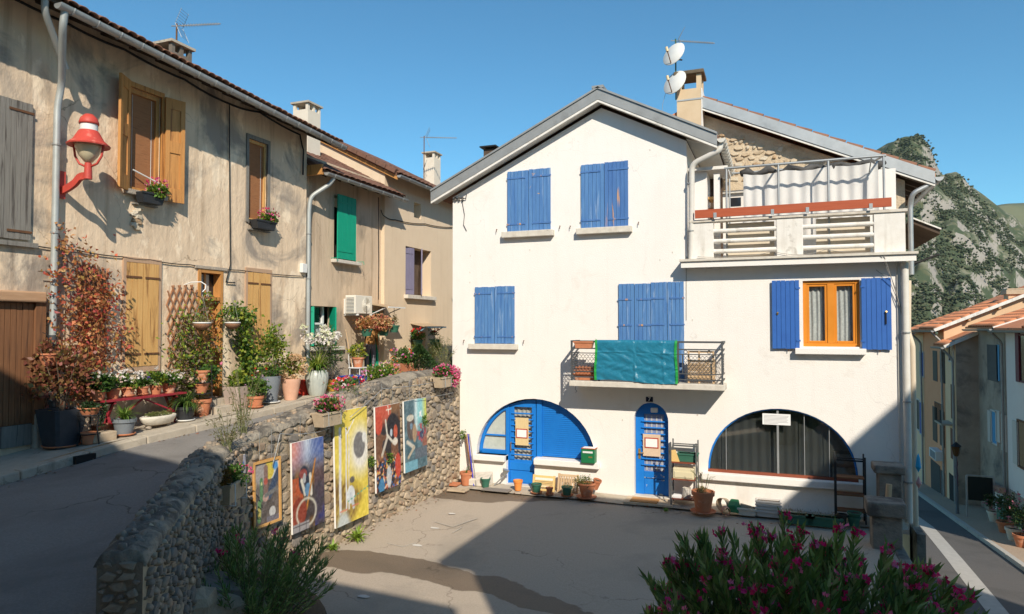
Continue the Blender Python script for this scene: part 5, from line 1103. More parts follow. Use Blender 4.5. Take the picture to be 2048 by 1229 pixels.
a, b, c, d = uw2; s_ = shutter(F2, H2, a - .02, b - .06, c + .02, d + .01, .10, green_paint, 4, strap=green_paint, label='closed green leaf of the upper window'); shutter(F2, H2, b - .06, b + .22, c + .02, d - .02, .10, green_paint, 3, strap=green_paint, ang=R(-38), hinge='l', label='half-open green leaf of the upper window')
P(F2, 'window_sill', sill_stone, H2, a - .12, b + .2, c - .09, c + .0, -.02, .16, .01)
for u in (a - .12, b + .22): MB().tube([F2(u, c + .02, 0), F2(u, c + .02, .2), F2(u, c - .06, .22)], .01, 5).build('shutter_dog', green_paint, H2)
a, b, c, d = lw2; wn = P(F2, 'window', white_metal, H2, a + .22, b - .28, c + .05, c + .11, -.24, -.18)
for (x, y, z, t) in ((a + .22, a + .28, c + .11, d), (b - .34, b - .28, c + .11, d), (a + .28, b - .34, (c + d) / 2 + .05, (c + d) / 2 + .1)): P(F2, 'frame_rail', white_metal, wn, x, y, z, t, -.24, -.18)
P(F2, 'pane', pane_glass, wn, a + .2, b - .28, c + .05, d, -.235, -.23); wavy('cafe_curtain', lace, wn, F2, a + .24, b - .3, (c + d) / 2 - .22, (c + d) / 2 + .05, -.27, .01, 4, 30, 3)
shutter(F2, H2, a + .0, a + .30, c + .03, d - .01, -.22, green_paint, 3, strap=green_paint, ang=R(50), hinge='l'); shutter(F2, H2, b - .36, b, c + .03, d - .01, -.22, green_paint, 3, strap=green_paint, ang=R(62), hinge='r')
P(F2, 'window_sill', sill_stone, H2, a, b + .25, c - .1, c, -.02, .12, .01)
a, b, c, d = dr2; dg = P(F2, 'door', green_paint, H2, b - .08, b, c, d, -.26, .01); P(F2, 'door_jamb', green_paint, dg, a, a + .05, c, d, -.26, -.05); P(F2, 'door_head', green_paint, dg, a + .05, b - .08, d - .06, d, -.26, -.05)
P(F2, 'door_leaf', green_paint, dg, b - .10, b - .02, c, d - .01, .011, .5) if False else None
# air conditioner
r = F2.rect(700, 592, 734, 628, .25); AC = thing('air_conditioner', (L2 + .25, (r[0] + r[1]) / 2, r[2] - .05), 'boxy cream air-conditioning unit on wall brackets', 'air conditioner')
P(F2, 'casing', ac_white, AC, r[0], r[1], r[2], r[3], .10, .42, .012); 
mb = MB(); cy_ = r[0] + (r[1] - r[0]) * .62; cz_ = (r[2] + r[3]) / 2
for k in range(10): rr = .03 + .018 * k; mb.tube([F2(cy_ + rr * math.cos(t * .393) * .95, cz_ + rr * math.sin(t * .393), .43) for t in range(17)], .004, 4)
mb.build('fan_grille', ac_white, AC)['kind'] = 'stuff'
for k in range(11): v = r[2] + .04 + k * (r[3] - r[2] - .08) / 11; mb = MB(); mb.box(L2 + .14, L2 + .38, r[0] - .012, r[0] - .001, v, v + .012); mb.build('side_louvre', grey_pot, AC)
for u in (r[0] + .08, r[1] - .1): mb = MB(); mb.box(L2 + .0, L2 + .46, u, u + .03, r[2] - .05, r[2] - .005); mb.box(L2, L2 + .03, u, u + .03, r[2] - .04, r[2] + .4); mb.build('bracket', white_metal, AC)
# door canopy
def canopy(fr, px0, px1, pyb, name, label, depth, mat, strut):
    u0, v0 = fr.uv(px0, pyb); u1, _ = fr.uv(px1, pyb); o = thing(name, fr(u0, v0, .0), label, 'canopy')
    MB().hexa([fr(u0, v0 + .06, .0), fr(u1, v0 + .06, 0), fr(u1, v0 - .06, depth), fr(u0, v0 - .06, depth), fr(u0, v0 + .085, 0), fr(u1, v0 + .085, 0), fr(u1, v0 - .035, depth), fr(u0, v0 - .035, depth)]).build('roof_panel', mat, o)
    for u in (u0 + .05, u1 - .05): MB().tube([fr(u, v0 - .32, .0), fr(u, v0 - .06, depth * .85)], .016, 6).build('strut', strut, o)
    MB().bar(fr(u0 - .01, v0 - .045, depth), fr(u1 + .01, v0 - .045, depth), .03, .04).build('edge_trim', strut, o); return o, u0, u1, v0
canopy_tan = M('canopy_tan', (.42, .31, .20), (.48, .36, .24), 4, .6, world=True)
CN, cu0, cu1, cv = canopy(F2, 728, 762, 612, 'door_canopy', 'flat brown canopy over the green doorway', .80, canopy_tan, white_metal)
# ---------------- cream house
L3 = -8.2; F3 = Frame('X', L3); H3 = thing('cream_house', (L3, 5.5, 2), 'smooth cream house with brown tiled roof and lilac shutters', 'house')
Y3 = 10.5; g3a, g3b = onX(791, 350, L3 + .5), onX(868, 382, L3 + .5); k3 = (g3b.z - g3a.z) / (g3b.y - g3a.y); z3e = g3a.z + k3 * ((Y2 + Y3) / 2 - g3a.y) + .1
w3 = F3.rect(811, 498, 862, 592); v3 = F3.rect(828, 407, 842, 437); n3 = F3.rect(822, 664, 851, 712); n3 = (n3[0], n3[1], zwalk(n3[0]) + .1, n3[3])
zt3 = lambda y: z3e + k3 * (y - (Y2 + Y3) / 2) + .2
mb = MB(); mb.holed([(Y2 + .01, 1.6), (Y3, 1.6), (Y3, zt3(Y3)), (Y2 + .01, zt3(Y2))], [rc(w3), rc(v3), rc(n3)], lambda u, v: (L3, u, v), (-.34, 0, 0)); mb.build('front_wall', cream_plaster, H3)
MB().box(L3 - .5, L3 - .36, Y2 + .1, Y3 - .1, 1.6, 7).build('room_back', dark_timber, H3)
pt = R(27); t3 = math.tan(pt); xe3 = L3 + .45
MB().add([(L3, Y2 + .01, 1.6), (L3 - 5, Y2 + .01, 1.6), (L3 - 5, Y2 + .01, zt3(Y2) - .15 + 5 * t3), (L3, Y2 + .01, zt3(Y2) - .15)], [(0, 1, 2, 3)]).build('gable_wall', cream_plaster, H3, recalc=False)
rf3, z3f = lane_roof(H3, Y2 - .08, Y3, xe3, z3e, k3, pt, 5.5, tile_brown, flat_t, .26, .30, 9, tile_brown)
for k in range(16):
    xa = xe3 - k * .33; MB().bar((xa, Y2 - .09, z3f(xa, Y2) + .03), (xa - .315, Y2 - .09, z3f(xa - .315, Y2) + .03), .16, .12).build('verge_tile', tile_brown, rf3)
rs0 = MB().hexa([(xe3 - 5.2, Y2 - .06, z3f(xe3 - 5.2, Y2) - .2), (xe3, Y2 - .06, z3f(xe3, Y2) - .2), (xe3, Y2 - .01, z3f(xe3, Y2) - .2), (xe3 - 5.2, Y2 - .01, z3f(xe3 - 5.2, Y2) - .2), (xe3 - 5.2, Y2 - .06, z3f(xe3 - 5.2, Y2) - .04), (xe3, Y2 - .06, z3f(xe3, Y2) - .04), (xe3, Y2 - .01, z3f(xe3, Y2) - .04), (xe3 - 5.2, Y2 - .01, z3f(xe3 - 5.2, Y2) - .04)]).build('barge_board', oak, rf3)
half_gutter('gutter', (xe3 + .07, Y2 - .05, z3f(xe3, Y2) - .07), (xe3 + .07, Y3, z3f(xe3, Y3) - .07), .075, zinc, H3, hooks=8)
MB().hexa([(L3 - .3, Y2, z3f(L3 - .3, Y2) - .10), (xe3, Y2, z3f(xe3, Y2) - .10), (xe3, Y3, z3f(xe3, Y3) - .10), (L3 - .3, Y3, z3f(L3 - .3, Y3) - .10), (L3 - .3, Y2, z3f(L3 - .3, Y2) - .08), (xe3, Y2, z3f(xe3, Y2) - .08), (xe3, Y3, z3f(xe3, Y3) - .08), (L3 - .3, Y3, z3f(L3 - .3, Y3) - .08)]).build('soffit', dark_timber, H3)
a, b, c, d = w3; shutter(F3, H3, a + .02, a + .52, c + .02, d - .02, -.10, lilac_paint, 4, strap=lilac_paint, ang=R(10)); shutter(F3, H3, a + .60, a + 1.02, c + .02, d - .02, -.04, lilac_paint, 3, strap=lilac_paint, ang=R(32), hinge='r')
P(F3, 'window_sill', sill_stone, H3, a - .08, b + .15, c - .12, c, -.02, .14, .01)
cable('wall_cable', [F3(*F3.uv(x, y, .03), .03) for x, y in ((762, 420), (768, 432), (790, 440), (850, 448), (905, 455))], .014, cable_mat, H3, .04, 6); cable('wall_cable', [F3(*F3.uv(x, y, .03), .03) for x, y in ((757, 395), (758, 520), (757, 600))], .012, cable_mat, H3, 0, 4)
CN2, ku0, ku1, kv = canopy(F3, 821, 858, 652, 'niche_canopy', 'small tan canopy with pale blue rim over the niche', .62, canopy_tan, M('pale_blue', (.25, .50, .62), rough=.5))
# chimneys and aerials over the lane roofs
def chim(px, pyt, X, wd, dp, hh, mat, label, open_top=True, py=None):
    p = onX(px, pyt, X); o = thing('chimney', (X, p.y, p.z - hh), label, 'chimney'); MB().box(X - wd / 2, X + wd / 2, p.y - dp / 2, p.y + dp / 2, p.z - hh, p.z - .22).build('stack', mat, o)
    for sx in (-1, 1):
        for sy in (-1, 0, 1): MB().box(X + sx * (wd / 2 - .04) - .04, X + sx * (wd / 2 - .04) + .04, p.y + sy * (dp / 2 - .04) - .04, p.y + sy * (dp / 2 - .04) + .04, p.z - .22, p.z - .05).build('vent_post', mat, o)
    MB().box(X - wd / 2 - .05, X + wd / 2 + .05, p.y - dp / 2 - .05, p.y + dp / 2 + .05, p.z - .05, p.z).build('cap', concrete, o); return p
ch_w = M('chimney_white', (.66, .58, .47), (.72, .65, .54), 4, .9, world=True)
chim(614, 210, -9.6, .5, .55, 1.6, ch_w, 'cream chimney rising behind the end of the old roof'); chim(864, 307, -9.3, .45, .5, 1.9, ch_w, 'cream chimney on the cream house roof')
chim(342, 93, -8.9, .6, .5, 1.2, M('chimney_dark', (.13, .11, .09), (.19, .16, .13), 5, .9, world=True), 'low dark chimney just showing above the old tiles')
p = onX(353, 88, -9.2); yagi('tv_aerial', p - Vector((0, 0, .5)), onX(353, 52, -9.2).z - p.z + .5, (.93, .3, .02), .95, 'television aerial on a rusty mast above the old house')
p = onX(848, 345, -8.9); yagi('tv_aerial', p - Vector((0, 0, .9)), onX(848, 275, -8.9).z - p.z + .9, (.9, .35, -.02), 1.15, 'television aerial on a rusty mast beside the cream chimney', refl=True)
# ================================================================ pots and plants along the lane
def spot(px, X, z=None):
    p = onX(px, 760, X); return Vector((X, p.y, zwalk(p.y) if z is None else z))
def mpp(p): v = Vector(p) - CAM; return (-v.x * math.sin(YAW) + v.y * math.cos(YAW)) / FPX
def pot_mesh(o, r, h, mat, style='round', rim=True, soil_=True):
    if style == 'round':
        pr = [(r * .68, 0), (r * .95, h * .80)] + ([(r * 1.06, h * .80), (r * 1.08, h), (r * .94, h), (r * .90, h * .84)] if rim else [(r, h), (r * .92, h), (r * .88, h * .85)])
        MB().lathe(pr, n=24).local('pot', mat, o, smooth=True, auto=35)
    elif style == 'tall': MB().lathe([(r * .62, 0), (r * .78, h * .35), (r * .95, h * .8), (r, h * .97), (r * 1.0, h), (r * .88, h), (r * .86, h * .9)], n=24).local('pot', mat, o, smooth=True, auto=40)
    elif style == 'bowl': MB().lathe([(r * .55, 0), (r * .82, h * .5), (r * .95, h * .86), (r * 1.08, h * .88), (r * 1.08, h), (r * .94, h), (r * .9, h * .85)], n=24).local('pot', mat, o, smooth=True, auto=40)
    elif style == 'urn':
        mb = MB(); n = 48; prof = [(.62, 0), (.72, .08), (.92, .4), (1.0, .7), (.96, .9), (.84, .96), (.9, 1.), (.78, 1.), (.76, .9)]
        for i, (rr, z) in enumerate(prof):
            for k in range(n): a = 2 * math.pi * k / n; f = 1 + (.035 * math.cos(16 * a) if .05 < z < .93 and i < 6 else 0); mb.v.append((r * rr * f * math.cos(a), r * rr * f * math.sin(a), h * z))
        for i in range(len(prof) - 1):
            for k in range(n): a = i * n; mb.f.append((a + k, a + (k + 1) % n, a + n + (k + 1) % n, a + n + k))
        mb.local('pot', mat, o, smooth=True)
    elif style == 'square':
        mb = MB(); prof = [(.70, 0), (.80, .3), (.92, .7), (1., 1.), (.90, 1.), (.88, .9)]
        for rr, z in prof:
            for sx, sy in ((-1, -1), (1, -1), (1, 1), (-1, 1)):
                for c in (0, 1): q = .16; ax, ay = (q, 0) if (c == (sx * sy > 0)) else (0, q); mb.v.append((sx * r * (rr - ax), sy * r * (rr - ay), h * z))
        m = 8
        for i in range(len(prof) - 1):
            for k in range(m): mb.f.append((i * m + k, i * m + (k + 1) % m, (i + 1) * m + (k + 1) % m, (i + 1) * m + k))
        mb.f.append(tuple(range(m - 1, -1, -1))); mb.local('pot', mat, o)
    if soil_: MB().lathe([(.001, h * .86), (r * .87, h * .855)], n=20).local('soil', soil, o)
def saucer(o, r, mat): MB().lathe([(r * .9, .0), (r, .012), (r * 1.05, .03), (r * .98, .03), (r * .9, .014)], n=24).local('saucer', mat, o, smooth=True)
LIFT = .014
def potted(px, X, rpx, hpx, mat, label, style='round', z=None, sc=True, group=None, name='potted_plant', cat='potted plant', scm=None):
    p = spot(px, X, z); k = mpp(p); o = thing(name, p, label, cat, group); r, h = rpx * k, hpx * k
    if sc: saucer(o, r * .95, scm or terracotta); 
    pot_mesh(o, r, h, mat, style)
    if sc: o.children[-2].location.z = LIFT; o.children[-1].location.z = LIFT
    return o, r, h
WHT = [(.80, .77, .72), (.74, .68, .66)]; PNK = [(.72, .12, .30), (.80, .28, .42), (.65, .05, .16)]; REDF = [(.66, .02, .03), (.72, .06, .05)]; ORF = [(.80, .20, .04), (.75, .10, .04)]
PEA = [(.62, .30, .16), (.74, .42, .24), (.56, .14, .12), (.70, .50, .26)]
REDL = [(.64, .14, .07), (.70, .24, .11), (.58, .10, .10), (.70, .34, .15), (.46, .22, .09), (.58, .36, .12)]
MAPLE = [(.30, .09, .07), (.38, .13, .08), (.34, .18, .07), (.22, .18, .06)]
X0 = LX
# dark square planter with red maple
o, r, h = potted(125, X0 + .42, 34, 76, slate_pot, 'tall slate-grey square planter holding a red-leaved maple', 'square', scm=terracotta)
for k in range(7): a = k * .9; MB().tube([(0, 0, h * .8), (.1 * math.cos(a), .1 * math.sin(a), h + .3), (.32 * math.cos(a), .32 * math.sin(a), h + .75 + .1 * (k % 3))], [.014, .01, .004], 5).local('stem', bark, o)
bushy('foliage', o, (0, 0, h + .52), (.5, .55, .58), 480, .10, .07, MAPLE, .2, .2, 22)
# terracotta wall bowl on the downpipe
p = onX(98, 732, X0 + .3); o = thing('wall_pot', p, 'terracotta bowl hung on the lower downpipe', 'pot'); k = mpp(p); pot_mesh(o, 19 * k, 25 * k, terracotta, 'bowl'); MB().tube([(0, 0, 20 * k), (-.03, 0, 62 * k), (-.16, 0, 66 * k)], .006, 5).local('hanger', iron, o); bushy('foliage', o, (0, 0, 30 * k), (.16, .16, .2), 90, .07, .05, MAPLE, .8)
# wrought iron wall bracket
bp = F1.uv(68, 640); mb = MB()
mb.tube([F1(bp[0] + .12 + .12 * math.sin(t * .5) * (1 - t / 26), bp[1] + .12 * math.cos(t * .5) * (1 - t / 26), .05) for t in range(22)], .007, 5); mb.tube([F1(bp[0], bp[1] + .22, .05), F1(bp[0], bp[1] - .22, .05)], .008, 5); mb.tube([F1(bp[0], bp[1] + .12, .05), F1(bp[0] + .35, bp[1] + .06, .05)], .007, 5)
tag(mb.build('scroll_bracket', iron), 'black wrought-iron scroll bracket beside the barn door', 'bracket')
# red bench
bA, bB = spot(168, X0 + .42), spot(352, X0 + .42); bz = lambda py_: 0
zA, zB = onX(212, 806, X0 + .6).z, onX(335, 789, X0 + .6).z; zb_t = (zA + zB) / 2
BN = thing('bench', (X0 + .4, (bA.y + bB.y) / 2, zwalk((bA.y + bB.y) / 2)), 'folding red bench lined with terracotta pots', 'bench')
bya, byb = bA.y + .25, bB.y + .1
for k in range(3): x = X0 + .26 + k * .13; MB().bar((x, bya, zb_t), (x, byb, zb_t), .115, .03).build('seat_slat', red_bench, BN)
for y in (bya + .2, byb - .2):
    for s in (-1, 1): MB().bar((X0 + .39 + s * .15, y, zwalk(y) + .003), (X0 + .39 - s * .13, y, zb_t - .02), .03, .04, (0, 1, 0)).build('leg', red_bench, BN)
    MB().bar((X0 + .22, y, zb_t - .04), (X0 + .56, y, zb_t - .04), .04, .04).build('cross_bar', red_bench, BN)
for y, s in ((bya + .2, 1), (byb - .2, -1)): MB().bar((X0 + .52, y, zwalk(y) + .2), (X0 + .45, y + s * .62, zb_t - .03), .025, .025).build('brace', red_bench, BN)
zt_ = zb_t + .016
bench = [(195, 16, 21, 'G', 'terracotta pot of white geraniums on the bench beside the iron stand'), (226, 13.5, 21, 'g', 'terracotta pot of pale pink blossom on the bench, second from the iron stand'), (256, 13.5, 21, 'w', 'saucered terracotta pot of white geraniums in the middle of the bench'), (285, 12, 19, 'v', 'terracotta pot of violets on the bench next to the bushy white geraniums'), (312, 12, 18, 'e', 'terracotta pot of green leaves with one white bloom near the bench end'), (338, 14, 20, 'w2', 'terracotta pot spilling white blossom at the bench end by the trellis')]
for (px, r_, h_, kd, lb) in bench:
    o, r, h = potted(px, X0 + .40, r_, h_, terracotta, lb, z=zt_, sc=kd in 'wv', group=None)
    if kd == 'G': bushy('foliage', o, (0, 0, h + .10), (.24, .24, .22), 300, .08, .07, G_DARK + G_MID, .3); blooms('flowers', o, blob_points(24, (.05, 0, h + .24), (.2, .2, .1))[0], .028, WHT)
    elif kd == 'g': bushy('foliage', o, (0, 0, h + .06), (.16, .16, .13), 160, .06, .04, G_MID, .4); blooms('flowers', o, blob_points(34, (.03, 0, h + .13), (.17, .17, .08))[0], .026, [(.72, .5, .46), (.78, .64, .56)])
    elif kd == 'w': bushy('foliage', o, (0, 0, h + .10), (.22, .22, .15), 240, .07, .055, G_MID + G_YEL[:2], .4); blooms('flowers', o, blob_points(46, (.03, 0, h + .19), (.24, .24, .12))[0], .03, WHT)
    elif kd == 'v': bushy('foliage', o, (0, 0, h + .06), (.16, .16, .12), 160, .06, .045, G_MID, .4); blooms('flowers', o, blob_points(10, (.03, 0, h + .14), (.13, .13, .06))[0], .024, [(.14, .06, .42), (.3, .2, .6)])
    elif kd == 'e': bushy('foliage', o, (0, 0, h + .09), (.20, .20, .15), 220, .08, .05, G_MID + G_YEL[:1], .5); blooms('flowers', o, [(.0, 0, h + .30), (.02, -.02, h + .29), (.01, .02, h + .31)], .04, WHT)
    else: bushy('foliage', o, (0, 0, h + .08), (.2, .22, .14), 180, .07, .05, G_MID, .4); blooms('flowers', o, blob_points(60, (.04, 0, h + .14), (.22, .26, .12))[0], .03, WHT + [(.66, .50, .36)])
# iron plant stand with bowl and pot below
p = spot(180, X0 + .72); k = mpp(p); o = thing('plant_stand', p, 'black iron plant stand carrying a terracotta bowl', 'plant stand'); zt2 = 62 * k
for a in (.3, 2.4, 4.5): MB().tube([(.17 * math.cos(a), .17 * math.sin(a), 0), (.13 * math.cos(a), .13 * math.sin(a), zt2 * .55), (.17 * math.cos(a), .17 * math.sin(a), zt2 + .04)], .011, 6).local('leg', iron, o)
for z, r in ((zt2 - .02, .17), (zt2 * .35, .15)): MB().tube([(r * math.cos(t * .393), r * math.sin(t * .393), z) for t in range(17)], .009, 5).local('ring', iron, o)
o2 = thing('potted_plant', p + Vector((0, 0, zt2 - .04)), 'terracotta bowl with trailing greenery on the iron stand', 'potted plant'); pot_mesh(o2, 20 * k, 17 * k, terracotta, 'bowl'); bushy('foliage', o2, (0, 0, 18 * k), (.2, .2, .08), 200, .05, .035, G_DARK, .4); bushy('trailing_leaves', o2, (.06, .17, 2 * k), (.07, .07, .26), 120, .045, .03, G_DARK, -.5)
o3 = thing('potted_plant', p + Vector((.02, -.02, .01)), 'chalky terracotta pot standing under the iron stand', 'pot'); pot_mesh(o3, 14 * k, 24 * k, terracotta)
for (px, X, s, lb) in ((203, X0 + .72, .2, 'squared sandstone block beside the iron stand'), (190, X0 + .4, .16, 'small pale stone block behind the iron stand')):
    p = spot(px, X); m_ = MB(); m_.box(p.x - s * .6, p.x + s * .6, p.y - s, p.y + s, p.z, p.z + s * .75); tag(m_.build('stone_block', stone_box, bevel=.015), lb, 'stone block')
p = spot(222, X0 + .45); tr_ = trough('planter_box', p, .55, .18, .19, terracotta, 'ribbed terracotta planter box under the red bench', 'planter', rz=math.pi / 2, taper=.95)
for k in range(11): MB().box(-.26 + k * .05, -.24 + k * .05, -.103, -.09, .01, .15).local('rib', terracotta, tr_)
o, r, h = potted(250, X0 + .72, 21, 34, grey_pot, 'grey plastic pot of grassy spider plant on the kerb side', rim=True) if False else potted(250, X0 + .72, 21, 34, grey_pot, 'grey plastic pot of grassy spider plant on the kerb side')
straps('leaves', o, (0, 0, h * .85), 120, .34, .02, [(.22, .34, .06), (.30, .42, .09), (.12, .24, .04)], 1., .9)
p = spot(318, X0 + .62); st_ = thing('stone_trough', p, 'rough white stone trough planted with low sedum', 'planter'); mb = MB()
mb.lathe([(.55, .05), (.8, .07), (.98, .16), (1., .2), (.9, .21), (.8, .17)], n=28, sx=.16, sy=.36); mb.local('trough', white_stone, st_, smooth=True)
for s in (-.2, .2): MB().lathe([(.05, 0), (.05, .06)], (0, s, 0), 8).local('foot', rough_plaster, st_)
bushy('sedum', st_, (0, 0, .22), (.12, .32, .07), 700, .028, .016, [(.20, .26, .07), (.30, .32, .10), (.26, .22, .09)], .6, .2, 20)
o, r, h = potted(371, X0 + .62, 19, 30, black_pot, 'black pot of dark strappy leaves on a white saucer', scm=white_metal); straps('leaves', o, (0, 0, h * .85), 210, .46, .022, [(.09, .17, .035), (.13, .22, .045), (.06, .12, .03), (.20, .28, .06)], 1.1, 1.15)
# stacked terracotta pots by the door
for k, (px, X, r_, h_, zz_, lb) in enumerate(((404, X0 + .45, 18, 34, 0, 'large terracotta pot at the bottom of the stand beside the door'), (402, X0 + .42, 15, 20, 46, 'terracotta pot on the middle tier of the stand beside the door'), (405, X0 + .40, 15, 22, 68, 'top terracotta pot on the stand beside the door, full of red geranium'))):
    p = spot(px, X); o, r, h = potted(px, X, r_, h_, terracotta, lb, z=p.z + zz_ * mpp(p), sc=False)
    if k == 2: bushy('foliage', o, (.02, .16, h * .8), (.2, .28, .22), 360, .075, .06, G_DARK + G_MID, .2); blooms('flowers', o, [(.1, .34, h + .1), (.12, .36, h + .12)], .035, PNK)
    if k == 1: blooms('flowers', o, blob_points(20, (.04, -.1, h + .05), (.15, .2, .08))[0], .03, [(.7, .5, .4)]); bushy('foliage', o, (0, 0, h + .04), (.18, .2, .12), 120, .06, .04, G_MID, .3)
p = spot(404, X0 + .44); k_ = mpp(p); ps = thing('plant_stand', p, 'tiered wire stand holding pots beside the front door', 'plant stand')
for a in (.5, 2.6, 4.7): MB().tube([(.2 * math.cos(a), .2 * math.sin(a), 0), (.17 * math.cos(a), .17 * math.sin(a), 100 * k_)], .009, 5).local('leg', iron, ps)
for z in (44 * k_, 66 * k_): MB().lathe([(.001, z), (.18, z), (.18, z + .012), (.001, z + .012)], n=16).local('tier', iron, ps)
# ---- trellises and climbers
def trellis(name, fr, pts4, label, n=6, w=.03):
    # pts4: corners (u,v) lower-left, lower-right, upper-right, upper-left of the lattice
    a, b, c, d = [Vector((*p_, 0)) for p_ in pts4]; o = thing(name, fr(a.x, a.y, w), label, 'trellis')
    def at(s, t): q = (a * (1 - s) + b * s) * (1 - t) + (d * (1 - s) + c * s) * t; return q
    m = n * 2
    for k in range(-n, n + 1):
        for sg, ww in ((1, w), (-1, w + .022)):
            s0, t0 = k / n, 0.
            pts = []
            for i in range(41):
                t = i / 40; s = k / n + t * 1.25 if sg > 0 else 1 - (k / n + t * 1.25)
                if 0 <= s <= 1: pts.append(at(s, t))
            if len(pts) > 2: MB().bar(fr(pts[0].x, pts[0].y, ww), fr(pts[-1].x, pts[-1].y, ww), .026, .016, tuple(fr(0, 0, 1) - fr(0, 0, 0))).build('lath', trellis_wood, o)
    return o
def climber(name, fr, branches, n, w, ln, wd, cols, label, spread=.13, base=None, wvar=.16, stem_mat=bark, down=-.3, twig=None):
    # branches: lists of (u,v,thick); leaves crowd along them
    u0, v0 = base or branches[0][0][:2]; o = thing(name, fr(u0, v0, w), label, 'climbing plant'); org = np.array(o.location); Pn = []; wt = []
    for br in branches:
        pts = [fr(q[0], q[1], w + .05) for q in br]; MB().tube([p_ - o.location for p_ in bend(pts, .2, 3)], .009, 5).local('stem', stem_mat, o)
        for q, q2 in zip(br, br[1:]):
            L_ = math.hypot(q[0] - q2[0], q[1] - q2[1]); wt.append(L_ * (q[2] + q2[2])); Pn.append((q, q2))
    wt = np.array(wt) / sum(wt); idx = RNG.choice(len(Pn), n, p=wt); t = RNG.random(n); q0 = np.array([Pn[i][0] for i in idx]); q1 = np.array([Pn[i][1] for i in idx]); q = q0 + (q1 - q0) * t[:, None]
    nz = RNG.normal(size=(n, 2)) * spread * q[:, 2:3]
    uu, vv = q[:, 0] + nz[:, 0], q[:, 1] + nz[:, 1]; ww = w + .03 + np.abs(RNG.normal(size=n)) * wvar
    pos = np.array([tuple(fr(a_, b_, c_)) for a_, b_, c_ in zip(uu, vv, ww)]) - org
    out = np.array(fr(0, 0, 1) - fr(0, 0, 0)); d = RNG.normal(size=(n, 3)) * .7 + out * .45 + np.array((0, 0, down))
    fol('foliage', leaf_mesh('foliage', pos, d, ln * RNG.uniform(.6, 1.3, n), wd * RNG.uniform(.7, 1.2, n), pick(cols, n)), o); return o
uvp = lambda x, y, t=1.: (*F1.uv(x, y, .06), t)
trellis('trellis', F1, [F1.uv(150, 800), F1.uv(205, 800), F1.uv(216, 540), F1.uv(150, 520)], 'reddish fan trellis carrying the red creeper', 7)
climber('red_creeper', F1, [[uvp(128, 820, .5), uvp(125, 700, 1.3), uvp(128, 580, 1.3), uvp(118, 480, .6), uvp(104, 450, .35)], [uvp(130, 790, .8), uvp(165, 700, 1.7), uvp(170, 600, 1.6), uvp(150, 500, .9)], [uvp(150, 780, .7), uvp(195, 730, 1.2), uvp(225, 690, .9), uvp(238, 655, .35)], [uvp(150, 720, 1.), uvp(190, 650, 1.5), uvp(215, 600, .8)], [uvp(120, 550, .6), uvp(95, 545, .35), uvp(72, 543, .2)], [uvp(140, 690, 1.), uvp(205, 570, .9), uvp(190, 530, .5)]], 1650, .06, .075, .05, REDL, 'red autumn creeper climbing trellis and downpipe', .15)
trellis('trellis', F1, [F1.uv(332, 770), F1.uv(398, 770), F1.uv(392, 570), F1.uv(330, 572)], 'reddish lattice trellis left of the front door', 5)
climber('green_creeper', F1, [[uvp(372, 800, 1.), uvp(375, 720, 1.6), uvp(385, 660, 1.4), uvp(398, 610, .7), uvp(408, 592, .4)], [uvp(365, 790, 1.), uvp(352, 720, 1.3), uvp(358, 660, 1.1), uvp(365, 630, .5)], [uvp(385, 780, 1.), uvp(405, 720, 1.2), uvp(410, 690, .5)], [uvp(380, 760, .8), uvp(405, 745, .5)], [uvp(345, 770, .6), uvp(328, 755, .4)]], 1700, .06, .08, .045, G_YEL + [(.26, .17, .14), (.34, .24, .18)], 'yellow-green creeper covering the lattice by the door', .15)
climber('green_creeper', F1, [[uvp(478, 770, .8), uvp(480, 710, 1.), uvp(470, 650, .9), uvp(462, 620, .9), uvp(445, 620, .7), uvp(428, 628, .4)], [uvp(470, 640, .9), uvp(480, 625, .7), uvp(492, 645, .4)], [uvp(485, 760, .8), uvp(476, 690, .9)]], 1300, .1, .085, .065, G_YEL + G_MID, 'green creeper rising from the taupe planter right of the door', .11)
# hanging baskets by the door
def basket(px, py, X, rpx, label, chain=True, mat=cork):
    p = onX(px, py, X); k = mpp(p); o = thing('hanging_basket', p, label, 'hanging basket'); r = rpx * k; h = r * .85
    MB().lathe([(.001, 0), (r * .55, h * .12), (r * .9, h * .55), (r, h), (r * .92, h)], n=20).local('basket', mat, o, smooth=True); MB().lathe([(r * 1.01, h - .01), (r * 1.03, h + .016), (r * .98, h + .016), (r * .97, h - .01)], n=20).local('rim', white_metal, o, smooth=True)
    bushy('dry_plants', o, (0, 0, h + .05), (r, r, .06), 140, .05, .02, [(.40, .33, .14), (.24, .26, .08), (.6, .55, .4)], .7)
    for a in (0, 2.1, 4.2): MB().tube([(r * math.cos(a), r * math.sin(a), h + .02), (0, 0, h + .55)], .003, 4).local('chain', cable_grey, o)
    return o, r, h
o, r, h = basket(404, 661, X0 + .42, 17, 'coir hanging basket on a white scroll hook before the door')
mb = MB(); mb.tube([(0, 0, h + .6), (.02, .05, h + .66), (-.02, .1, h + .74), (-.1, .06, h + .80), (-.25, -.04, h + .79), (-.41, -.06, h + .74)], .01, 6); mb.local('scroll_hook', white_metal, o)
basket(465, 659, X0 + .42, 15, 'coir hanging basket among the creeper right of the door')
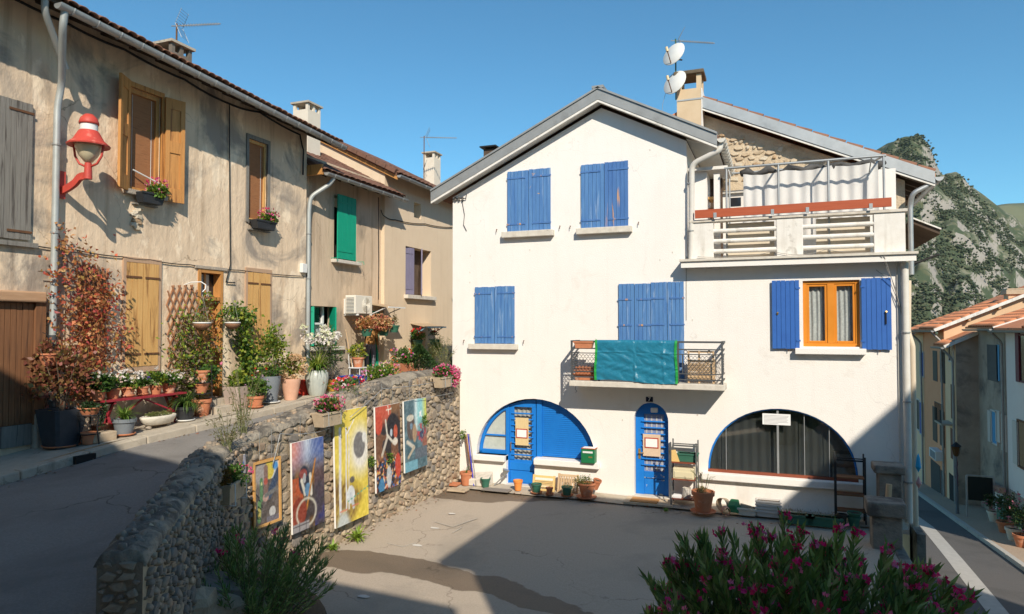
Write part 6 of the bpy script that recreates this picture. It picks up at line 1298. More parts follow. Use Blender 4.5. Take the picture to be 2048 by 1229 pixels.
# planters right of the door
o, r, h = potted(474, X0 + .5, 21, 46, taupe_pot, 'square taupe planter at the foot of the door creeper', 'square', sc=False); bushy('foliage', o, (0, 0, h + .12), (.22, .22, .2), 260, .08, .06, G_YEL, .4)
o, r, h = potted(512, X0 + .78, 15, 24, terracotta, 'terracotta pot of fresh green leaves at the kerb', sc=True); bushy('foliage', o, (0, 0, h + .18), (.28, .26, .24), 420, .085, .06, G_MID + [(.30, .40, .08)], .4); blooms('flowers', o, blob_points(10, (0, 0, h + .25), (.25, .25, .2))[0], .022, [(.7, .4, .6)])
o, r, h = potted(541, X0 + .62, 20, 54, grey_pot, 'tall grey round planter with a yellow-green shrub', 'tall', scm=white_metal); bushy('foliage', o, (0, 0, h + .55), (.38, .38, .6), 480, .09, .065, G_YEL, .3, .2, 18); bushy('low_foliage', o, (0, 0, h + .12), (.3, .3, .16), 260, .06, .045, G_MID, .4); blooms('flowers', o, blob_points(22, (-.1, -.2, h + .12), (.22, .25, .14))[0], .03, WHT + ORF)
for k in range(4): MB().tube([(0, 0, h * .8), (.1 * math.cos(k * 2), .1 * math.sin(k * 2), h + .5), (.2 * math.cos(k * 2), .2 * math.sin(k * 2), h + .95)], .006, 4).local('stem', stem_green, o)
o, r, h = potted(582, X0 + .72, 19, 42, terracotta_p, 'pale terracotta pot of drying peach hydrangea', 'tall', sc=False); bushy('foliage', o, (0, 0, h + .25), (.34, .34, .32), 260, .08, .06, G_YEL[:2] + [(.5, .36, .14)], .2); blooms('flowers', o, np.concatenate([blob_points(36, c_, (.09, .09, .08))[0] for c_ in blob_points(14, (0, 0, h + .26), (.32, .32, .26), .8)[0]]), .028, [(.72, .50, .30), (.62, .40, .22), (.76, .58, .38)])
o, r, h = potted(634, X0 + .78, 22, 50, urn_mat, 'fluted pale grey urn of white agapanthus', 'urn', sc=False); straps('leaves', o, (0, 0, h * .9), 150, .62, .045, [(.34, .42, .06), (.24, .36, .05), (.44, .48, .09), (.12, .22, .04)], .9, 1.1); umbels('flowers', o, (0, 0, h * .9), 11, .55, .95, .095, WHT + [(.7, .72, .5)])
p = spot(652, X0 + .3); ol = thing('oleander_pot', p, 'tall pale-flowered shrub behind the fluted urn', 'potted plant'); pot_mesh(ol, .2, .36, black_pot); bushy('foliage', ol, (0, 0, 1.05), (.4, .5, .6), 420, .16, .03, G_DARK + G_MID, .5, .2, 14)
for k in range(5): MB().tube([(0, 0, .3), (.12 * math.cos(k * 1.3), .15 * math.sin(k * 1.3), .9), (.22 * math.cos(k * 1.3), .3 * math.sin(k * 1.3), 1.45)], .008, 4).local('stem', bark, ol)
p = spot(606, X0 + .42); trough('planter_box', p, .3, .3, .34, M('red_box', (.42, .035, .02), rough=.6), 'glossy red square planter between hydrangea pot and urn', 'planter', taper=.92)
o, r, h = potted(664, X0 + .62, 12, 22, M('yellow_pot', (.50, .28, .04), rough=.6), 'ochre pot with bare sticks right of the urn', sc=False)
for k in range(6): MB().tube([(0, 0, h * .8), (.08 * math.cos(k * 1.1), .08 * math.sin(k * 1.1), h + .32)], .005, 4).local('stick', bark, o)
# flower bed crowding the top of the wall
def bed(name, px0, px1, X, ztop, hh, n, cols, fcols, nf, label, X2=None):
    a, b = onX(px0, 740, X), onX(px1, 740, X if X2 is None else X2); o = thing(name, ((a.x + b.x) / 2, (a.y + b.y) / 2, zwalk((a.y + b.y) / 2) - .12), label, 'flower bed'); ly = (b.y - a.y) / 2; zc = ztop - hh - o.location.z
    rb = max(.17, ly)
    trg = MB(); trg.box(-.15, .15, -rb + .02, rb - .02, 0, max(.14, zc - .05)); trg.local('trough', terracotta, o, bevel=.01); bushy('foliage', o, (0, 0, zc + hh * .35), (.3, rb, hh), n, .07, .05, cols, .4, .2, 24)
    q = blob_points(nf, (0, 0, zc + hh * .6), (.3, rb, hh * .8), .8)[0]; q = q[q[:, 2] > zc]; blooms('flowers', o, q, .034, fcols); return o
def ztp(px, py, X): return onX(px, py, X).z
bed('flower_bed', 672, 722, -5.45, ztp(695, 760, -5.45), .2, 420, G_MID, REDF + [(.75, .1, .3), (.8, .7, .65)], 150, 'bank of red and white impatiens against the wall coping')
bed('flower_bed', 728, 800, -5.75, ztp(760, 735, -5.75), .32, 1300, G_YEL + G_MID, PNK + [(.7, .6, .5), (.6, .3, .5)], 60, 'yellow-green flower bed with scattered pink blooms behind the coping')
bed('flower_bed', 782, 818, -6.6, ztp(800, 700, -6.6), .3, 500, G_MID, ORF + [(.7, .2, .5)], 40, 'orange geraniums in a trough beside the clipped conifer')
p = spot(838, -6.5); cf = thing('conifer', p, 'small dark green conical conifer in a pot behind the wall', 'shrub'); pot_mesh(cf, .25, .35, terracotta); k = mpp(p); hc = onX(838, 692, -6.5).z - p.z; n = 2600; t = RNG.random(n) ** .7; a = RNG.random(n) * 6.28; rr = (1 - t) * .62 * (.75 + .3 * RNG.random(n)); pos = np.stack([rr * np.cos(a), rr * np.sin(a), .3 + t * (hc - .3)], 1); fol('foliage', leaf_mesh('foliage', pos, np.stack([np.cos(a), np.sin(a), .6 + 0 * a], 1) + RNG.normal(size=(n, 3)) * .4, .09, .03, pick(G_DARK + [(.09, .17, .05)], n)), cf); MB().tube([(0, 0, .3), (0, 0, hc * .9)], [.03, .008], 6).local('trunk', bark, cf)
# hanging pots under the door canopy
def hpot(px, py, fr, w, r, h, mat, label, top, tmat=iron):
    u, v = fr.uv(px, py, w); p = fr(u, v, w); o = thing('hanging_pot', p, label, 'hanging pot'); pot_mesh(o, r, h, mat, 'round'); MB().tube([(0, 0, h), (0, 0, top - p.z)], .008, 5).local('hanger', tmat, o); return o, r, h
o, r, h = hpot(733, 673, F2, .55, .16, .2, green_pot, 'green hanging pot at the left end under the brown canopy', cv - .04); bushy('foliage', o, (0, 0, h + .12), (.3, .3, .24), 420, .08, .06, [(.60, .24, .10), (.70, .36, .16), (.45, .30, .10)], -.1); blooms('flowers', o, blob_points(120, (0, 0, h + .14), (.3, .32, .24))[0], .034, PEA)
o, r, h = hpot(767, 672, F2, .62, .16, .2, green_pot, 'green hanging pot in the middle under the brown canopy', cv - .04); bushy('foliage', o, (0, -.1, h + .14), (.3, .42, .26), 620, .08, .06, [(.62, .24, .10), (.72, .38, .18), (.40, .30, .10)], -.1); blooms('flowers', o, blob_points(200, (0, -.15, h + .16), (.3, .5, .26))[0], .036, PEA)
o, r, h = hpot(788, 665, F2, .62, .15, .2, green_pot, 'green hanging pot of dry stems beyond the canopy end', cv - .04); bushy('foliage', o, (0, 0, h + .14), (.16, .16, .16), 110, .06, .03, [(.52, .44, .24), (.44, .34, .2)], .5)
o, r, h = hpot(836, 692, F3, .35, .15, .18, green_pot, 'hanging pot of red geranium inside the niche canopy', kv - .02); bushy('foliage', o, (0, 0, h + .16), (.24, .24, .2), 260, .07, .05, G_MID, .4); blooms('flowers', o, blob_points(40, (0, 0, h + .26), (.22, .22, .16))[0], .034, REDF); bushy('trailing_leaves', o, (0, 0, -.12), (.22, .22, .34), 500, .10, .012, [(.42, .46, .05), (.34, .42, .05)], -1.2, .2, 12)
o, r, h = hpot(869, 690, F3, .45, .17, .18, green_pot, 'hanging pot of trailing lime foliage right of the niche', kv - .02); bushy('foliage', o, (0, 0, h + .2), (.18, .18, .16), 100, .06, .04, G_MID, .4); blooms('flowers', o, blob_points(20, (0, 0, h + .3), (.16, .16, .1))[0], .03, REDF); bushy('trailing_leaves', o, (0, 0, -.1), (.34, .34, .48), 1200, .13, .012, [(.34, .42, .05), (.26, .36, .05), (.42, .46, .07)], -1.4, .2, 14)
MB().tube([(0, 0, h), (0, -.5, kv - .02 - o.location.z)], .006, 4).local('hanger', iron, o)
# chair with a potted plant by the green door
p = spot(716, L2 + .55); kc = thing('chair', p, 'small white garden chair beside the green doorway', 'chair')
for sx in (-1, 1):
    for sy in (-1, 1): MB().tube([(sx * .16, sy * .16, 0), (sx * .15, sy * .15, .44 if sy > 0 else .44)], .012, 6).local('leg', white_metal, kc)
MB().box(-.18, .18, -.18, .18, .44, .465).local('seat', white_metal, kc)
for k in range(3): MB().tube([(-.17, -.15 + .15 * k, .46), (-.2, -.15 + .15 * k, .8)], .01, 5).local('back_bar', white_metal, kc)
o = thing('potted_plant', p + Vector((0, 0, .466)), 'terracotta pot of yellow leaves standing on the white chair', 'potted plant'); pot_mesh(o, .15, .26, terracotta); bushy('foliage', o, (0, 0, .42), (.24, .26, .26), 160, .10, .07, [(.5, .46, .05), (.4, .42, .06), (.2, .3, .06)], .3)
p = spot(711, L2 + .45); mb = MB(); mb.tube([(p.x, p.y, p.z), (p.x - .25, p.y - .1, p.z + 1.45)], .014, 6); tag(mb.build('wooden_pole', pallet_wood), 'pale wooden pole leaning on the wall by the chair', 'pole')
p = spot(708, L2 + .7); tub = thing('storage_tub', p, 'blue plastic tub on the ground below the chair', 'tub'); MB().hexa([(-.2, -.24, 0), (.2, -.24, 0), (.2, .24, 0), (-.2, .24, 0), (-.24, -.28, .26), (.24, -.28, .26), (.24, .28, .26), (-.24, .28, .26)]).local('body', M('tub_blue', (.01, .06, .42), rough=.4), tub, bevel=.02); MB().box(-.26, .26, -.30, .30, .262, .285).local('lid', M('tub_blue', (0, 0, 1)), tub, bevel=.008)
# ---- window boxes on the old house
for (x0, y0, x1, fr, lb, nl) in ((276, 404, 322, F1, 'dark window box of pink geraniums on the shuttered window', 380), (506, 456, 546, F1, 'dark window box of pink geraniums on the narrow upper window', 300)):
    u0, v0 = fr.uv(x0, y0, .16); u1, _ = fr.uv(x1, y0, .16); o = trough('window_box', fr((u0 + u1) / 2, v0, .17), u1 - u0, .2, .19, black_pot, lb, 'window box', rz=math.pi / 2)
    bushy('foliage', o, (.12, 0, .27), ((u1 - u0) * .42, .2, .17), nl, .075, .06, G_MID + G_YEL[:1], .3); blooms('flowers', o, blob_points(46, (.15, .0, .34), ((u1 - u0) * .45, .2, .18), .75)[0], .032, PNK)
    MB().box(-(u1 - u0) / 2, (u1 - u0) / 2, .08, .2, -.03, -.004).local('shelf', grey_wood, o)
# ---- person in the green doorway
def person(loc, rz, h, label):
    o = thing('person', loc, label, 'person', None, rz); k = h / 1.75
    J = {'pel': (0, 0, .95), 'sp': (0, 0, 1.15), 'ch': (0, .0, 1.36), 'nk': (0, .01, 1.50), 'hd': (0, -.02, 1.58), 'hd2': (0, -.025, 1.66), 'hd3': (0, -.01, 1.73),
         'hl': (.10, 0, .90), 'kl': (.11, -.02, .50), 'al': (.11, .02, .09), 'tl': (.12, -.15, .035), 'hr': (-.10, 0, .90), 'kr': (-.11, -.01, .50), 'ar': (-.12, .03, .09), 'tr': (-.13, -.14, .035),
         'sl': (.19, .01, 1.41), 'el': (.25, .03, 1.13), 'wl': (.24, -.06, .90), 'ml': (.24, -.09, .82), 'sr': (-.19, .01, 1.41), 'er': (-.25, .03, 1.13), 'wr': (-.23, -.08, .90), 'mr': (-.23, -.11, .82)}
    Rr = dict(pel=.155, sp=.14, ch=.165, nk=.055, hd=.075, hd2=.098, hd3=.07, hl=.10, kl=.066, al=.045, tl=.036, hr=.10, kr=.066, ar=.045, tr=.036, sl=.07, el=.047, wl=.032, ml=.03, sr=.07, er=.047, wr=.032, mr=.03)
    E = [('pel', 'sp'), ('sp', 'ch'), ('ch', 'nk'), ('nk', 'hd'), ('hd', 'hd2'), ('hd2', 'hd3'), ('pel', 'hl'), ('hl', 'kl'), ('kl', 'al'), ('al', 'tl'), ('pel', 'hr'), ('hr', 'kr'), ('kr', 'ar'), ('ar', 'tr'), ('ch', 'sl'), ('sl', 'el'), ('el', 'wl'), ('wl', 'ml'), ('ch', 'sr'), ('sr', 'er'), ('er', 'wr'), ('wr', 'mr')]
    nm = list(J); V = [Vector(J[n]) * k for n in nm]; ed = [(nm.index(a), nm.index(b)) for a, b in E]; rad = [Rr[n] * k for n in nm]; root = 0
    def hand(w, m, s):
        for i, (dx, L) in enumerate(((-.03, .062), (-.01, .072), (.01, .075), (.03, .065))):
            b = len(V); V.append(V[m] + Vector((dx * .35, dx * .9, -.035)) * k); V.append(V[m] + Vector((dx * .3 - s * .008, dx - .012, -.035 - L)) * k); ed.extend([(m, b), (b, b + 1)]); rad.extend([.010 * k, .008 * k])
        b = len(V); V.append(V[m] + Vector((-s * .02, -.035, -.01)) * k); V.append(V[m] + Vector((-s * .025, -.05, -.055)) * k); ed.extend([(m, b), (b, b + 1)]); rad.extend([.011 * k, .009 * k])
    hand('wl', nm.index('ml'), 1); hand('wr', nm.index('mr'), -1)
    me = bpy.data.meshes.new('body'); me.from_pydata(V, ed, []); ob = bpy.data.objects.new('body', me); COL.objects.link(ob)
    sk = ob.modifiers.new('s', 'SKIN'); sv = me.skin_vertices[0].data
    for i, r in enumerate(rad): sv[i].radius = (r, r * (.78 if i in (0, 1, 2) else 1)); sv[i].use_root = (i == 0)
    su = ob.modifiers.new('d', 'SUBSURF'); su.levels = su.render_levels = 2
    m2 = bpy.data.meshes.new_from_object(ob.evaluated_get(bpy.context.evaluated_depsgraph_get())); bpy.data.objects.remove(ob)
    skin = M('skin', (.50, .29, .20), (.56, .34, .25), 8, .6); shirt = M('brown_top', (.34, .17, .055), (.42, .22, .08), 7, .9); trou = M('grey_trousers', (.13, .13, .16), (.18, .18, .21), 7, .9); hair = M('hair_brown', (.06, .04, .03), rough=.7); shoe = M('shoe_dark', (.03, .028, .027), rough=.6)
    for mt in (skin, shirt, trou, hair, shoe): m2.materials.append(mt)
    for f in m2.polygons:
        c = f.center / k
        f.material_index = 4 if c.z < .08 else 2 if c.z < .97 and abs(c.x) < .205 else (1 if c.z < 1.46 and c.z > .93 else (3 if c.z > 1.66 and (c.y > -.06 or c.z > 1.73) else 0)); f.use_smooth = True
    link('body', m2, None, o)
    for s in (-1, 1): MB().lathe([(.001, -.012 * k), (.012 * k, 0), (.001, .012 * k)], (s * .035 * k, -.115 * k, 1.655 * k), 8).local('eye', M('eye_dark', (.02, .015, .012), rough=.3), o)
    MB().hexa([(-.012 * k, -.118 * k, 1.605 * k), (.012 * k, -.118 * k, 1.605 * k), (.014 * k, -.10 * k, 1.605 * k), (-.014 * k, -.10 * k, 1.605 * k), (-.008 * k, -.115 * k, 1.65 * k), (.008 * k, -.115 * k, 1.65 * k), (.01 * k, -.10 * k, 1.65 * k), (-.01 * k, -.10 * k, 1.65 * k)]).local('nose', skin, o, bevel=.004)
    MB().box(-.025 * k, .025 * k, -.112 * k, -.10 * k, 1.572 * k, 1.582 * k).local('mouth', M('lips', (.36, .13, .11), rough=.6), o)
    for s in (-1, 1): MB().lathe([(.001, -.03 * k), (.014 * k, 0), (.001, .03 * k)], (s * .097 * k, -.01 * k, 1.645 * k), 8).local('ear', skin, o, smooth=True)
    return o
pd_ = F2.uv(743, 700, -.02); person((L2 - .05, (dr2[0] + dr2[1]) / 2, dr2[2] - .02), R(62), 1.66, 'person in brown top and grey trousers standing in the green doorway')
P(F2, 'door_step', concrete, H2, dr2[0] - .1, dr2[1] + .1, dr2[2] - .3, dr2[2] - .02, -.3, .25)
# ================================================================ paintings on the stone wall
PX = -4.38
def paint_mesh(name, w, h, fn, nu=56, nv=90):
    u, v = np.meshgrid(np.linspace(0, 1, nu), np.linspace(0, 1, nv)); C = fn(u.ravel(), v.ravel()); 
    V = np.stack([np.zeros(u.size), (u.ravel() - .5) * w, v.ravel() * h], 1); i = np.arange((nu - 1) * (nv - 1)); r, c = i // (nu - 1), i % (nu - 1); a = r * nu + c
    return raw_mesh(name, V, np.stack([a, a + 1, a + nu + 1, a + nu], 1), np.clip(C * .80 + C.mean(1, keepdims=True) * .16 + (vnoise(u.ravel(), v.ravel(), 30, 77)[:, None] - .5) * .12, 0, 1) ** 2.0)
def base_col(u, c): return np.tile(np.array(c, float), (len(u), 1))
def put(C, m, c, a=1.): m = np.clip(m, 0, 1)[:, None] * a; return C * (1 - m) + np.array(c, float) * m
def ell(u, v, cx, cy, rx, ry, soft=.12, rot=0.):
    x, y = u - cx, v - cy; x, y = x * math.cos(rot) + y * math.sin(rot), -x * math.sin(rot) + y * math.cos(rot); return np.clip((1 - np.sqrt((x / rx) ** 2 + (y / ry) ** 2)) / soft, 0, 1)
def seg_(u, v, x0, y0, x1, y1, wd, soft=.4):
    dx, dy = x1 - x0, y1 - y0; t = np.clip(((u - x0) * dx + (v - y0) * dy) / (dx * dx + dy * dy), 0, 1); d = np.hypot(u - x0 - t * dx, (v - y0 - t * dy) * 1.6); return np.clip((wd - d) / (wd * soft), 0, 1)
def vnoise(u, v, f, seed=0):
    r = np.random.default_rng(seed); T = r.random((64, 64)); x, y = u * f, v * f * 1.6; i, j = np.floor(x).astype(int), np.floor(y).astype(int); a, b = x - i, y - j; a, b = a * a * (3 - 2 * a), b * b * (3 - 2 * b)
    g = lambda p, q: T[p % 64, q % 64]; return (g(i, j) * (1 - a) + g(i + 1, j) * a) * (1 - b) + (g(i, j + 1) * (1 - a) + g(i + 1, j + 1) * a) * b
def art1(u, v):      # framed canvas: taupe figures, bottle, yellow disc and blue
    C = base_col(u, (.38, .34, .32)); C += (vnoise(u, v, 9, 1)[:, None] - .5) * .14
    C = put(C, ell(u, v, .30, .82, .34, .22, .3), (.62, .58, .56)); C = put(C, (u > .5) & (v > .70), (.80, .80, .82)); C = put(C, ell(u, v, .62, .86, .20, .17), (.86, .74, .22)); C = put(C, ell(u, v, .86, .90, .14, .08, .4), (.25, .55, .85))
    C = put(C, seg_(u, v, .98, .78, .60, .45, .16), (.22, .28, .38)); C = put(C, seg_(u, v, .47, .9, .47, .5, .10), (.50, .37, .33)); C = put(C, ell(u, v, .46, .68, .085, .06), (.72, .30, .24)); C = put(C, seg_(u, v, .28, .72, .28, .4, .075), (.33, .50, .32)); C = put(C, ell(u, v, .29, .66, .03, .03), (.8, .8, .5))
    C = put(C, ell(u, v, .45, .42, .13, .07), (.72, .55, .49)); C = put(C, seg_(u, v, .45, .45, .95, .52, .07), (.44, .43, .42)); C = put(C, seg_(u, v, .18, .08, .2, .36, .09), (.40, .58, .34)); C = put(C, ell(u, v, .19, .2, .07, .1), (.72, .65, .30)); C = put(C, ell(u, v, .72, .16, .14, .09), (.76, .74, .72)); C = put(C, (u > .48) & (v < .1), (.42, .40, .44)); return C
def art2(u, v):      # blue-red burst over a dark stooping shape and a pale ring
    C = base_col(u, (.26, .22, .22)); n = vnoise(u, v, 7, 2); m = vnoise(u, v, 16, 3)
    C = put(C, n * 1.5 - .4, (.52, .32, .12)); C = put(C, (u > .68) * (1 - v) * 1.3 * n, (.20, .20, .42)); a = np.arctan2(v - .66, u - .42); ra = .5 + .5 * np.sin(a * 30)
    C = put(C, np.clip((v - .60) * 4, 0, 1), (.40, .48, .68)); C = put(C, np.clip((v - .62) * 4, 0, 1) * np.clip(1.2 - u * 2.6, 0, 1), (.88, .50, .44)); C = put(C, np.clip((v - .62) * 3, 0, 1) * np.clip(1 - np.abs(u - .45) * 5, 0, 1) * (.5 + .5 * ra), (.84, .87, .90)); C = put(C, np.clip((v - .68) * 4, 0, 1) * np.clip((u - .55) * 3, 0, 1), (.17, .27, .60), .85); C = put(C, np.clip((v - .62) * 4, 0, 1) * ra, (.86, .84, .88), .22)
    C = put(C, ((u < .32) & (v < .60)) * (.5 + m), (.76, .30, .14)); C = put(C, ell(u, v, .36, .56, .18, .17), (.17, .19, .25)); C = put(C, ell(u, v, .33, .63, .13, .06), (.74, .26, .2), .7); C = put(C, ell(u, v, .37, .58, .05, .06), (.64, .64, .64)); C = put(C, seg_(u, v, .28, .56, .38, .40, .05), (.82, .78, .70)); C = put(C, seg_(u, v, .55, .6, .58, .38, .05), (.84, .80, .72)); C = put(C, ell(u, v, .47, .44, .10, .08), (.32, .50, .66))
    C = put(C, seg_(u, v, .72, .76, .42, .22, .028), (.80, .48, .16)); C = put(C, ell(u, v, .2, .22, .24, .17), (.56, .20, .13)); R_ = np.hypot((u - .42) / .30, (v - .19) / .155); C = put(C, np.clip(1 - np.abs(R_ - 1) * 6, 0, 1), (.84, .80, .70)); C = put(C, ((v < .10) & (u < .5)), (.58, .55, .55)); C = put(C, ((np.abs((u * 5) % 1 - .5) > .44) | (np.abs((v * 14) % 1 - .5) > .42)) & (v < .12) & (u < .5), (.28, .26, .28)); return C
def art3(u, v):      # yellow canvas with a grey disc, white bands and a pale drop
    C = base_col(u, (.93, .80, .24)); C += (vnoise(u, v, 6, 4)[:, None] - .5) * .12; C = put(C, ell(u, v, .78, .62, .46, .30, .55), (.93, .89, .82)); C = put(C, ell(u, v, .74, .66, .19, .125, .08), (.46, .44, .43)); C = put(C, ell(u, v, .90, .72, .08, .05), (.88, .86, .82)); sp = vnoise(u, v, 26, 5)
    C = put(C, np.clip((.40 - v + (.5 - u) * .28) * 6, 0, 1) * (.35 + .9 * sp), (.50, .36, .16)); C = put(C, np.clip(u * 1.6 - v * 2.6 - .6, 0, 1) * 3, (.93, .80, .22)); 
    for x, wd in ((.16, .042), (.34, .022), (.42, .014)): C = put(C, seg_(u, v, x - .03, .12, x, .84, wd, .3), (.88, .86, .86))
    C = put(C, ell(u, v, .45, .24, .13, .085), (.85, .86, .86)); C = put(C, seg_(u, v, .45, .24, .53, .13, .05), (.76, .78, .80)); C = put(C, ell(u, v, .50, .37, .08, .03), (.36, .33, .30)); C = put(C, np.clip((.16 - v) * 12, 0, 1) * np.clip((.26 - np.abs(u - .22) - v * .9) * 9, 0, 1), (.74, .76, .74)); C = put(C, seg_(u, v, .36, .19, 1, .26, .007), (.2, .66, .5)); C = put(C, seg_(u, v, .12, .12, .75, .14, .007), (.88, .42, .3)); C = put(C, seg_(u, v, .34, .78, .58, .9, .015), (.95, .92, .88)); return C
def art4(u, v):      # dark canvas, reds above, a crowd of bright flecks below
    C = base_col(u, (.20, .17, .17)); n = vnoise(u, v, 6, 6); C = put(C, (n > .62) * 1., (.45, .28, .18)); C = put(C, np.clip((v - .72) * 6, 0, 1) * (u < .62), (.82, .30, .20)); C = put(C, ell(u, v, .12, .80, .16, .14), (.84, .26, .16)); C = put(C, np.clip((v - .78) * 6, 0, 1) * (u > .6), (.52, .34, .2)); C = put(C, ell(u, v, .68, .72, .28, .18), (.15, .13, .14))
    C = put(C, seg_(u, v, .50, .99, .53, .89, .016), (.93, .90, .80)); C = put(C, seg_(u, v, .43, .94, .64, .95, .014), (.93, .90, .80)); C = put(C, seg_(u, v, .40, .82, .46, .62, .035), (.84, .80, .72)); C = put(C, seg_(u, v, .46, .64, .70, .53, .04), (.84, .80, .72)); C = put(C, seg_(u, v, .44, .60, .24, .42, .055), (.76, .70, .62)); C = put(C, ell(u, v, .62, .66, .05, .05), (.72, .76, .80)); C = put(C, ell(u, v, .80, .66, .09, .09), (.80, .30, .18)); C = put(C, ell(u, v, .78, .54, .11, .05), (.88, .82, .74)); f = vnoise(u, v, 22, 7); g = vnoise(u, v, 20, 8); lo = np.clip((.44 - v) * 8, 0, 1)
    for th, c in ((.62, (.82, .34, .2)), (.72, (.84, .78, .68)), (.80, (.86, .60, .2))): C = put(C, lo * (f > th), c)
    C = put(C, lo * (g > .74), (.2, .36, .62)); C = put(C, ell(u, v, .50, .14, .11, .14), (.80, .83, .84), .8); C = put(C, ell(u, v, .88, .24, .13, .16), (.82, .24, .16)); C = put(C, ell(u, v, .2, .06, .12, .10), (.2, .46, .66)); return C
def art5(u, v):      # teal and yellow light, brown figure, red scribble
    C = base_col(u, (.30, .42, .46)); C += (vnoise(u, v, 8, 9)[:, None] - .5) * .16; C = put(C, (u > .5) * np.clip((v - .45) * 4, 0, 1), (.50, .78, .80)); C = put(C, np.clip((u - .78) * 5, 0, 1) * np.clip((v - .5) * 4, 0, 1), (.86, .84, .28)); C = put(C, np.clip(1 - np.abs(u - .52) * 9, 0, 1) * (v > .55), (.80, .88, .88)); C = put(C, ell(u, v, .72, .78, .08, .04, .4, .6), (.93, .94, .94)); C = put(C, seg_(u, v, .68, .80, .8, .72, .02), (.93, .94, .94))
    C = put(C, ell(u, v, .28, .62, .18, .2), (.36, .30, .27)); C = put(C, ell(u, v, .26, .75, .17, .05), (.80, .76, .68)); C = put(C, ell(u, v, .30, .63, .06, .05), (.40, .52, .62)); C = put(C, ell(u, v, .44, .52, .1, .14), (.66, .52, .38)); C = put(C, seg_(u, v, .12, .42, .40, .32, .06), (.80, .76, .68)); C = put(C, seg_(u, v, .40, .32, .15, .2, .05), (.74, .66, .54)); s = vnoise(u, v, 15, 10); C = put(C, ell(u, v, .76, .50, .25, .16, .3) * (s > .48), (.74, .22, .24)); C = put(C, ell(u, v, .78, .48, .12, .08) * (s > .55), (.22, .24, .36)); C = put(C, ell(u, v, .95, .34, .2, .16, .5), (.60, .34, .26)); C = put(C, (v < .14) * (u < .55), (.38, .62, .70)); C = put(C, ((v > .14) & (v < .3) & (u > .45)), (.34, .38, .42)); return C
canvas_white = M('canvas_white', (.80, .78, .74), rough=.8); art_mat = M('oil_paint', (1, 1, 1), None, rough=.55, attr=True, spec=.4); frame_wood = M('frame_wood', (.58, .30, .09), (.66, .37, .13), 6, .5)
def painting(x0, x1, yt0, yt1, yb0, yb1, art, label, frame=None, thick=.035, tilt=.03):
    a, b = onX(x0, (yt0 + yb0) / 2, PX), onX(x1, (yt1 + yb1) / 2, PX); y0, y1 = a.y, b.y; zt = (onX(x0, yt0, PX).z + onX(x1, yt1, PX).z) / 2; zb = (onX(x0, yb0, PX).z + onX(x1, yb1, PX).z) / 2
    o = thing('painting', (PX, (y0 + y1) / 2, zb), label, 'painting'); wd, h = y1 - y0, zt - zb; o.rotation_euler = (0, -tilt, 0)
    MB().box(-thick, -.002, -wd / 2, wd / 2, 0, h).local('canvas', canvas_white if not frame else frame_wood, o)
    i = .03 if frame else 0; me = paint_mesh('artwork', wd - 2 * i, h - 2 * i, art); q = link('artwork', me, art_mat, o); q.location = (.001, 0, i)
    if frame:
        for (p0, p1, p2, p3) in ((-wd / 2, wd / 2, 0, .035), (-wd / 2, wd / 2, h - .035, h), (-wd / 2, -wd / 2 + .035, .035, h - .035), (wd / 2 - .035, wd / 2, .035, h - .035)): MB().box(-.02, .022, p0, p1, p2, p3).local('frame_rail', frame_wood, o)
    for s in (-.22, .22): MB().tube([(-.015, s * wd, h), (-.01, s * wd, h + .42)], .003, 4).local('hanging_wire', zinc, o)
    return o
painting(507, 562, 930, 910, 1066, 1035, art1, 'wood-framed painting of muted figures and a green bottle', True)
painting(587, 650, 890, 871, 1068, 1045, art2, 'unframed canvas with blue rays, hooded shape and pale ring')
painting(673, 738, 830, 809, 1064, 1022, art3, 'tall yellow canvas with a large grey disc')
painting(754, 803, 818, 804, 990, 965, art4, 'dark canvas with red shapes above a colourful crowd'); painting(811, 855, 805, 794, 948, 929, art5, 'teal and yellow canvas with red scribbles, last before the house')
def art0(u, v): C = base_col(u, (.72, .68, .70)); C = put(C, ell(u, v, .6, .6, .3, .25), (.25, .45, .75)); return put(C, ell(u, v, .3, .3, .2, .2), (.7, .4, .45))
p = onX(476, 940, -4.3); sm_ = thing('painting', (-4.27, p.y, onX(476, 966, -4.3).z), 'small pale blue canvas half hidden by the shaded flower box', 'painting'); MB().box(-.03, -.002, -.15, .15, 0, .36).local('canvas', canvas_white, sm_); link('artwork', paint_mesh('artwork', .3, .36, art0, 20, 24), art_mat, sm_); sm_.rotation_euler.z = .22
# wires strung along the wall
for pts in ([(545, 932), (560, 868), (625, 866), (660, 856)], [(700, 835), (765, 778), (870, 765)], [(830, 798), (905, 786)]):
    o = cable('wall_wire', [onX(x, y, -4.37) for x, y in pts], .006, zinc, None, .015, 6); tag(o, 'grey hanging wire strung along the stone wall face', 'wire', 'wires on the stone wall')
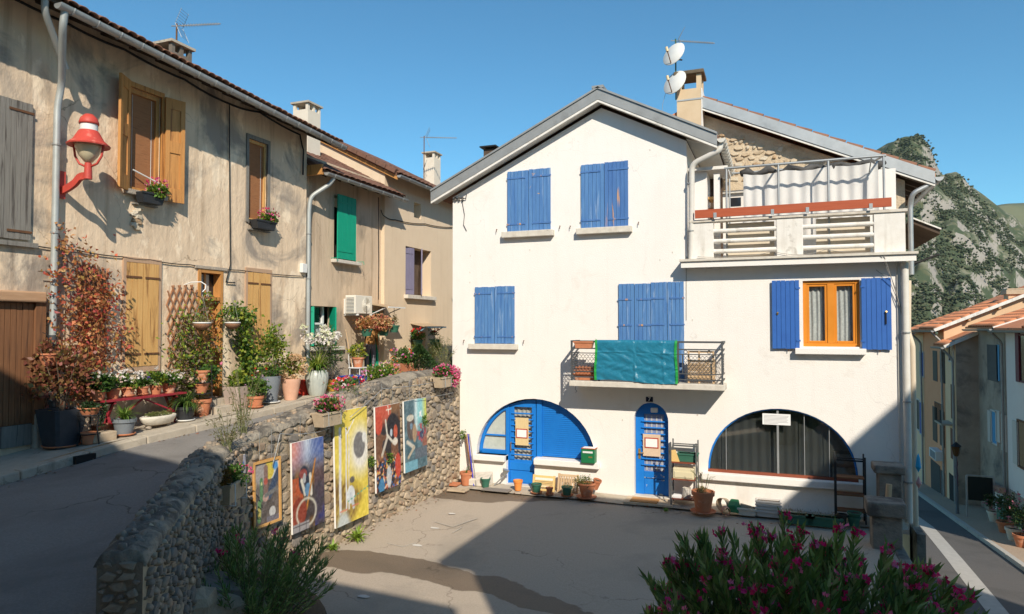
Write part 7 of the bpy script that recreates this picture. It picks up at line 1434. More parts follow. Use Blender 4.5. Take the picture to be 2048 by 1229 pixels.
# ---- flower boxes on the wall
def wall_box(px, py, fx, l, rz, label, nl, flo, cols, moss=False, off=.0):
    p = onX(px, py, fx); o = trough('flower_box', p, l, .24, .23, stone_box, label, 'flower box', rz=rz, taper=.8)
    for s in (-.3, .3): MB().tube([(s * l, .1, .30), (s * l, -.14, .24), (s * l, -.15, .02), (s * l, .02, -.012)], .008, 5).local('bracket', zinc, o)
    bushy('foliage', o, (0, 0, .3), (l * .55, .2, .16), nl, .06, .05, cols, .4); blooms('flowers', o, blob_points(flo, (.05, 0, .36), (l * .6, .22, .16), .7)[0], .03, PNK); return o
ob = wall_box(655, 852, -4.34, .55, math.pi / 2, 'pale stone flower box of pink blooms between two paintings', 380, 60, G_MID + [(.45, .2, .1)])
ob2 = wall_box(885, 775, -4.36, .5, math.pi / 2, 'pale stone flower box under pink geraniums at the house end', 420, 120, G_MID); blooms('trailing_flowers', ob2, blob_points(160, (.42, -.05, .22), (.3, .14, .26), .5)[0], .036, PNK); bushy('trailing_leaves', ob2, (.40, 0, .2), (.3, .14, .26), 260, .06, .05, G_MID, .2)
p = onX(447, 1000, -4.02); ob3 = trough('flower_box', (p.x + .08, p.y, p.z), .62, .26, .25, stone_box, 'shaded stone flower box on the bend of the wall', 'flower box', rz=math.pi / 2 + .42, taper=.8); bushy('foliage', ob3, (.1, -.04, .3), (.28, .18, .14), 300, .055, .045, G_MID, .3); blooms('flowers', ob3, blob_points(14, (.2, -.06, .3), (.24, .16, .12), .7)[0], .03, PNK); bushy('dry_moss', ob3, (-.28, .02, .33), (.16, .16, .12), 260, .06, .03, [(.16, .10, .03), (.22, .15, .04)], .3)
for s in (-.2, .2): MB().tube([(s, .1, .30), (s, -.15, .24), (s, -.16, -.02), (s, .02, -.012)], .009, 5).local('bracket', white_metal, ob3)
# tall dry weeds growing on the coping
def weed(px, py, fx, hh, n, label, cols, spread=.25, kind='weeds'):
    p = onX(px, py, fx); o = thing('weed', p, label, 'weed'); mb = MB(); Pn = []
    for k in range(n):
        a = random.uniform(0, 6.28); r = random.uniform(.2, 1) * spread; t = Vector((r * math.cos(a), r * math.sin(a), hh * random.uniform(.5, 1.1))); mb.tube([(random.uniform(-.05, .05), random.uniform(-.05, .05), 0), t * .5 + Vector((0, 0, hh * .12)), t], [.004, .003, .0015], 4); Pn += [tuple(t * random.uniform(.25, .98)) for _ in range(7)]
    mb.local('stems', stem_green, o)['kind'] = 'stuff'; Pn = np.array(Pn); fol('leaves', leaf_mesh('leaves', Pn, RNG.normal(size=(len(Pn), 3)) + (0, 0, .8), .06, .014, pick(cols, len(Pn))), o); return o
weed(486, 872, -4.62, .95, 30, 'tall thin weeds on the bend of the wall coping', [(.16, .18, .06), (.26, .20, .09)], .34); weed(455, 905, -4.2, .55, 26, 'low brownish weed above the shaded flower box', [(.20, .15, .06), (.16, .17, .06)], .3)
weed(693, 805, -4.75, .34, 40, 'trailing green weed with pink specks on the coping', G_MID + [(.5, .25, .2)], .42); weed(888, 742, -4.75, .75, 46, 'wispy grasses at the house end of the coping', [(.34, .27, .13), (.24, .26, .1)], .45); weed(905, 738, -5.1, .7, 30, 'dark grass tuft behind the house end of the coping', G_DARK, .34)
def tuft(px, py, label, n=70, ln=.26, cols=G_YEL):
    p = onZ(px, py, .03); o = thing('weed_tuft', p, label, 'weed'); straps('leaves', o, (0, 0, 0), n, ln, .05, cols, .9, 1.); return o
tuft(714, 1082, 'bright green weed tuft at the wall foot under the yellow canvas', 46, .30, [(.28, .40, .05), (.36, .46, .07)]); tuft(866, 985, 'tiny weed at the wall foot near the stacked tiles', 20, .12, [(.2, .32, .05)]); tuft(665, 1100, 'small weed at the foot of the wall beside the oleander', 24, .18, [(.25, .38, .05)]); tuft(1331, 1023, 'little weed in the apron beside the door mat', 14, .09, [(.2, .32, .05)])
for (px, py) in ((775, 915), (846, 840), (740, 925), (922, 870)):
    p = onX(px, py, -4.42); o = thing('wall_fern', p, 'small green plant rooted between the wall stones', 'weed', 'plants in the stone wall'); bushy('foliage', o, (.04, 0, 0), (.08, .12, .14), 90, .05, .035, G_YEL[:2] + G_MID, .1)
# ================================================================ oleanders in the foreground
def oleander(px, py, z, hh, rad, stems, lps, ln, wd, cols, label, nf, fl_cols, seed):
    p = onZ(px, py, z) if not isinstance(px, Vector) else px; o = thing('oleander', p, label, 'shrub'); mb = MB(); P_, D_, F_ = [], [], []; random.seed(seed)
    for k in range(stems):
        a = random.uniform(0, 6.28); rr = rad * math.sqrt(random.random()); top = Vector((rr * math.cos(a), rr * math.sin(a), hh * random.uniform(.62, 1.) * (1 - .25 * (rr / rad) ** 2))); b = Vector((top.x * .15, top.y * .15, 0)); md = (b + top) / 2 + Vector((top.x * .12, top.y * .12, hh * .06))
        pts = [b * (1 - t) ** 2 + md * 2 * t * (1 - t) + top * t * t for t in np.linspace(0, 1, 7)]; mb.tube(pts, [.012 - .0015 * i for i in range(7)], 5); dr_ = (pts[-1] - pts[-3]).normalized()
        for i in range(lps):
            t = 1 - .62 * (i / lps) ** 1.2; q = b * (1 - t) ** 2 + md * 2 * t * (1 - t) + top * t * t; a2 = i * 2.1 + random.uniform(-.4, .4); e = .45 + .9 * (1 - t); s = Vector((math.cos(a2), math.sin(a2), 0)); P_.append(tuple(q)); D_.append(tuple(dr_ * (1.1 - e * .5) + s * e * .9 + Vector((0, 0, .15))))
        if random.random() < nf: F_ += [tuple(top + Vector((random.gauss(0, .035), random.gauss(0, .035), random.uniform(.0, .08)))) for _ in range(random.randint(4, 10))]
    mb.local('stems', stem_green, o)['kind'] = 'stuff'; P_, D_ = np.array(P_), np.array(D_); n = len(P_); fol('foliage', leaf_mesh('foliage', P_, D_, ln * RNG.uniform(.65, 1.15, n), wd * RNG.uniform(.8, 1.15, n), pick(cols, n, .3), .12), o)
    if F_: blooms('flowers', o, F_, .032, fl_cols, 5)
    return o
OL = [(.15, .27, .07), (.19, .32, .09), (.12, .22, .065), (.26, .37, .13), (.31, .39, .18)]; MAG = [(.80, .02, .18), (.86, .05, .26), (.66, .015, .13), (.88, .22, .42)]
oleander(Vector((-3.05, -8.55, .15)), 0, 0, 1.25, .95, 120, 32, .125, .02, OL, 'small-leaved oleander in front of the shaded stone wall', .07, MAG, 3)
OR = oleander(Vector((2.74, -8.4, .0)), 0, 0, 2.0, 1.34, 250, 54, .165, .034, OL + [(.12, .19, .05)], 'large magenta-flowered oleander in front of the white house', .62, MAG, 4)
random.seed(21)
# ================================================================ things along the foot of the white house
AP = .062
def gpot(px, Y, rpx, hpx, mat, label, style='round', sc=False, name='flower_pot', cat='pot', z=AP, so_=True):
    p = onY(px, 980, Y); p.z = z; k = mpp(p); o = thing(name, p, label, cat)
    if sc: saucer(o, rpx * k * 1.15, terracotta)
    pot_mesh(o, rpx * k, hpx * k, mat, style, soil_=so_)
    if sc:
        for ch in o.children:
            if ch.name.startswith(('pot', 'soil')): ch.location.z = LIFT
    return o, rpx * k, hpx * k
p = onY(908, 962, -.5); MB(); t_ = MB(); t_.box(p.x - .17, p.x + .12, -.62, -.35, AP + .001, AP + .04); tag(t_.build('clay_tile', terracotta, bevel=.005), 'orange clay tile lying at the foot of the stone wall', 'tile')
t_ = MB(); t_.box(p.x + .06, p.x + .5, -1.0, -.72, .036, .075); tag(t_.build('paving_slab', stone_box, bevel=.01), 'pale slab lying on the asphalt beside the clay tile', 'slab')
o, r, h = gpot(932, -.38, 12, 26, terracotta, 'terracotta pot with a sprig beside the leaning poles'); straps('leaves', o, (0, 0, h * .85), 8, .2, .02, G_MID, .6, .6)
p = onY(961, 950, -.2); sb_ = thing('stone_slab', (p.x, -.2, AP), 'grey stone slab propped under the arch sill', 'slab'); MB().hexa([(-.24, -.22, 0), (.28, -.22, 0), (.28, .12, .0), (-.24, .12, 0), (-.2, -.24, .14), (.30, -.20, .22), (.26, .12, .30), (-.22, .12, .24)]).local('slab', sill_stone, sb_, bevel=.02)
gpot(971, -.42, 9.5, 18, green_pot, 'green plastic pot with an orange rim beneath the arch sill'); gpot(1036, -.42, 9, 20, orange_pot, 'bright orange pot standing before the blue arch door', so_=False); gpot(1073, -.5, 10, 17, green_pot, 'green pot before the yellow pallet', sc=True); gpot(1099, -.55, 7, 13, terracotta, 'small terracotta pot on a wide saucer between the pallets', sc=True)
o, r, h = gpot(1134, -.5, 10.5, 17, green_pot, 'green pot of dry twigs before the brown crate', sc=True); bushy('dry_plants', o, (0, 0, h + .04), (.09, .09, .06), 60, .05, .01, [(.3, .2, .1), (.4, .3, .15)], .8)
o, r, h = gpot(1173, -.5, 17, 28, terracotta, 'broad terracotta pot of flowering weeds right of the crates', 'bowl', sc=True); bushy('foliage', o, (-.05, -.05, h + .06), (.24, .2, .18), 300, .04, .025, [(.2, .22, .06), (.4, .36, .12), (.14, .18, .05)], .3); o2, r2_, h2_ = gpot(1190, -.34, 8, 20, terracotta, 'terracotta pot tilted behind the broad weedy pot'); o2.rotation_euler = (.1, .32, 0); o2.location.z += .16; 
for ch in list(o2.children): pass
def pallet(px0, px1, pyt, Y, mat, label, horiz=True, n=5):
    a, b = onY(px0, 960, Y).x, onY(px1, 960, Y).x; zt = onY((px0 + px1) / 2, pyt, Y).z; h = zt - AP; o = thing('pallet', ((a + b) / 2, Y, AP), label, 'pallet'); o.rotation_euler.x = -.22; w_ = (b - a) / 2; hh = h / math.cos(.22)
    for x in (-w_, w_ - .04): MB().box(x, x + .04, .0, .05, 0, hh).local('side_rail', mat, o)
    for z in (0, hh - .06): MB().box(-w_ + .041, w_ - .041, .0, .05, z, z + .05).local('end_rail', mat, o)
    if horiz:
        for k in range(n): z = .08 + k * (hh - .18) / n; MB().box(-w_ + .042, w_ - .042, .012, .03, z, z + (hh - .18) / n * .62).local('slat', mat, o)
    else:
        for k in range(n): x = -w_ + .06 + k * (2 * w_ - .12) / n; MB().box(x, x + (2 * w_ - .12) / n * .62, .012, .03, .051, hh - .061).local('slat', mat, o)
        MB().box(-w_ + .042, w_ - .042, .031, .05, hh * .6, hh * .66).local('batten', mat, o)
pallet(1064, 1108, 952, -.30, pallet_yel, 'yellow slatted crate leaning beside the arch door'); pallet(1114, 1155, 950, -.28, pallet_wood, 'grey-brown slatted crate leaning under the mailbox', False, 6)
for k, (x0, x1, m_) in enumerate(((930, 948, old_wood), (934, 951, pallet_wood), (937, 950, M('pole_blue', (.05, .06, .45), rough=.5)), (940, 956, cable_grey))):
    a, b = onY(x1, 952, -.36), onY(x0, 868, -.05); mb = MB(); mb.tube([(a.x, -.36 - .03 * k, AP + .003), (b.x, -.06 - .01 * k, b.z)], .016, 6); tag(mb.build('garden_pole', m_), ['dark wooden pole leaning in the corner of the stone wall', 'brown wooden pole leaning in the corner of the stone wall', 'blue rod leaning among the poles in the corner', 'grey metal rod leaning nearest the arch sill'][k], 'pole')
p = onY(1003, 950, -.3); fl_ = thing('watering_spout', (p.x, -.25, AP), 'grey metal spout leaning by the blue arch door', 'spout'); MB().tube([(-.2, 0, .02), (.02, .05, .24)], .018, 6).local('tube', zinc, fl_); MB().tube([(.02, .05, .24), (.07, .06, .38)], [.02, .085], 12).local('rose', zinc, fl_)
t_ = MB(); q = onY(990, 975, -.62); t_.box(q.x - .3, q.x + .35, -.72, -.45, .06, .072); tag(t_.build('door_mat', M('grey_mat', (.20, .17, .15), (.25, .22, .19), 40, .95)), 'thin grey mat before the blue arch door', 'mat')
q0, q1 = onY(1262, 1003, -.4).x, onY(1316, 1003, -.4).x; t_ = MB(); t_.box(q0, q1, -.55, -.2, AP + .012, AP + .032); tag(t_.build('door_mat', coir), 'orange-brown coir mat at number seven', 'mat'); t_ = MB(); t_.box(q0 - .12, q1 + .32, -.60, -.06, AP - .03, AP + .011); tag(t_.build('door_slab', M('door_slab_m', (.52, .40, .27), (.60, .47, .33), 5, .9, world=True)), 'pale worn step slab under the coir mat', 'step')
# mailbox on the sill
r = FR.rect(1163, 905, 1190, 934, .16); MBX = thing('mailbox', ((r[0] + r[1]) / 2, -.12, a1[2] + .006), 'green metal mailbox standing on the arch sill', 'mailbox'); gm = M('mailbox_green', (.012, .15, .055), (.015, .17, .065), 5, .45); hb = r[3] - r[2]
P(FR, 'box', gm, MBX, r[0], r[1], a1[2] + .006, a1[2] + hb, .0, .2, .006); P(FR, 'flap', white_metal, MBX, r[0] + .04, r[1] - .04, a1[2] + hb - .09, a1[2] + hb - .05, .2005, .207); P(FR, 'name_card', brass, MBX, r[0] + .17, r[1] - .05, a1[2] + hb - .19, a1[2] + hb - .16, .2005, .206); P(FR, 'door_panel', gm, MBX, r[0] + .02, r[1] - .02, a1[2] + .02, a1[2] + hb - .11, .2005, .204); P(FR, 'lid', red_plank, MBX, r[0] + .0, r[1] + .02, a1[2] + hb, a1[2] + hb + .012, -.0, .21); P(FR, 'paper', paper, MBX, r[0] + .03, r[1], a1[2] + hb + .0125, a1[2] + hb + .02, .0, .18)
# shelving racks
def rack(px0, px1, pyt, Y, dep, mat, label, shelves, smat):
    a, b = onY(px0, 980, Y).x, onY(px1, 980, Y).x; zt = onY((px0 + px1) / 2, pyt, Y).z; o = thing('shelf_rack', ((a + b) / 2, Y, AP), label, 'shelf')
    for x in (a, b):
        for y in (Y, Y + dep): MB().bar((x, y, AP), (x, y, zt if y > Y else zt - .02), .025, .03, (0, 1, 0)).build('upright', mat, o)
        for k in range(3): MB().bar((x, Y, AP + .2 + k * .4), (x, Y + dep, AP + .45 + k * .4), .014, .014).build('brace', mat, o)
    for z in shelves: MB().box(a + .014, b - .014, Y, Y + dep, AP + z, AP + z + .022).build('shelf_board', smat, o)
    MB().bar((a, Y + dep, zt - .14), (b, Y + dep, zt - .14), .02, .03).build('top_rail', mat, o); MB().bar((a, Y + dep, zt - .10), (b, Y + dep, zt - .10), .02, .02).build('top_rail', mat, o)
    return o, a, b
rk, ra, rb_ = rack(1342, 1393, 884, -.48, .34, rack_grey, 'grey metal shelf rack beside number seven', (.12, .52, .86), MATS['red_brown_rail'])
trough('planter_box', (ra + .32, -.32, AP + .883), .42, .2, .17, green_pot, 'dark green planter box on the top shelf', 'planter', taper=.85); pf = thing('picture_frame', (ra + .07, -.42, AP + .884), 'small wooden frame tilted on the top shelf', 'frame'); MB().hexa([(-.06, -.02, 0), (.1, -.02, -.0), (.1, .0, .0), (-.06, .0, 0), (-.12, -.02, .22), (.02, -.02, .24), (.02, .0, .24), (-.12, .0, .22)]).local('board', pallet_yel, pf)
bx_ = thing('plastic_crate', (ra + .24, -.34, AP + .543), 'cream plastic drawer box on the middle shelf', 'box'); cr_m = M('cream_plastic', (.66, .58, .38), rough=.5); MB().box(-.2, .22, -.13, .13, 0, .22).local('body', cr_m, bx_, bevel=.012); MB().box(-.17, .19, -.142, -.131, .03, .15).local('drawer_front', cr_m, bx_, bevel=.005)
tn = thing('paint_tin', (ra + .3, -.36, AP + .143), 'rusty white paint tin on the bottom shelf', 'tin'); MB().lathe([(.085, 0), (.09, .01), (.09, .2), (.085, .21), (.08, .2), (.08, .17)], n=20).local('tin', M('tin_white', (.58, .56, .52), (.40, .34, .28), 12, .5, metal=.2), tn, smooth=True, auto=40); MB().lathe([(.001, .175), (.078, .175)], n=16).local('paint', cardboard, tn)
t_ = MB(); t_.box(ra + .03, ra + .2, -.46, -.3, AP + .143, AP + .2); tag(t_.build('carton', paper, bevel=.006), 'small white carton next to the paint tin', 'box')
rk2, rc_, rd_ = rack(1672, 1731, 912, -.60, .28, iron, 'black metal shelf rack against the shop window', (.20, .50, .82), old_wood)
gpot(1683, -.78, 9.5, 22, M('brown_black_pot', (.03, .025, .022), rough=.6), 'dark pot with terracotta rim in front of the black rack'); o, r, h = gpot(1707, -.75, 12, 18, green_pot, 'lower green pot of the stack by the black rack'); o2, _, _ = gpot(1708, -.74, 12.5, 14, green_pot, 'upper green pot of the stack by the black rack', z=AP + h * .72)
o, r, h = gpot(1406, -.78, 21, 40, terracotta, 'large terracotta pot of dry stalks beside the grey rack', sc=True)
mb = MB()
for k in range(14): a = k * .9; mb.tube([(.05 * math.cos(a), .05 * math.sin(a), h * .85), (.14 * math.cos(a), .14 * math.sin(a), h + .3), (.25 * math.cos(a + .3), .2 * math.sin(a), h + .28 + .03 * (k % 6))], .0035, 4)
mb.local('stalks', stem_green, o)['kind'] = 'stuff'; bushy('dry_plants', o, (0, 0, h + .04), (.16, .16, .06), 120, .05, .02, [(.30, .26, .10), (.4, .3, .14)], .7)
p = onY(1457, 1015, -.62); br_ = thing('broken_pots', (p.x, -.62, AP - .01), 'heap of broken terracotta pots and a green shard', 'pot'); mb = MB(); mb.tube([(-.06, -.1, .07), (-.02, -.22, .07)], [.09, .075], 14, cap=False); mb.local('fallen_pot', terracotta_p, br_, smooth=True); mb = MB(); mb.tube([(-.14, .02, .14), (-.06, .14, .14)], [.13, .11], 14, cap=False); mb.local('fallen_pot', stone_box, br_, smooth=True)
MB().hexa([(0, -.12, .04), (.2, -.1, .02), (.24, .02, .1), (.0, .02, .16), (-.02, -.11, .16), (.12, -.12, .18), (.2, .02, .28), (.04, .03, .28)]).local('green_shard', M('shard_green', (.04, .20, .08), rough=.5), br_, bevel=.02); MB().hexa([(.2, -.02, 0), (.56, -.04, 0), (.56, .1, 0), (.2, .1, 0), (.22, .02, .2), (.42, .02, .16), (.42, .07, .16), (.22, .07, .2)]).local('shard', stone_box, br_, bevel=.01)
trough('planter_box', (onY(1494, 1020, -.6).x, -.6, AP - .02), .34, .2, .14, white_stone, 'small grey planter box full of shards', 'planter', taper=.9)
for k in range(4): trough('planter_box', (onY(1537, 1020, -.55).x, -.55, AP - .02 + k * .062), .46, .22, .12, M('off_white_pl', (.60, .56, .52), rough=.6), 'off-white planter box in the nested stack', 'planter', group='nested off-white planters', taper=.88)
for (x, lb) in ((1592, 'long green planter box of dry plants beside the nested boxes'), (1648, 'long green planter box of dry plants beside the black rack')):
    o = trough('planter_box', (onY(x, 1030, -.85).x, -.85, .035), .62, .2, .17, green_pot, lb, 'planter', taper=.88); bushy('dry_plants', o, (0, 0, .18), (.28, .08, .10), 60, .08, .01, [(.30, .2, .1), (.36, .28, .14)], 1.)
# gate pillars at the right corner
pil = M('pillar_stone', (.20, .175, .145), (.30, .265, .22), 5, .95, .02, 20, c3=(.10, .09, .078), s3=2.2, t3=.52, w3=.14, world=True)
for (x0, x1, yt, yb2, Y, lb, hb2) in ((1748, 1812, 935, 952, -.75, 'weathered grey pillar with slab cap against the house corner', .9), (1734, 1814, 1010, 1040, -2.0, 'lower weathered pillar with thick slab cap by the oleander', .0)):
    a, b = onY(x0, yt, Y).x, onY(x1, yt, Y).x; zt, zb3 = onY(x1, yt, Y).z, onY(x1, yb2, Y).z; o = thing('gate_pillar', ((a + b) / 2, Y + .25, -.05), lb, 'pillar'); MB().box(a, b, Y, Y + .5, zb3, zt).build('cap', pil, o, bevel=.03); MB().box(a + .08, b - .06, Y + .06, Y + .44, -.05, zb3 - .001).build('shaft', pil, o, bevel=.02)
t_ = MB(); q = onY(1762, 1000, -.8); t_.tube([(q.x + .05, -.95, -.0), (q.x + .12, -.9, .9)], .05, 8); tag(t_.build('wooden_post', pallet_wood), 'short round wooden post leaning on the corner pillar', 'post')
w_ = MB(); w_.box(4.28, 4.46, -15, -.45, -3.5, .05); tag(w_.build('retaining_wall', pil, bevel=.03), 'grey retaining wall dropping from courtyard to street', 'wall')
# ================================================================ lower street and its houses
def srow(x0, x1, y, dz=0., n=5): return [(x, y, zstreet(y) + dz) for x in np.linspace(x0, x1, n)]
ys = np.linspace(-25, 60, 40)
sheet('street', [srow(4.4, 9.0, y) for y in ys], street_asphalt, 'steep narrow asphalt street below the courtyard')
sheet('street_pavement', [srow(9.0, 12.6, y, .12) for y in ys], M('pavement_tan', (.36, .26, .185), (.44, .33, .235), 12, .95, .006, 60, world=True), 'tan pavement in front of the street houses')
pav = bpy.data.objects['street_pavement']
for k in range(26):
    y0 = -2 + k * 1.5; z0, z1 = zstreet(y0), zstreet(y0 + 1.46); MB().hexa([(8.86, y0, z0 - .2), (9.02, y0, z0 - .2), (9.02, y0 + 1.46, z1 - .2), (8.86, y0 + 1.46, z1 - .2), (8.86, y0, z0 + .135), (9.02, y0, z0 + .135), (9.02, y0 + 1.46, z1 + .135), (8.86, y0 + 1.46, z1 + .135)]).build('kerb_stone', M('kerb_grey', (.40, .37, .33), (.47, .44, .39), 8, .9, world=True), pav)
gut = [(6.7, -2), (7.0, 2.7), (7.35, 9), (7.6, 14.5), (7.3, 22), (6.9, 34)]; rows = []
for y in np.linspace(-2, 34, 40): x = interp(y, [(b, a) for a, b in gut]); rows.append([(x - .22, y, zstreet(y) + .006), (x + .22, y, zstreet(y) + .006)])
sheet('gutter_strip', rows, M('gutter_concrete', (.38, .36, .33), (.46, .435, .40), 6, .9, world=True), 'pale concrete drainage strip down the street')
tag(MB().box(4.86, 5.0, -.44, 9, -5, -.06).build('retaining_wall', pil), 'grey retaining wall under the white house corner', 'wall')
# houses on the right: facade faces the street, gable faces the viewer
def street_house(y0, y1, xf, eave, wall, label, roofmat, pitch, depth=7., side=None, gable_over=.3):
    zb = zstreet((y0 + y1) / 2) - 1; o = thing('street_house', (xf, (y0 + y1) / 2, zb + 1), label, 'house'); t = math.tan(pitch)
    MB().prism([(y0, zb), (y1, zb), (y1, eave), (y0, eave)], lambda u, v: (xf, u, v), (.3, 0, 0)).build('street_wall', wall, o)
    MB().add([(xf + .01, y0 - .004, zb), (xf + depth, y0 - .004, zb), (xf + depth, y0 - .004, eave + depth * t), (xf + .01, y0 - .004, eave)], [(0, 1, 2, 3)]).build('gable_wall', side or wall, o, recalc=False)
    xa, xb = xf - .45, xf + depth; za, zb_ = eave - .45 * t, eave + depth * t
    rf = MB().hexa([(xa, y0 - gable_over, za + .02), (xb, y0 - gable_over, zb_ + .02), (xb, y1, zb_ + .02), (xa, y1, za + .02), (xa, y0 - gable_over, za + .10), (xb, y0 - gable_over, zb_ + .10), (xb, y1, zb_ + .10), (xa, y1, za + .10)]).build('roof', roofmat, o)
    me = canal_o; n = int((y1 - y0 + gable_over) / .26); rows_ = int(depth / 2 / .42)
    for r in range(min(8, rows_)):
        for i in range(min(n, 14)):
            q = link('tile', me, None, rf); x = xa - .02 + r * .40 * math.cos(pitch); q.location = Vector((x, y0 - gable_over + .14 + i * .26, za + .11 + (x - xa) * t)) - wloc(rf); q.rotation_euler = (0, -pitch, 0)
    MB().bar((xa, y0 - gable_over - .02, za + .04), (xb, y0 - gable_over - .02, zb_ + .04), .04, .14).build('verge_board', white_dirty, rf)
    half_gutter('gutter', (xa - .06, y0 - gable_over, za + .02), (xa - .06, y1, za), .08, zinc_dark, o, out=(-1, 0, 0))
    pipe('downpipe', bend([(xa - .04, y0 + .12, za - .06), (xf - .09, y0 + .1, za - .5), (xf - .09, y0 + .1, zb + 1.1)], .15, 3), .05, zinc_dark, o, n=8)
    for k in range(3): MB().bar((xf - .02 + 1.2 * k + 1, y0 - .02, eave + (1.2 * k + 1) * t - .1), (xf + 1.2 * k + 1, y0 - gable_over, eave + (1.2 * k + 1) * t - .1), .1, .12).build('purlin_end', beam_wood, rf)
    return o
canal_o = tile_mesh('canal_tile_orange', .24, .44, tile_orange, .07)
def sw_(o, xf, px, py0, py1, wd, mat, frame=None, sh=None, name='window', dep=.02):
    fr = Frame('X', xf, -1); u, v1 = fr.uv(px, py0); _, v0 = fr.uv(px, py1); w = P(fr, name, mat, o, u - wd / 2, u + wd / 2, v0, v1, -.05, dep)
    if frame:
        for (a, b, c, d) in ((u - wd / 2 - .06, u - wd / 2, v0 - .06, v1 + .06), (u + wd / 2, u + wd / 2 + .06, v0 - .06, v1 + .06), (u - wd / 2, u + wd / 2, v1, v1 + .06), (u - wd / 2, u + wd / 2, v0 - .06, v0)): P(fr, 'frame', frame, w, a, b, c, d, .0, dep + .03)
    if sh:
        for s in (-1, 1): a, b = (u - wd / 2 - .5, u - wd / 2 - .06) if s < 0 else (u + wd / 2 + .06, u + wd / 2 + .5); P(fr, 'shutter', sh, w, a, b, v0, v1, .0, .05)
    return w
XA, XB = 9.9, 10.75
salmon = M('salmon_render', (.80, .34, .17), (.84, .38, .20), 1.5, .92, world=True); cream2 = M('cream_render', (.86, .56, .33), (.88, .60, .37), 1.5, .92, world=True); gable_o = M('orange_render', (.66, .44, .27), (.71, .49, .31), 1.5, .92, world=True); greyr = M('grey_render', (.36, .28, .215), (.48, .385, .30), 1.3, .95, .01, 20, c3=(.12, .11, .10), s3=.9, t3=.5, w3=.2, world=True); whiter = M('offwhite_render', (.78, .69, .63), (.82, .74, .68), 2, .92, world=True); blue_sh = M('street_blue', (.03, .08, .36), rough=.6); brown_sh = M('street_brown', (.065, .05, .04), rough=.7); pale_sh = M('street_pale', (.62, .56, .50), rough=.7); cyan_sh = M('street_cyan', (.06, .30, .55), rough=.6); maroon = M('maroon_paint', (.14, .012, .03), rough=.6)
yA = lambda px: onX(px, 800, XA).y
yB = lambda px: onX(px, 800, XB).y
s1 = street_house(yA(1848), yA(1826), XA, 3.55, cream2, 'cream house with blue shutters at the far end of the street', tile_orange, R(22), 6)
for (px, y0, y1, m_) in ((1844.5, 705, 752, blue_sh), (1843.5, 806, 868, blue_sh), (1836, 800, 858, brown_sh)): sw_(s1, XA, px, y0, y1, 1.0, m_, pale_sh)
s2 = street_house(yA(1890), yA(1848.5), XA, 3.72, salmon, 'salmon house with tall brown shutters down the street', tile_orange, R(24), 7, gable_o)
for (px, y0, y1) in ((1870, 702, 762), (1885, 704, 766), (1869.5, 814, 882), (1884, 822, 892)): sw_(s2, XA, px, y0, y1, 1.0, brown_sh)
sw_(s2, XA, 1874, 649, 668, .9, dark_pane, cream2); sw_(s2, XA, 1871, 925, 990, 2.2, M('garage_dark', (.035, .037, .038), rough=.7), name='garage_door'); sw_(s2, XA, 1886, 943, 1000, .9, M('sign_dark', (.05, .05, .055), rough=.6), name='door')
s3 = street_house(yA(1912.5), yA(1890.5), XA, 3.0, cream2, 'narrow cream house with a balcony and bare grey gable', tile_orange, R(26), .85, greyr, .12)
MB().add([(XA + .85, yA(1912.5) - .004, -8), (XA + 4, yA(1912.5) - .004, -8), (XA + 4, yA(1912.5) - .004, 3.2), (XA + .85, yA(1912.5) - .004, 3.2)], [(0, 1, 2, 3)]).build('rear_wall', greyr, s3, recalc=False)
sw_(s3, XA, 1903, 682, 722, .8, dark_pane, pale_sh); sw_(s3, XA, 1905.5, 770, 838, .7, M('rust_door', (.16, .05, .025), rough=.7), name='balcony_door'); sw_(s3, XA, 1905, 858, 918, .7, MATS['rust_door'], name='door'); sw_(s3, XA, 1904, 950, 1020, 1.0, dark_room, name='door')
fr_ = Frame('X', XA, -1); u_, v_ = fr_.uv(1903, 845); bs = P(fr_, 'balcony', concrete, s3, u_ - .7, u_ + .7, v_ - .08, v_, 0, .55)
for k in range(9): MB().tube([fr_(u_ - .68 + k * .17, v_, .53), fr_(u_ - .68 + k * .17, v_ + .85, .53)], .012, 5).build('baluster', iron, bs)
MB().tube([fr_(u_ - .68, v_ + .86, .53), fr_(u_ + .68, v_ + .86, .53)], .018, 5).build('rail', iron, bs)
r_ = Frame('X', XA, -1).rect(1875, 900, 1888, 918); ac2 = thing('air_conditioner', (XA - .2, (r_[0] + r_[1]) / 2, r_[2]), 'white air-conditioning unit on the salmon house', 'air conditioner'); MB().box(XA - .36, XA - .02, min(r_[:2]), max(r_[:2]), r_[2], r_[3]).build('casing', white_metal, ac2, bevel=.01); MB().box(XA - .372, XA - .361, min(r_[:2]) + .1, max(r_[:2]) - .25, r_[2] + .05, r_[3] - .05).build('fan_grille', grey_pot, ac2)
s4 = street_house(yB(2012.5), yB(1957), XB, 3.78, greyr, 'dark grey house with pale shutters and orange tiles', tile_orange, R(20), 7, greyr)
w_ = sw_(s4, XB, 1985, 690, 762, 1.5, M('attic_door', (.10, .095, .09), (.14, .13, .12), 6, .85, world=True), name='loft_door'); sw_(s4, XB, 1996, 690, 762, .35, cyan_sh, name='loft_shutter')
w_ = sw_(s4, XB, 1989, 824, 886, .8, cyan_sh, pale_sh, None); f4 = Frame('X', XB, -1)
for px in (1981, 1997, 2009): u, v1 = f4.uv(px, 822 if px < 2000 else 830); _, v0 = f4.uv(px, 884 if px < 2000 else 902); P(f4, 'shutter', pale_sh, s4, u - .28, u + .28, v0, v1, .0, .05)
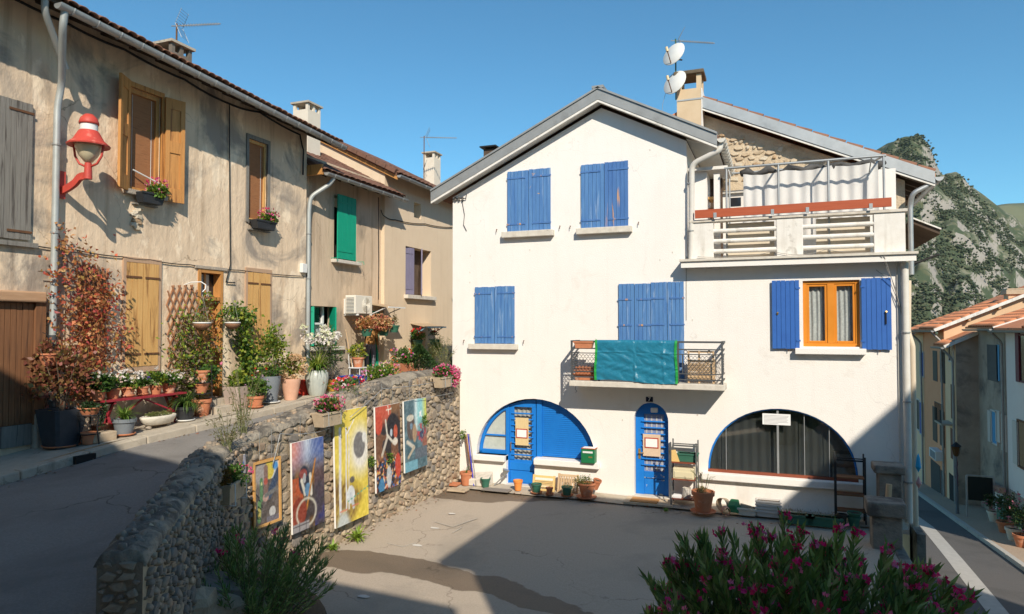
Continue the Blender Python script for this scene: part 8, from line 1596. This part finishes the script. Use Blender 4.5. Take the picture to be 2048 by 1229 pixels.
sw_(s4, XB, 1984, 962, 1042, .9, MATS['rust_door'], name='door'); sw_(s4, XB, 2002, 985, 1040, 1.6, whiter, pale_sh, name='shop_window'); u, v = f4.uv(1998, 978); mb = MB(); mb.bar(f4(u - 1.6, v + .25, .3), f4(u + 1.6, v + .0, .3), .22, .22); mb.build('rolled_awning', M('awning_pink', (.45, .27, .20), rough=.8), s4)
s5 = street_house(yB(2013) - 7, yB(2013.5), XB, 3.74, whiter, 'off-white house with maroon shutters nearest on the street', tile_orange, R(20), 7)
sw_(s5, XB, 2044, 672, 762, .9, dark_pane, maroon, None); sw_(s5, XB, 2046, 845, 935, 1.0, dark_pane, old_wood); f5 = Frame('X', XB, -1); u, v1 = f5.uv(2032, 842); _, v0 = f5.uv(2032, 928); P(f5, 'shutter', pale_sh, s5, u - .3, u + .3, v0, v1, .0, .05)
u, v1 = f5.uv(2042, 665); _, v0 = f5.uv(2042, 765); P(f5, 'shutter', maroon, s5, u + .1, u + .5, v0, v1, .0, .06); P(f5, 'dado', greyr, s5, yB(2013) - 6.9, yB(2013) - .3, zstreet(12) - 2.4, f5.uv(2030, 985)[1], .001, .04)
sw_(s5, XB, 2040, 1000, 1060, .9, dark_room, name='door')
# upper neighbours behind, with a chimney
p = onX(2030, 600, XB + 2.2); ch = thing('chimney', (p.x, p.y, 2.5), 'peach rendered chimney between the orange roofs', 'chimney'); MB().box(p.x - .35, p.x + .35, p.y - .35, p.y + .35, 2.5, p.z + .25).build('stack', gable_o, ch); MB().box(p.x - .45, p.x + .45, p.y - .45, p.y + .45, p.z + .25, p.z + .45).build('cap', stone_box, ch); MB().box(p.x - .4, p.x + .4, p.y - .4, p.y + .4, p.z + .46, p.z + .52).build('lid', stone_box, ch)
# lamp with banner
p = onX(1915, 1035, 9.25); LP_ = thing('street_lamp', (9.25, p.y, zstreet(p.y) + .12), 'slender grey lamp post with black lantern down the street', 'lamp'); zl = onX(1915, 888, 9.25).z - LP_.location.z
MB().tube([(0, 0, 0), (0, 0, .4), (0, 0, zl - .55)], [.07, .05, .04], 10).local('post', M('post_grey', (.13, .15, .17), rough=.5), LP_); MB().lathe([(.05, 0), (.10, .05), (.17, .38), (.12, .42)], (0, 0, zl - .55), 6).local('lantern', M('lantern_amber', (.10, .05, .02), rough=.2), LP_); MB().lathe([(.2, 0), (.1, .1), (.03, .16), (.001, .2)], (0, 0, zl - .14), 6).local('lantern_roof', iron, LP_)
fb = thing('banner', (9.25, p.y - .12, LP_.location.z + zl - 1.75), 'plum cloth banner hanging on the lamp post', 'banner'); MB().add([(.02 + .02 * math.sin(k), .02 + .42 * (k % 2), 1.05 - .15 * (k // 2)) for k in range(16)], [(2 * k, 2 * k + 1, 2 * k + 3, 2 * k + 2) for k in range(7)]).local('cloth', M('plum_cloth', (.16, .02, .06), rough=.9), fb)
# blackboard
p = onX(1962, 1060, 9.9); BB = thing('blackboard', (9.9, p.y, zstreet(p.y) + .12), 'free-standing framed blackboard outside the dark grey house', 'sign'); wb, hb = .9, 1.62
for s in (-wb / 2, wb / 2): MB().box(s - .03, s + .03, -.03, .03, 0, hb).local('leg', zinc, BB)
MB().box(-wb / 2 + .031, wb / 2 - .031, -.015, .015, hb - .95, hb - .03).local('board', M('board_black', (.012, .018, .016), rough=.7), BB); MB().box(-wb / 2, wb / 2, -.025, .025, hb + .001, hb + .04).local('top_rail', zinc, BB)
p = onX(2013, 1040, 10.2); t_ = MB(); t_.box(10.0, 10.5, p.y - .4, p.y + .4, zstreet(p.y) + .12, zstreet(p.y) + .9); tag(t_.build('utility_box', green_pot, bevel=.02), 'dark green utility box against the dark grey house', 'box')
for k, (px, X, hh, lb) in enumerate(((1990, 10.2, .8, 'leafy pot plant beside the brown street door'), (2010, 9.9, 1.2, 'rose bush in a pot below the off-white house'), (2028, 9.8, 1.3, 'dark shrub in a pot on the street pavement'), (2044, 9.7, 1.2, 'bushy pot plant at the off-white house front'))):
    q = onX(px, 1080, X); o = thing('potted_plant', (X, q.y, zstreet(q.y) + .12), lb, 'potted plant'); pot_mesh(o, .24, .4, terracotta if k % 2 else white_stone); bushy('foliage', o, (0, 0, .4 + hh * .45), (.32, .35, hh * .45), 260, .10, .06, G_DARK + [(.12, .12, .05)], .3); blooms('flowers', o, blob_points(14, (0, 0, .4 + hh * .5), (.4, .45, hh * .5))[0], .05, [(.5, .2, .25)])
# greenery climbing on the retaining wall by the street
o = thing('ivy', (5.4, 3, zstreet(3)), 'dark creeping greenery on the street side of the house corner', 'shrub')
for k in range(4): bushy('foliage', o, (.0 + .15 * math.sin(k), 1.2 + k * 1.6, .9 - .14 * k), (.45, .9, .8), 700, .08, .05, G_DARK + [(.10, .13, .04)], .2, .3, 8)
ws = thing('wall_ornament', (XR + .14, -.14, 1.0), 'blue and pink ribbon ornament tied to the corner downpipe', 'ornament'); MB().lathe([(.001, 0), (.05, .1), (.03, .28), (.001, .36)], n=8).local('blue_ribbon', M('ribbon_blue', (.02, .35, .62), rough=.5), ws); MB().lathe([(.001, -.3), (.05, -.2), (.001, -.06)], n=8).local('pink_ribbon', M('ribbon_pink', (.6, .3, .28), rough=.6), ws)
# ================================================================ mountains
rock = M('mountain', (.15, .15, .10), (.22, .21, .155), .03, .95, .0, world=True, c3=(.085, .09, .045), s3=.016, t3=.44, w3=.10, c4=(.05, .068, .034), s4=.06, t4=.455, w4=.06, detail=12)
N_ = rock.node_tree.nodes; K_ = rock.node_tree.links; b_ = N_['Principled BSDF']; old_ = b_.inputs['Base Color'].links[0].from_socket      # bare rock where the ground is steep
ge = N_.new('ShaderNodeNewGeometry'); sx = N_.new('ShaderNodeSeparateXYZ'); K_.new(ge.outputs['True Normal'], sx.inputs[0]); nn = N_.new('ShaderNodeTexNoise'); nn.inputs['Scale'].default_value = .045; nn.inputs['Detail'].default_value = 9; K_.new(ge.outputs['Position'], nn.inputs['Vector'])
m1 = N_.new('ShaderNodeMath'); m1.operation = 'MULTIPLY_ADD'; m1.inputs[1].default_value = .9; K_.new(nn.outputs['Fac'], m1.inputs[0]); K_.new(sx.outputs['Z'], m1.inputs[2]); mr = N_.new('ShaderNodeMapRange'); mr.inputs[1].default_value = .88; mr.inputs[2].default_value = .80; K_.new(m1.outputs[0], mr.inputs[0])
mc = N_.new('ShaderNodeMix'); mc.data_type = 'RGBA'; K_.new(nn.outputs['Fac'], mc.inputs[0]); mc.inputs[6].default_value = (.17, .155, .14, 1); mc.inputs[7].default_value = (.42, .375, .32, 1); mx_ = N_.new('ShaderNodeMix'); mx_.data_type = 'RGBA'; K_.new(mr.outputs[0], mx_.inputs[0]); K_.new(old_, mx_.inputs[6]); K_.new(mc.outputs[2], mx_.inputs[7]); K_.new(mx_.outputs[2], b_.inputs['Base Color'])
def mountain(name, D, prof, label, mat, px0, px1, nx=150, ny=70, front=700, rough=1., seed=0, steep=1.15):
    # ridge heights follow the skyline; the near flank falls towards the village in broken terraces
    V = []; pxs = np.linspace(px0, px1, nx); base = -14
    r = np.random.default_rng(seed); T = r.random((80, 80))
    def nz(x, y, f): x, y = x * f, y * f; i, j = int(math.floor(x)), int(math.floor(y)); a, b = x - i, y - j; a, b = a * a * (3 - 2 * a), b * b * (3 - 2 * b); g = lambda p, q: T[p % 80, q % 80]; return (g(i, j) * (1 - a) + g(i + 1, j) * a) * (1 - b) + (g(i, j + 1) * (1 - a) + g(i + 1, j + 1) * a) * b - .5
    for j in range(ny + 1):
        t = j / ny
        for px in pxs:
            py = interp(px, prof); d = ray(px, py); top = CAM + d * D; hd = Vector((d.x, d.y, 0)).normalized(); lat = (px - px0) * D / FPX
            if t <= .8: s = t / .8; f = s ** steep; q = top - hd * front * (1 - s); z = base + (top.z - base) * (f * .82 + .18 * (1 / (1 + math.exp(-(s - .55) * 16))) * (1 if s < 1 else 1)); z = z if s < .999 else top.z
            else: s = (t - .8) / .2; q = top + hd * 500 * s; z = top.z - (top.z - base) * s
            amp = rough * (1 - abs(t - .45)) * (0 if abs(t - .8) < .02 else 1); fade = min(1, t * 6) * (min(1, abs(t - .8) * 14 + .12))
            z += fade * amp * (90 * nz(lat + 500, t * front, .0055) + 46 * nz(lat, t * front + 900, .014) + 26 * nz(lat, t * front, .034) + 12 * nz(lat + 70, t * front, .08)); V.append((q.x, q.y, z))
    n = nx; F = [(j * n + i, j * n + i + 1, (j + 1) * n + i + 1, (j + 1) * n + i) for j in range(ny) for i in range(n - 1)]
    me = raw_mesh(name, np.array(V), np.array(F), smooth=False); o = link(name, me, mat); tag(o, label, kind='structure'); return o, np.array(V).reshape(ny + 1, nx, 3)
prof = [(1300, 640), (1500, 520), (1650, 420), (1745, 305), (1775, 287), (1800, 280), (1822, 275), (1842, 279), (1858, 300), (1872, 330), (1884, 350), (1905, 357), (1925, 362), (1950, 378), (1970, 392), (1990, 408), (2020, 432), (2048, 455), (2150, 520), (2350, 600), (2500, 650)]
mo, mv = mountain('mountain', 1150, prof, 'rocky wooded mountain with a bare limestone summit', rock, 1400, 2400, 260, 150, 640, 1.15, 4)
mountain('far_hill', 2700, [(1800, 520), (1980, 412), (2010, 406), (2060, 404), (2200, 420), (2500, 520)], 'hazy green hill far behind the mountain', M('far_hill_mat', (.11, .12, .06), (.15, .15, .08), .004, .95, world=True), 1800, 2600, 60, 24, 900, .6, 9)
# scrub trees over the mountain flank
random.seed(8); cand = mv[8:104, :, :].reshape(-1, 3); nrm = None; pts = []; gx = mv[8:104]; slope = np.abs(np.gradient(gx[:, :, 2], axis=0)) / (np.linalg.norm(np.gradient(gx[:, :, :2], axis=0), axis=2) + 1e-3); sl = slope.reshape(-1)
n = 56000; idx = RNG.integers(0, len(cand), n); keep = RNG.random(n) < np.clip(1.9 - sl[idx] * .9, .08, 1) * (np.sin(cand[idx, 0] * .05) * np.cos(cand[idx, 2] * .06 + cand[idx, 1] * .03) > -.35); idx = idx[keep]; pos = cand[idx] + RNG.normal(size=(len(idx), 3)) * np.array((3, 3, .2)); n = len(pos)
ico = np.array([(0, 0, 1), (.9, 0, .3), (.28, .85, .3), (-.72, .53, .3), (-.72, -.53, .3), (.28, -.85, .3), (0, 0, -.5)]); fi = np.array([(0, 1, 2), (0, 2, 3), (0, 3, 4), (0, 4, 5), (0, 5, 1), (6, 2, 1), (6, 3, 2), (6, 4, 3), (6, 5, 4), (6, 1, 5)])
rad = RNG.uniform(1.0, 2.6, n)[:, None, None]; V = pos[:, None, :] + (ico[None] * (1 + RNG.uniform(-.3, .3, (n, 7, 1)))) * rad + np.array((0, 0, .7)); F = (fi[None] + (np.arange(n) * 7)[:, None, None]).reshape(-1, 3); cols = np.repeat(pick([(.040, .058, .030), (.052, .070, .033), (.034, .05, .028), (.07, .082, .04)], n), 7, 0)
fo = link('scrub_trees', raw_mesh('scrub_trees', V.reshape(-1, 3), F, cols), M('scrub', (1, 1, 1), None, rough=.9, attr=True)); tag(fo, 'scrub trees scattered over the mountain side', kind='stuff')

# ================================================================ the air between here and the mountains
hz = bpy.data.materials.new('haze_air'); hz.use_nodes = True; hn = hz.node_tree.nodes; hn.remove(hn['Principled BSDF']); pv = hn.new('ShaderNodeVolumePrincipled'); pv.inputs['Color'].default_value = (.80, .88, .95, 1); pv.inputs['Density'].default_value = .00003; hz.node_tree.links.new(pv.outputs[0], hn['Material Output'].inputs['Volume'])
tag(MB().box(-3450, 3450, -3450, 3450, -15, 620).build('haze', hz), 'thin summer haze over the valley', kind='stuff')
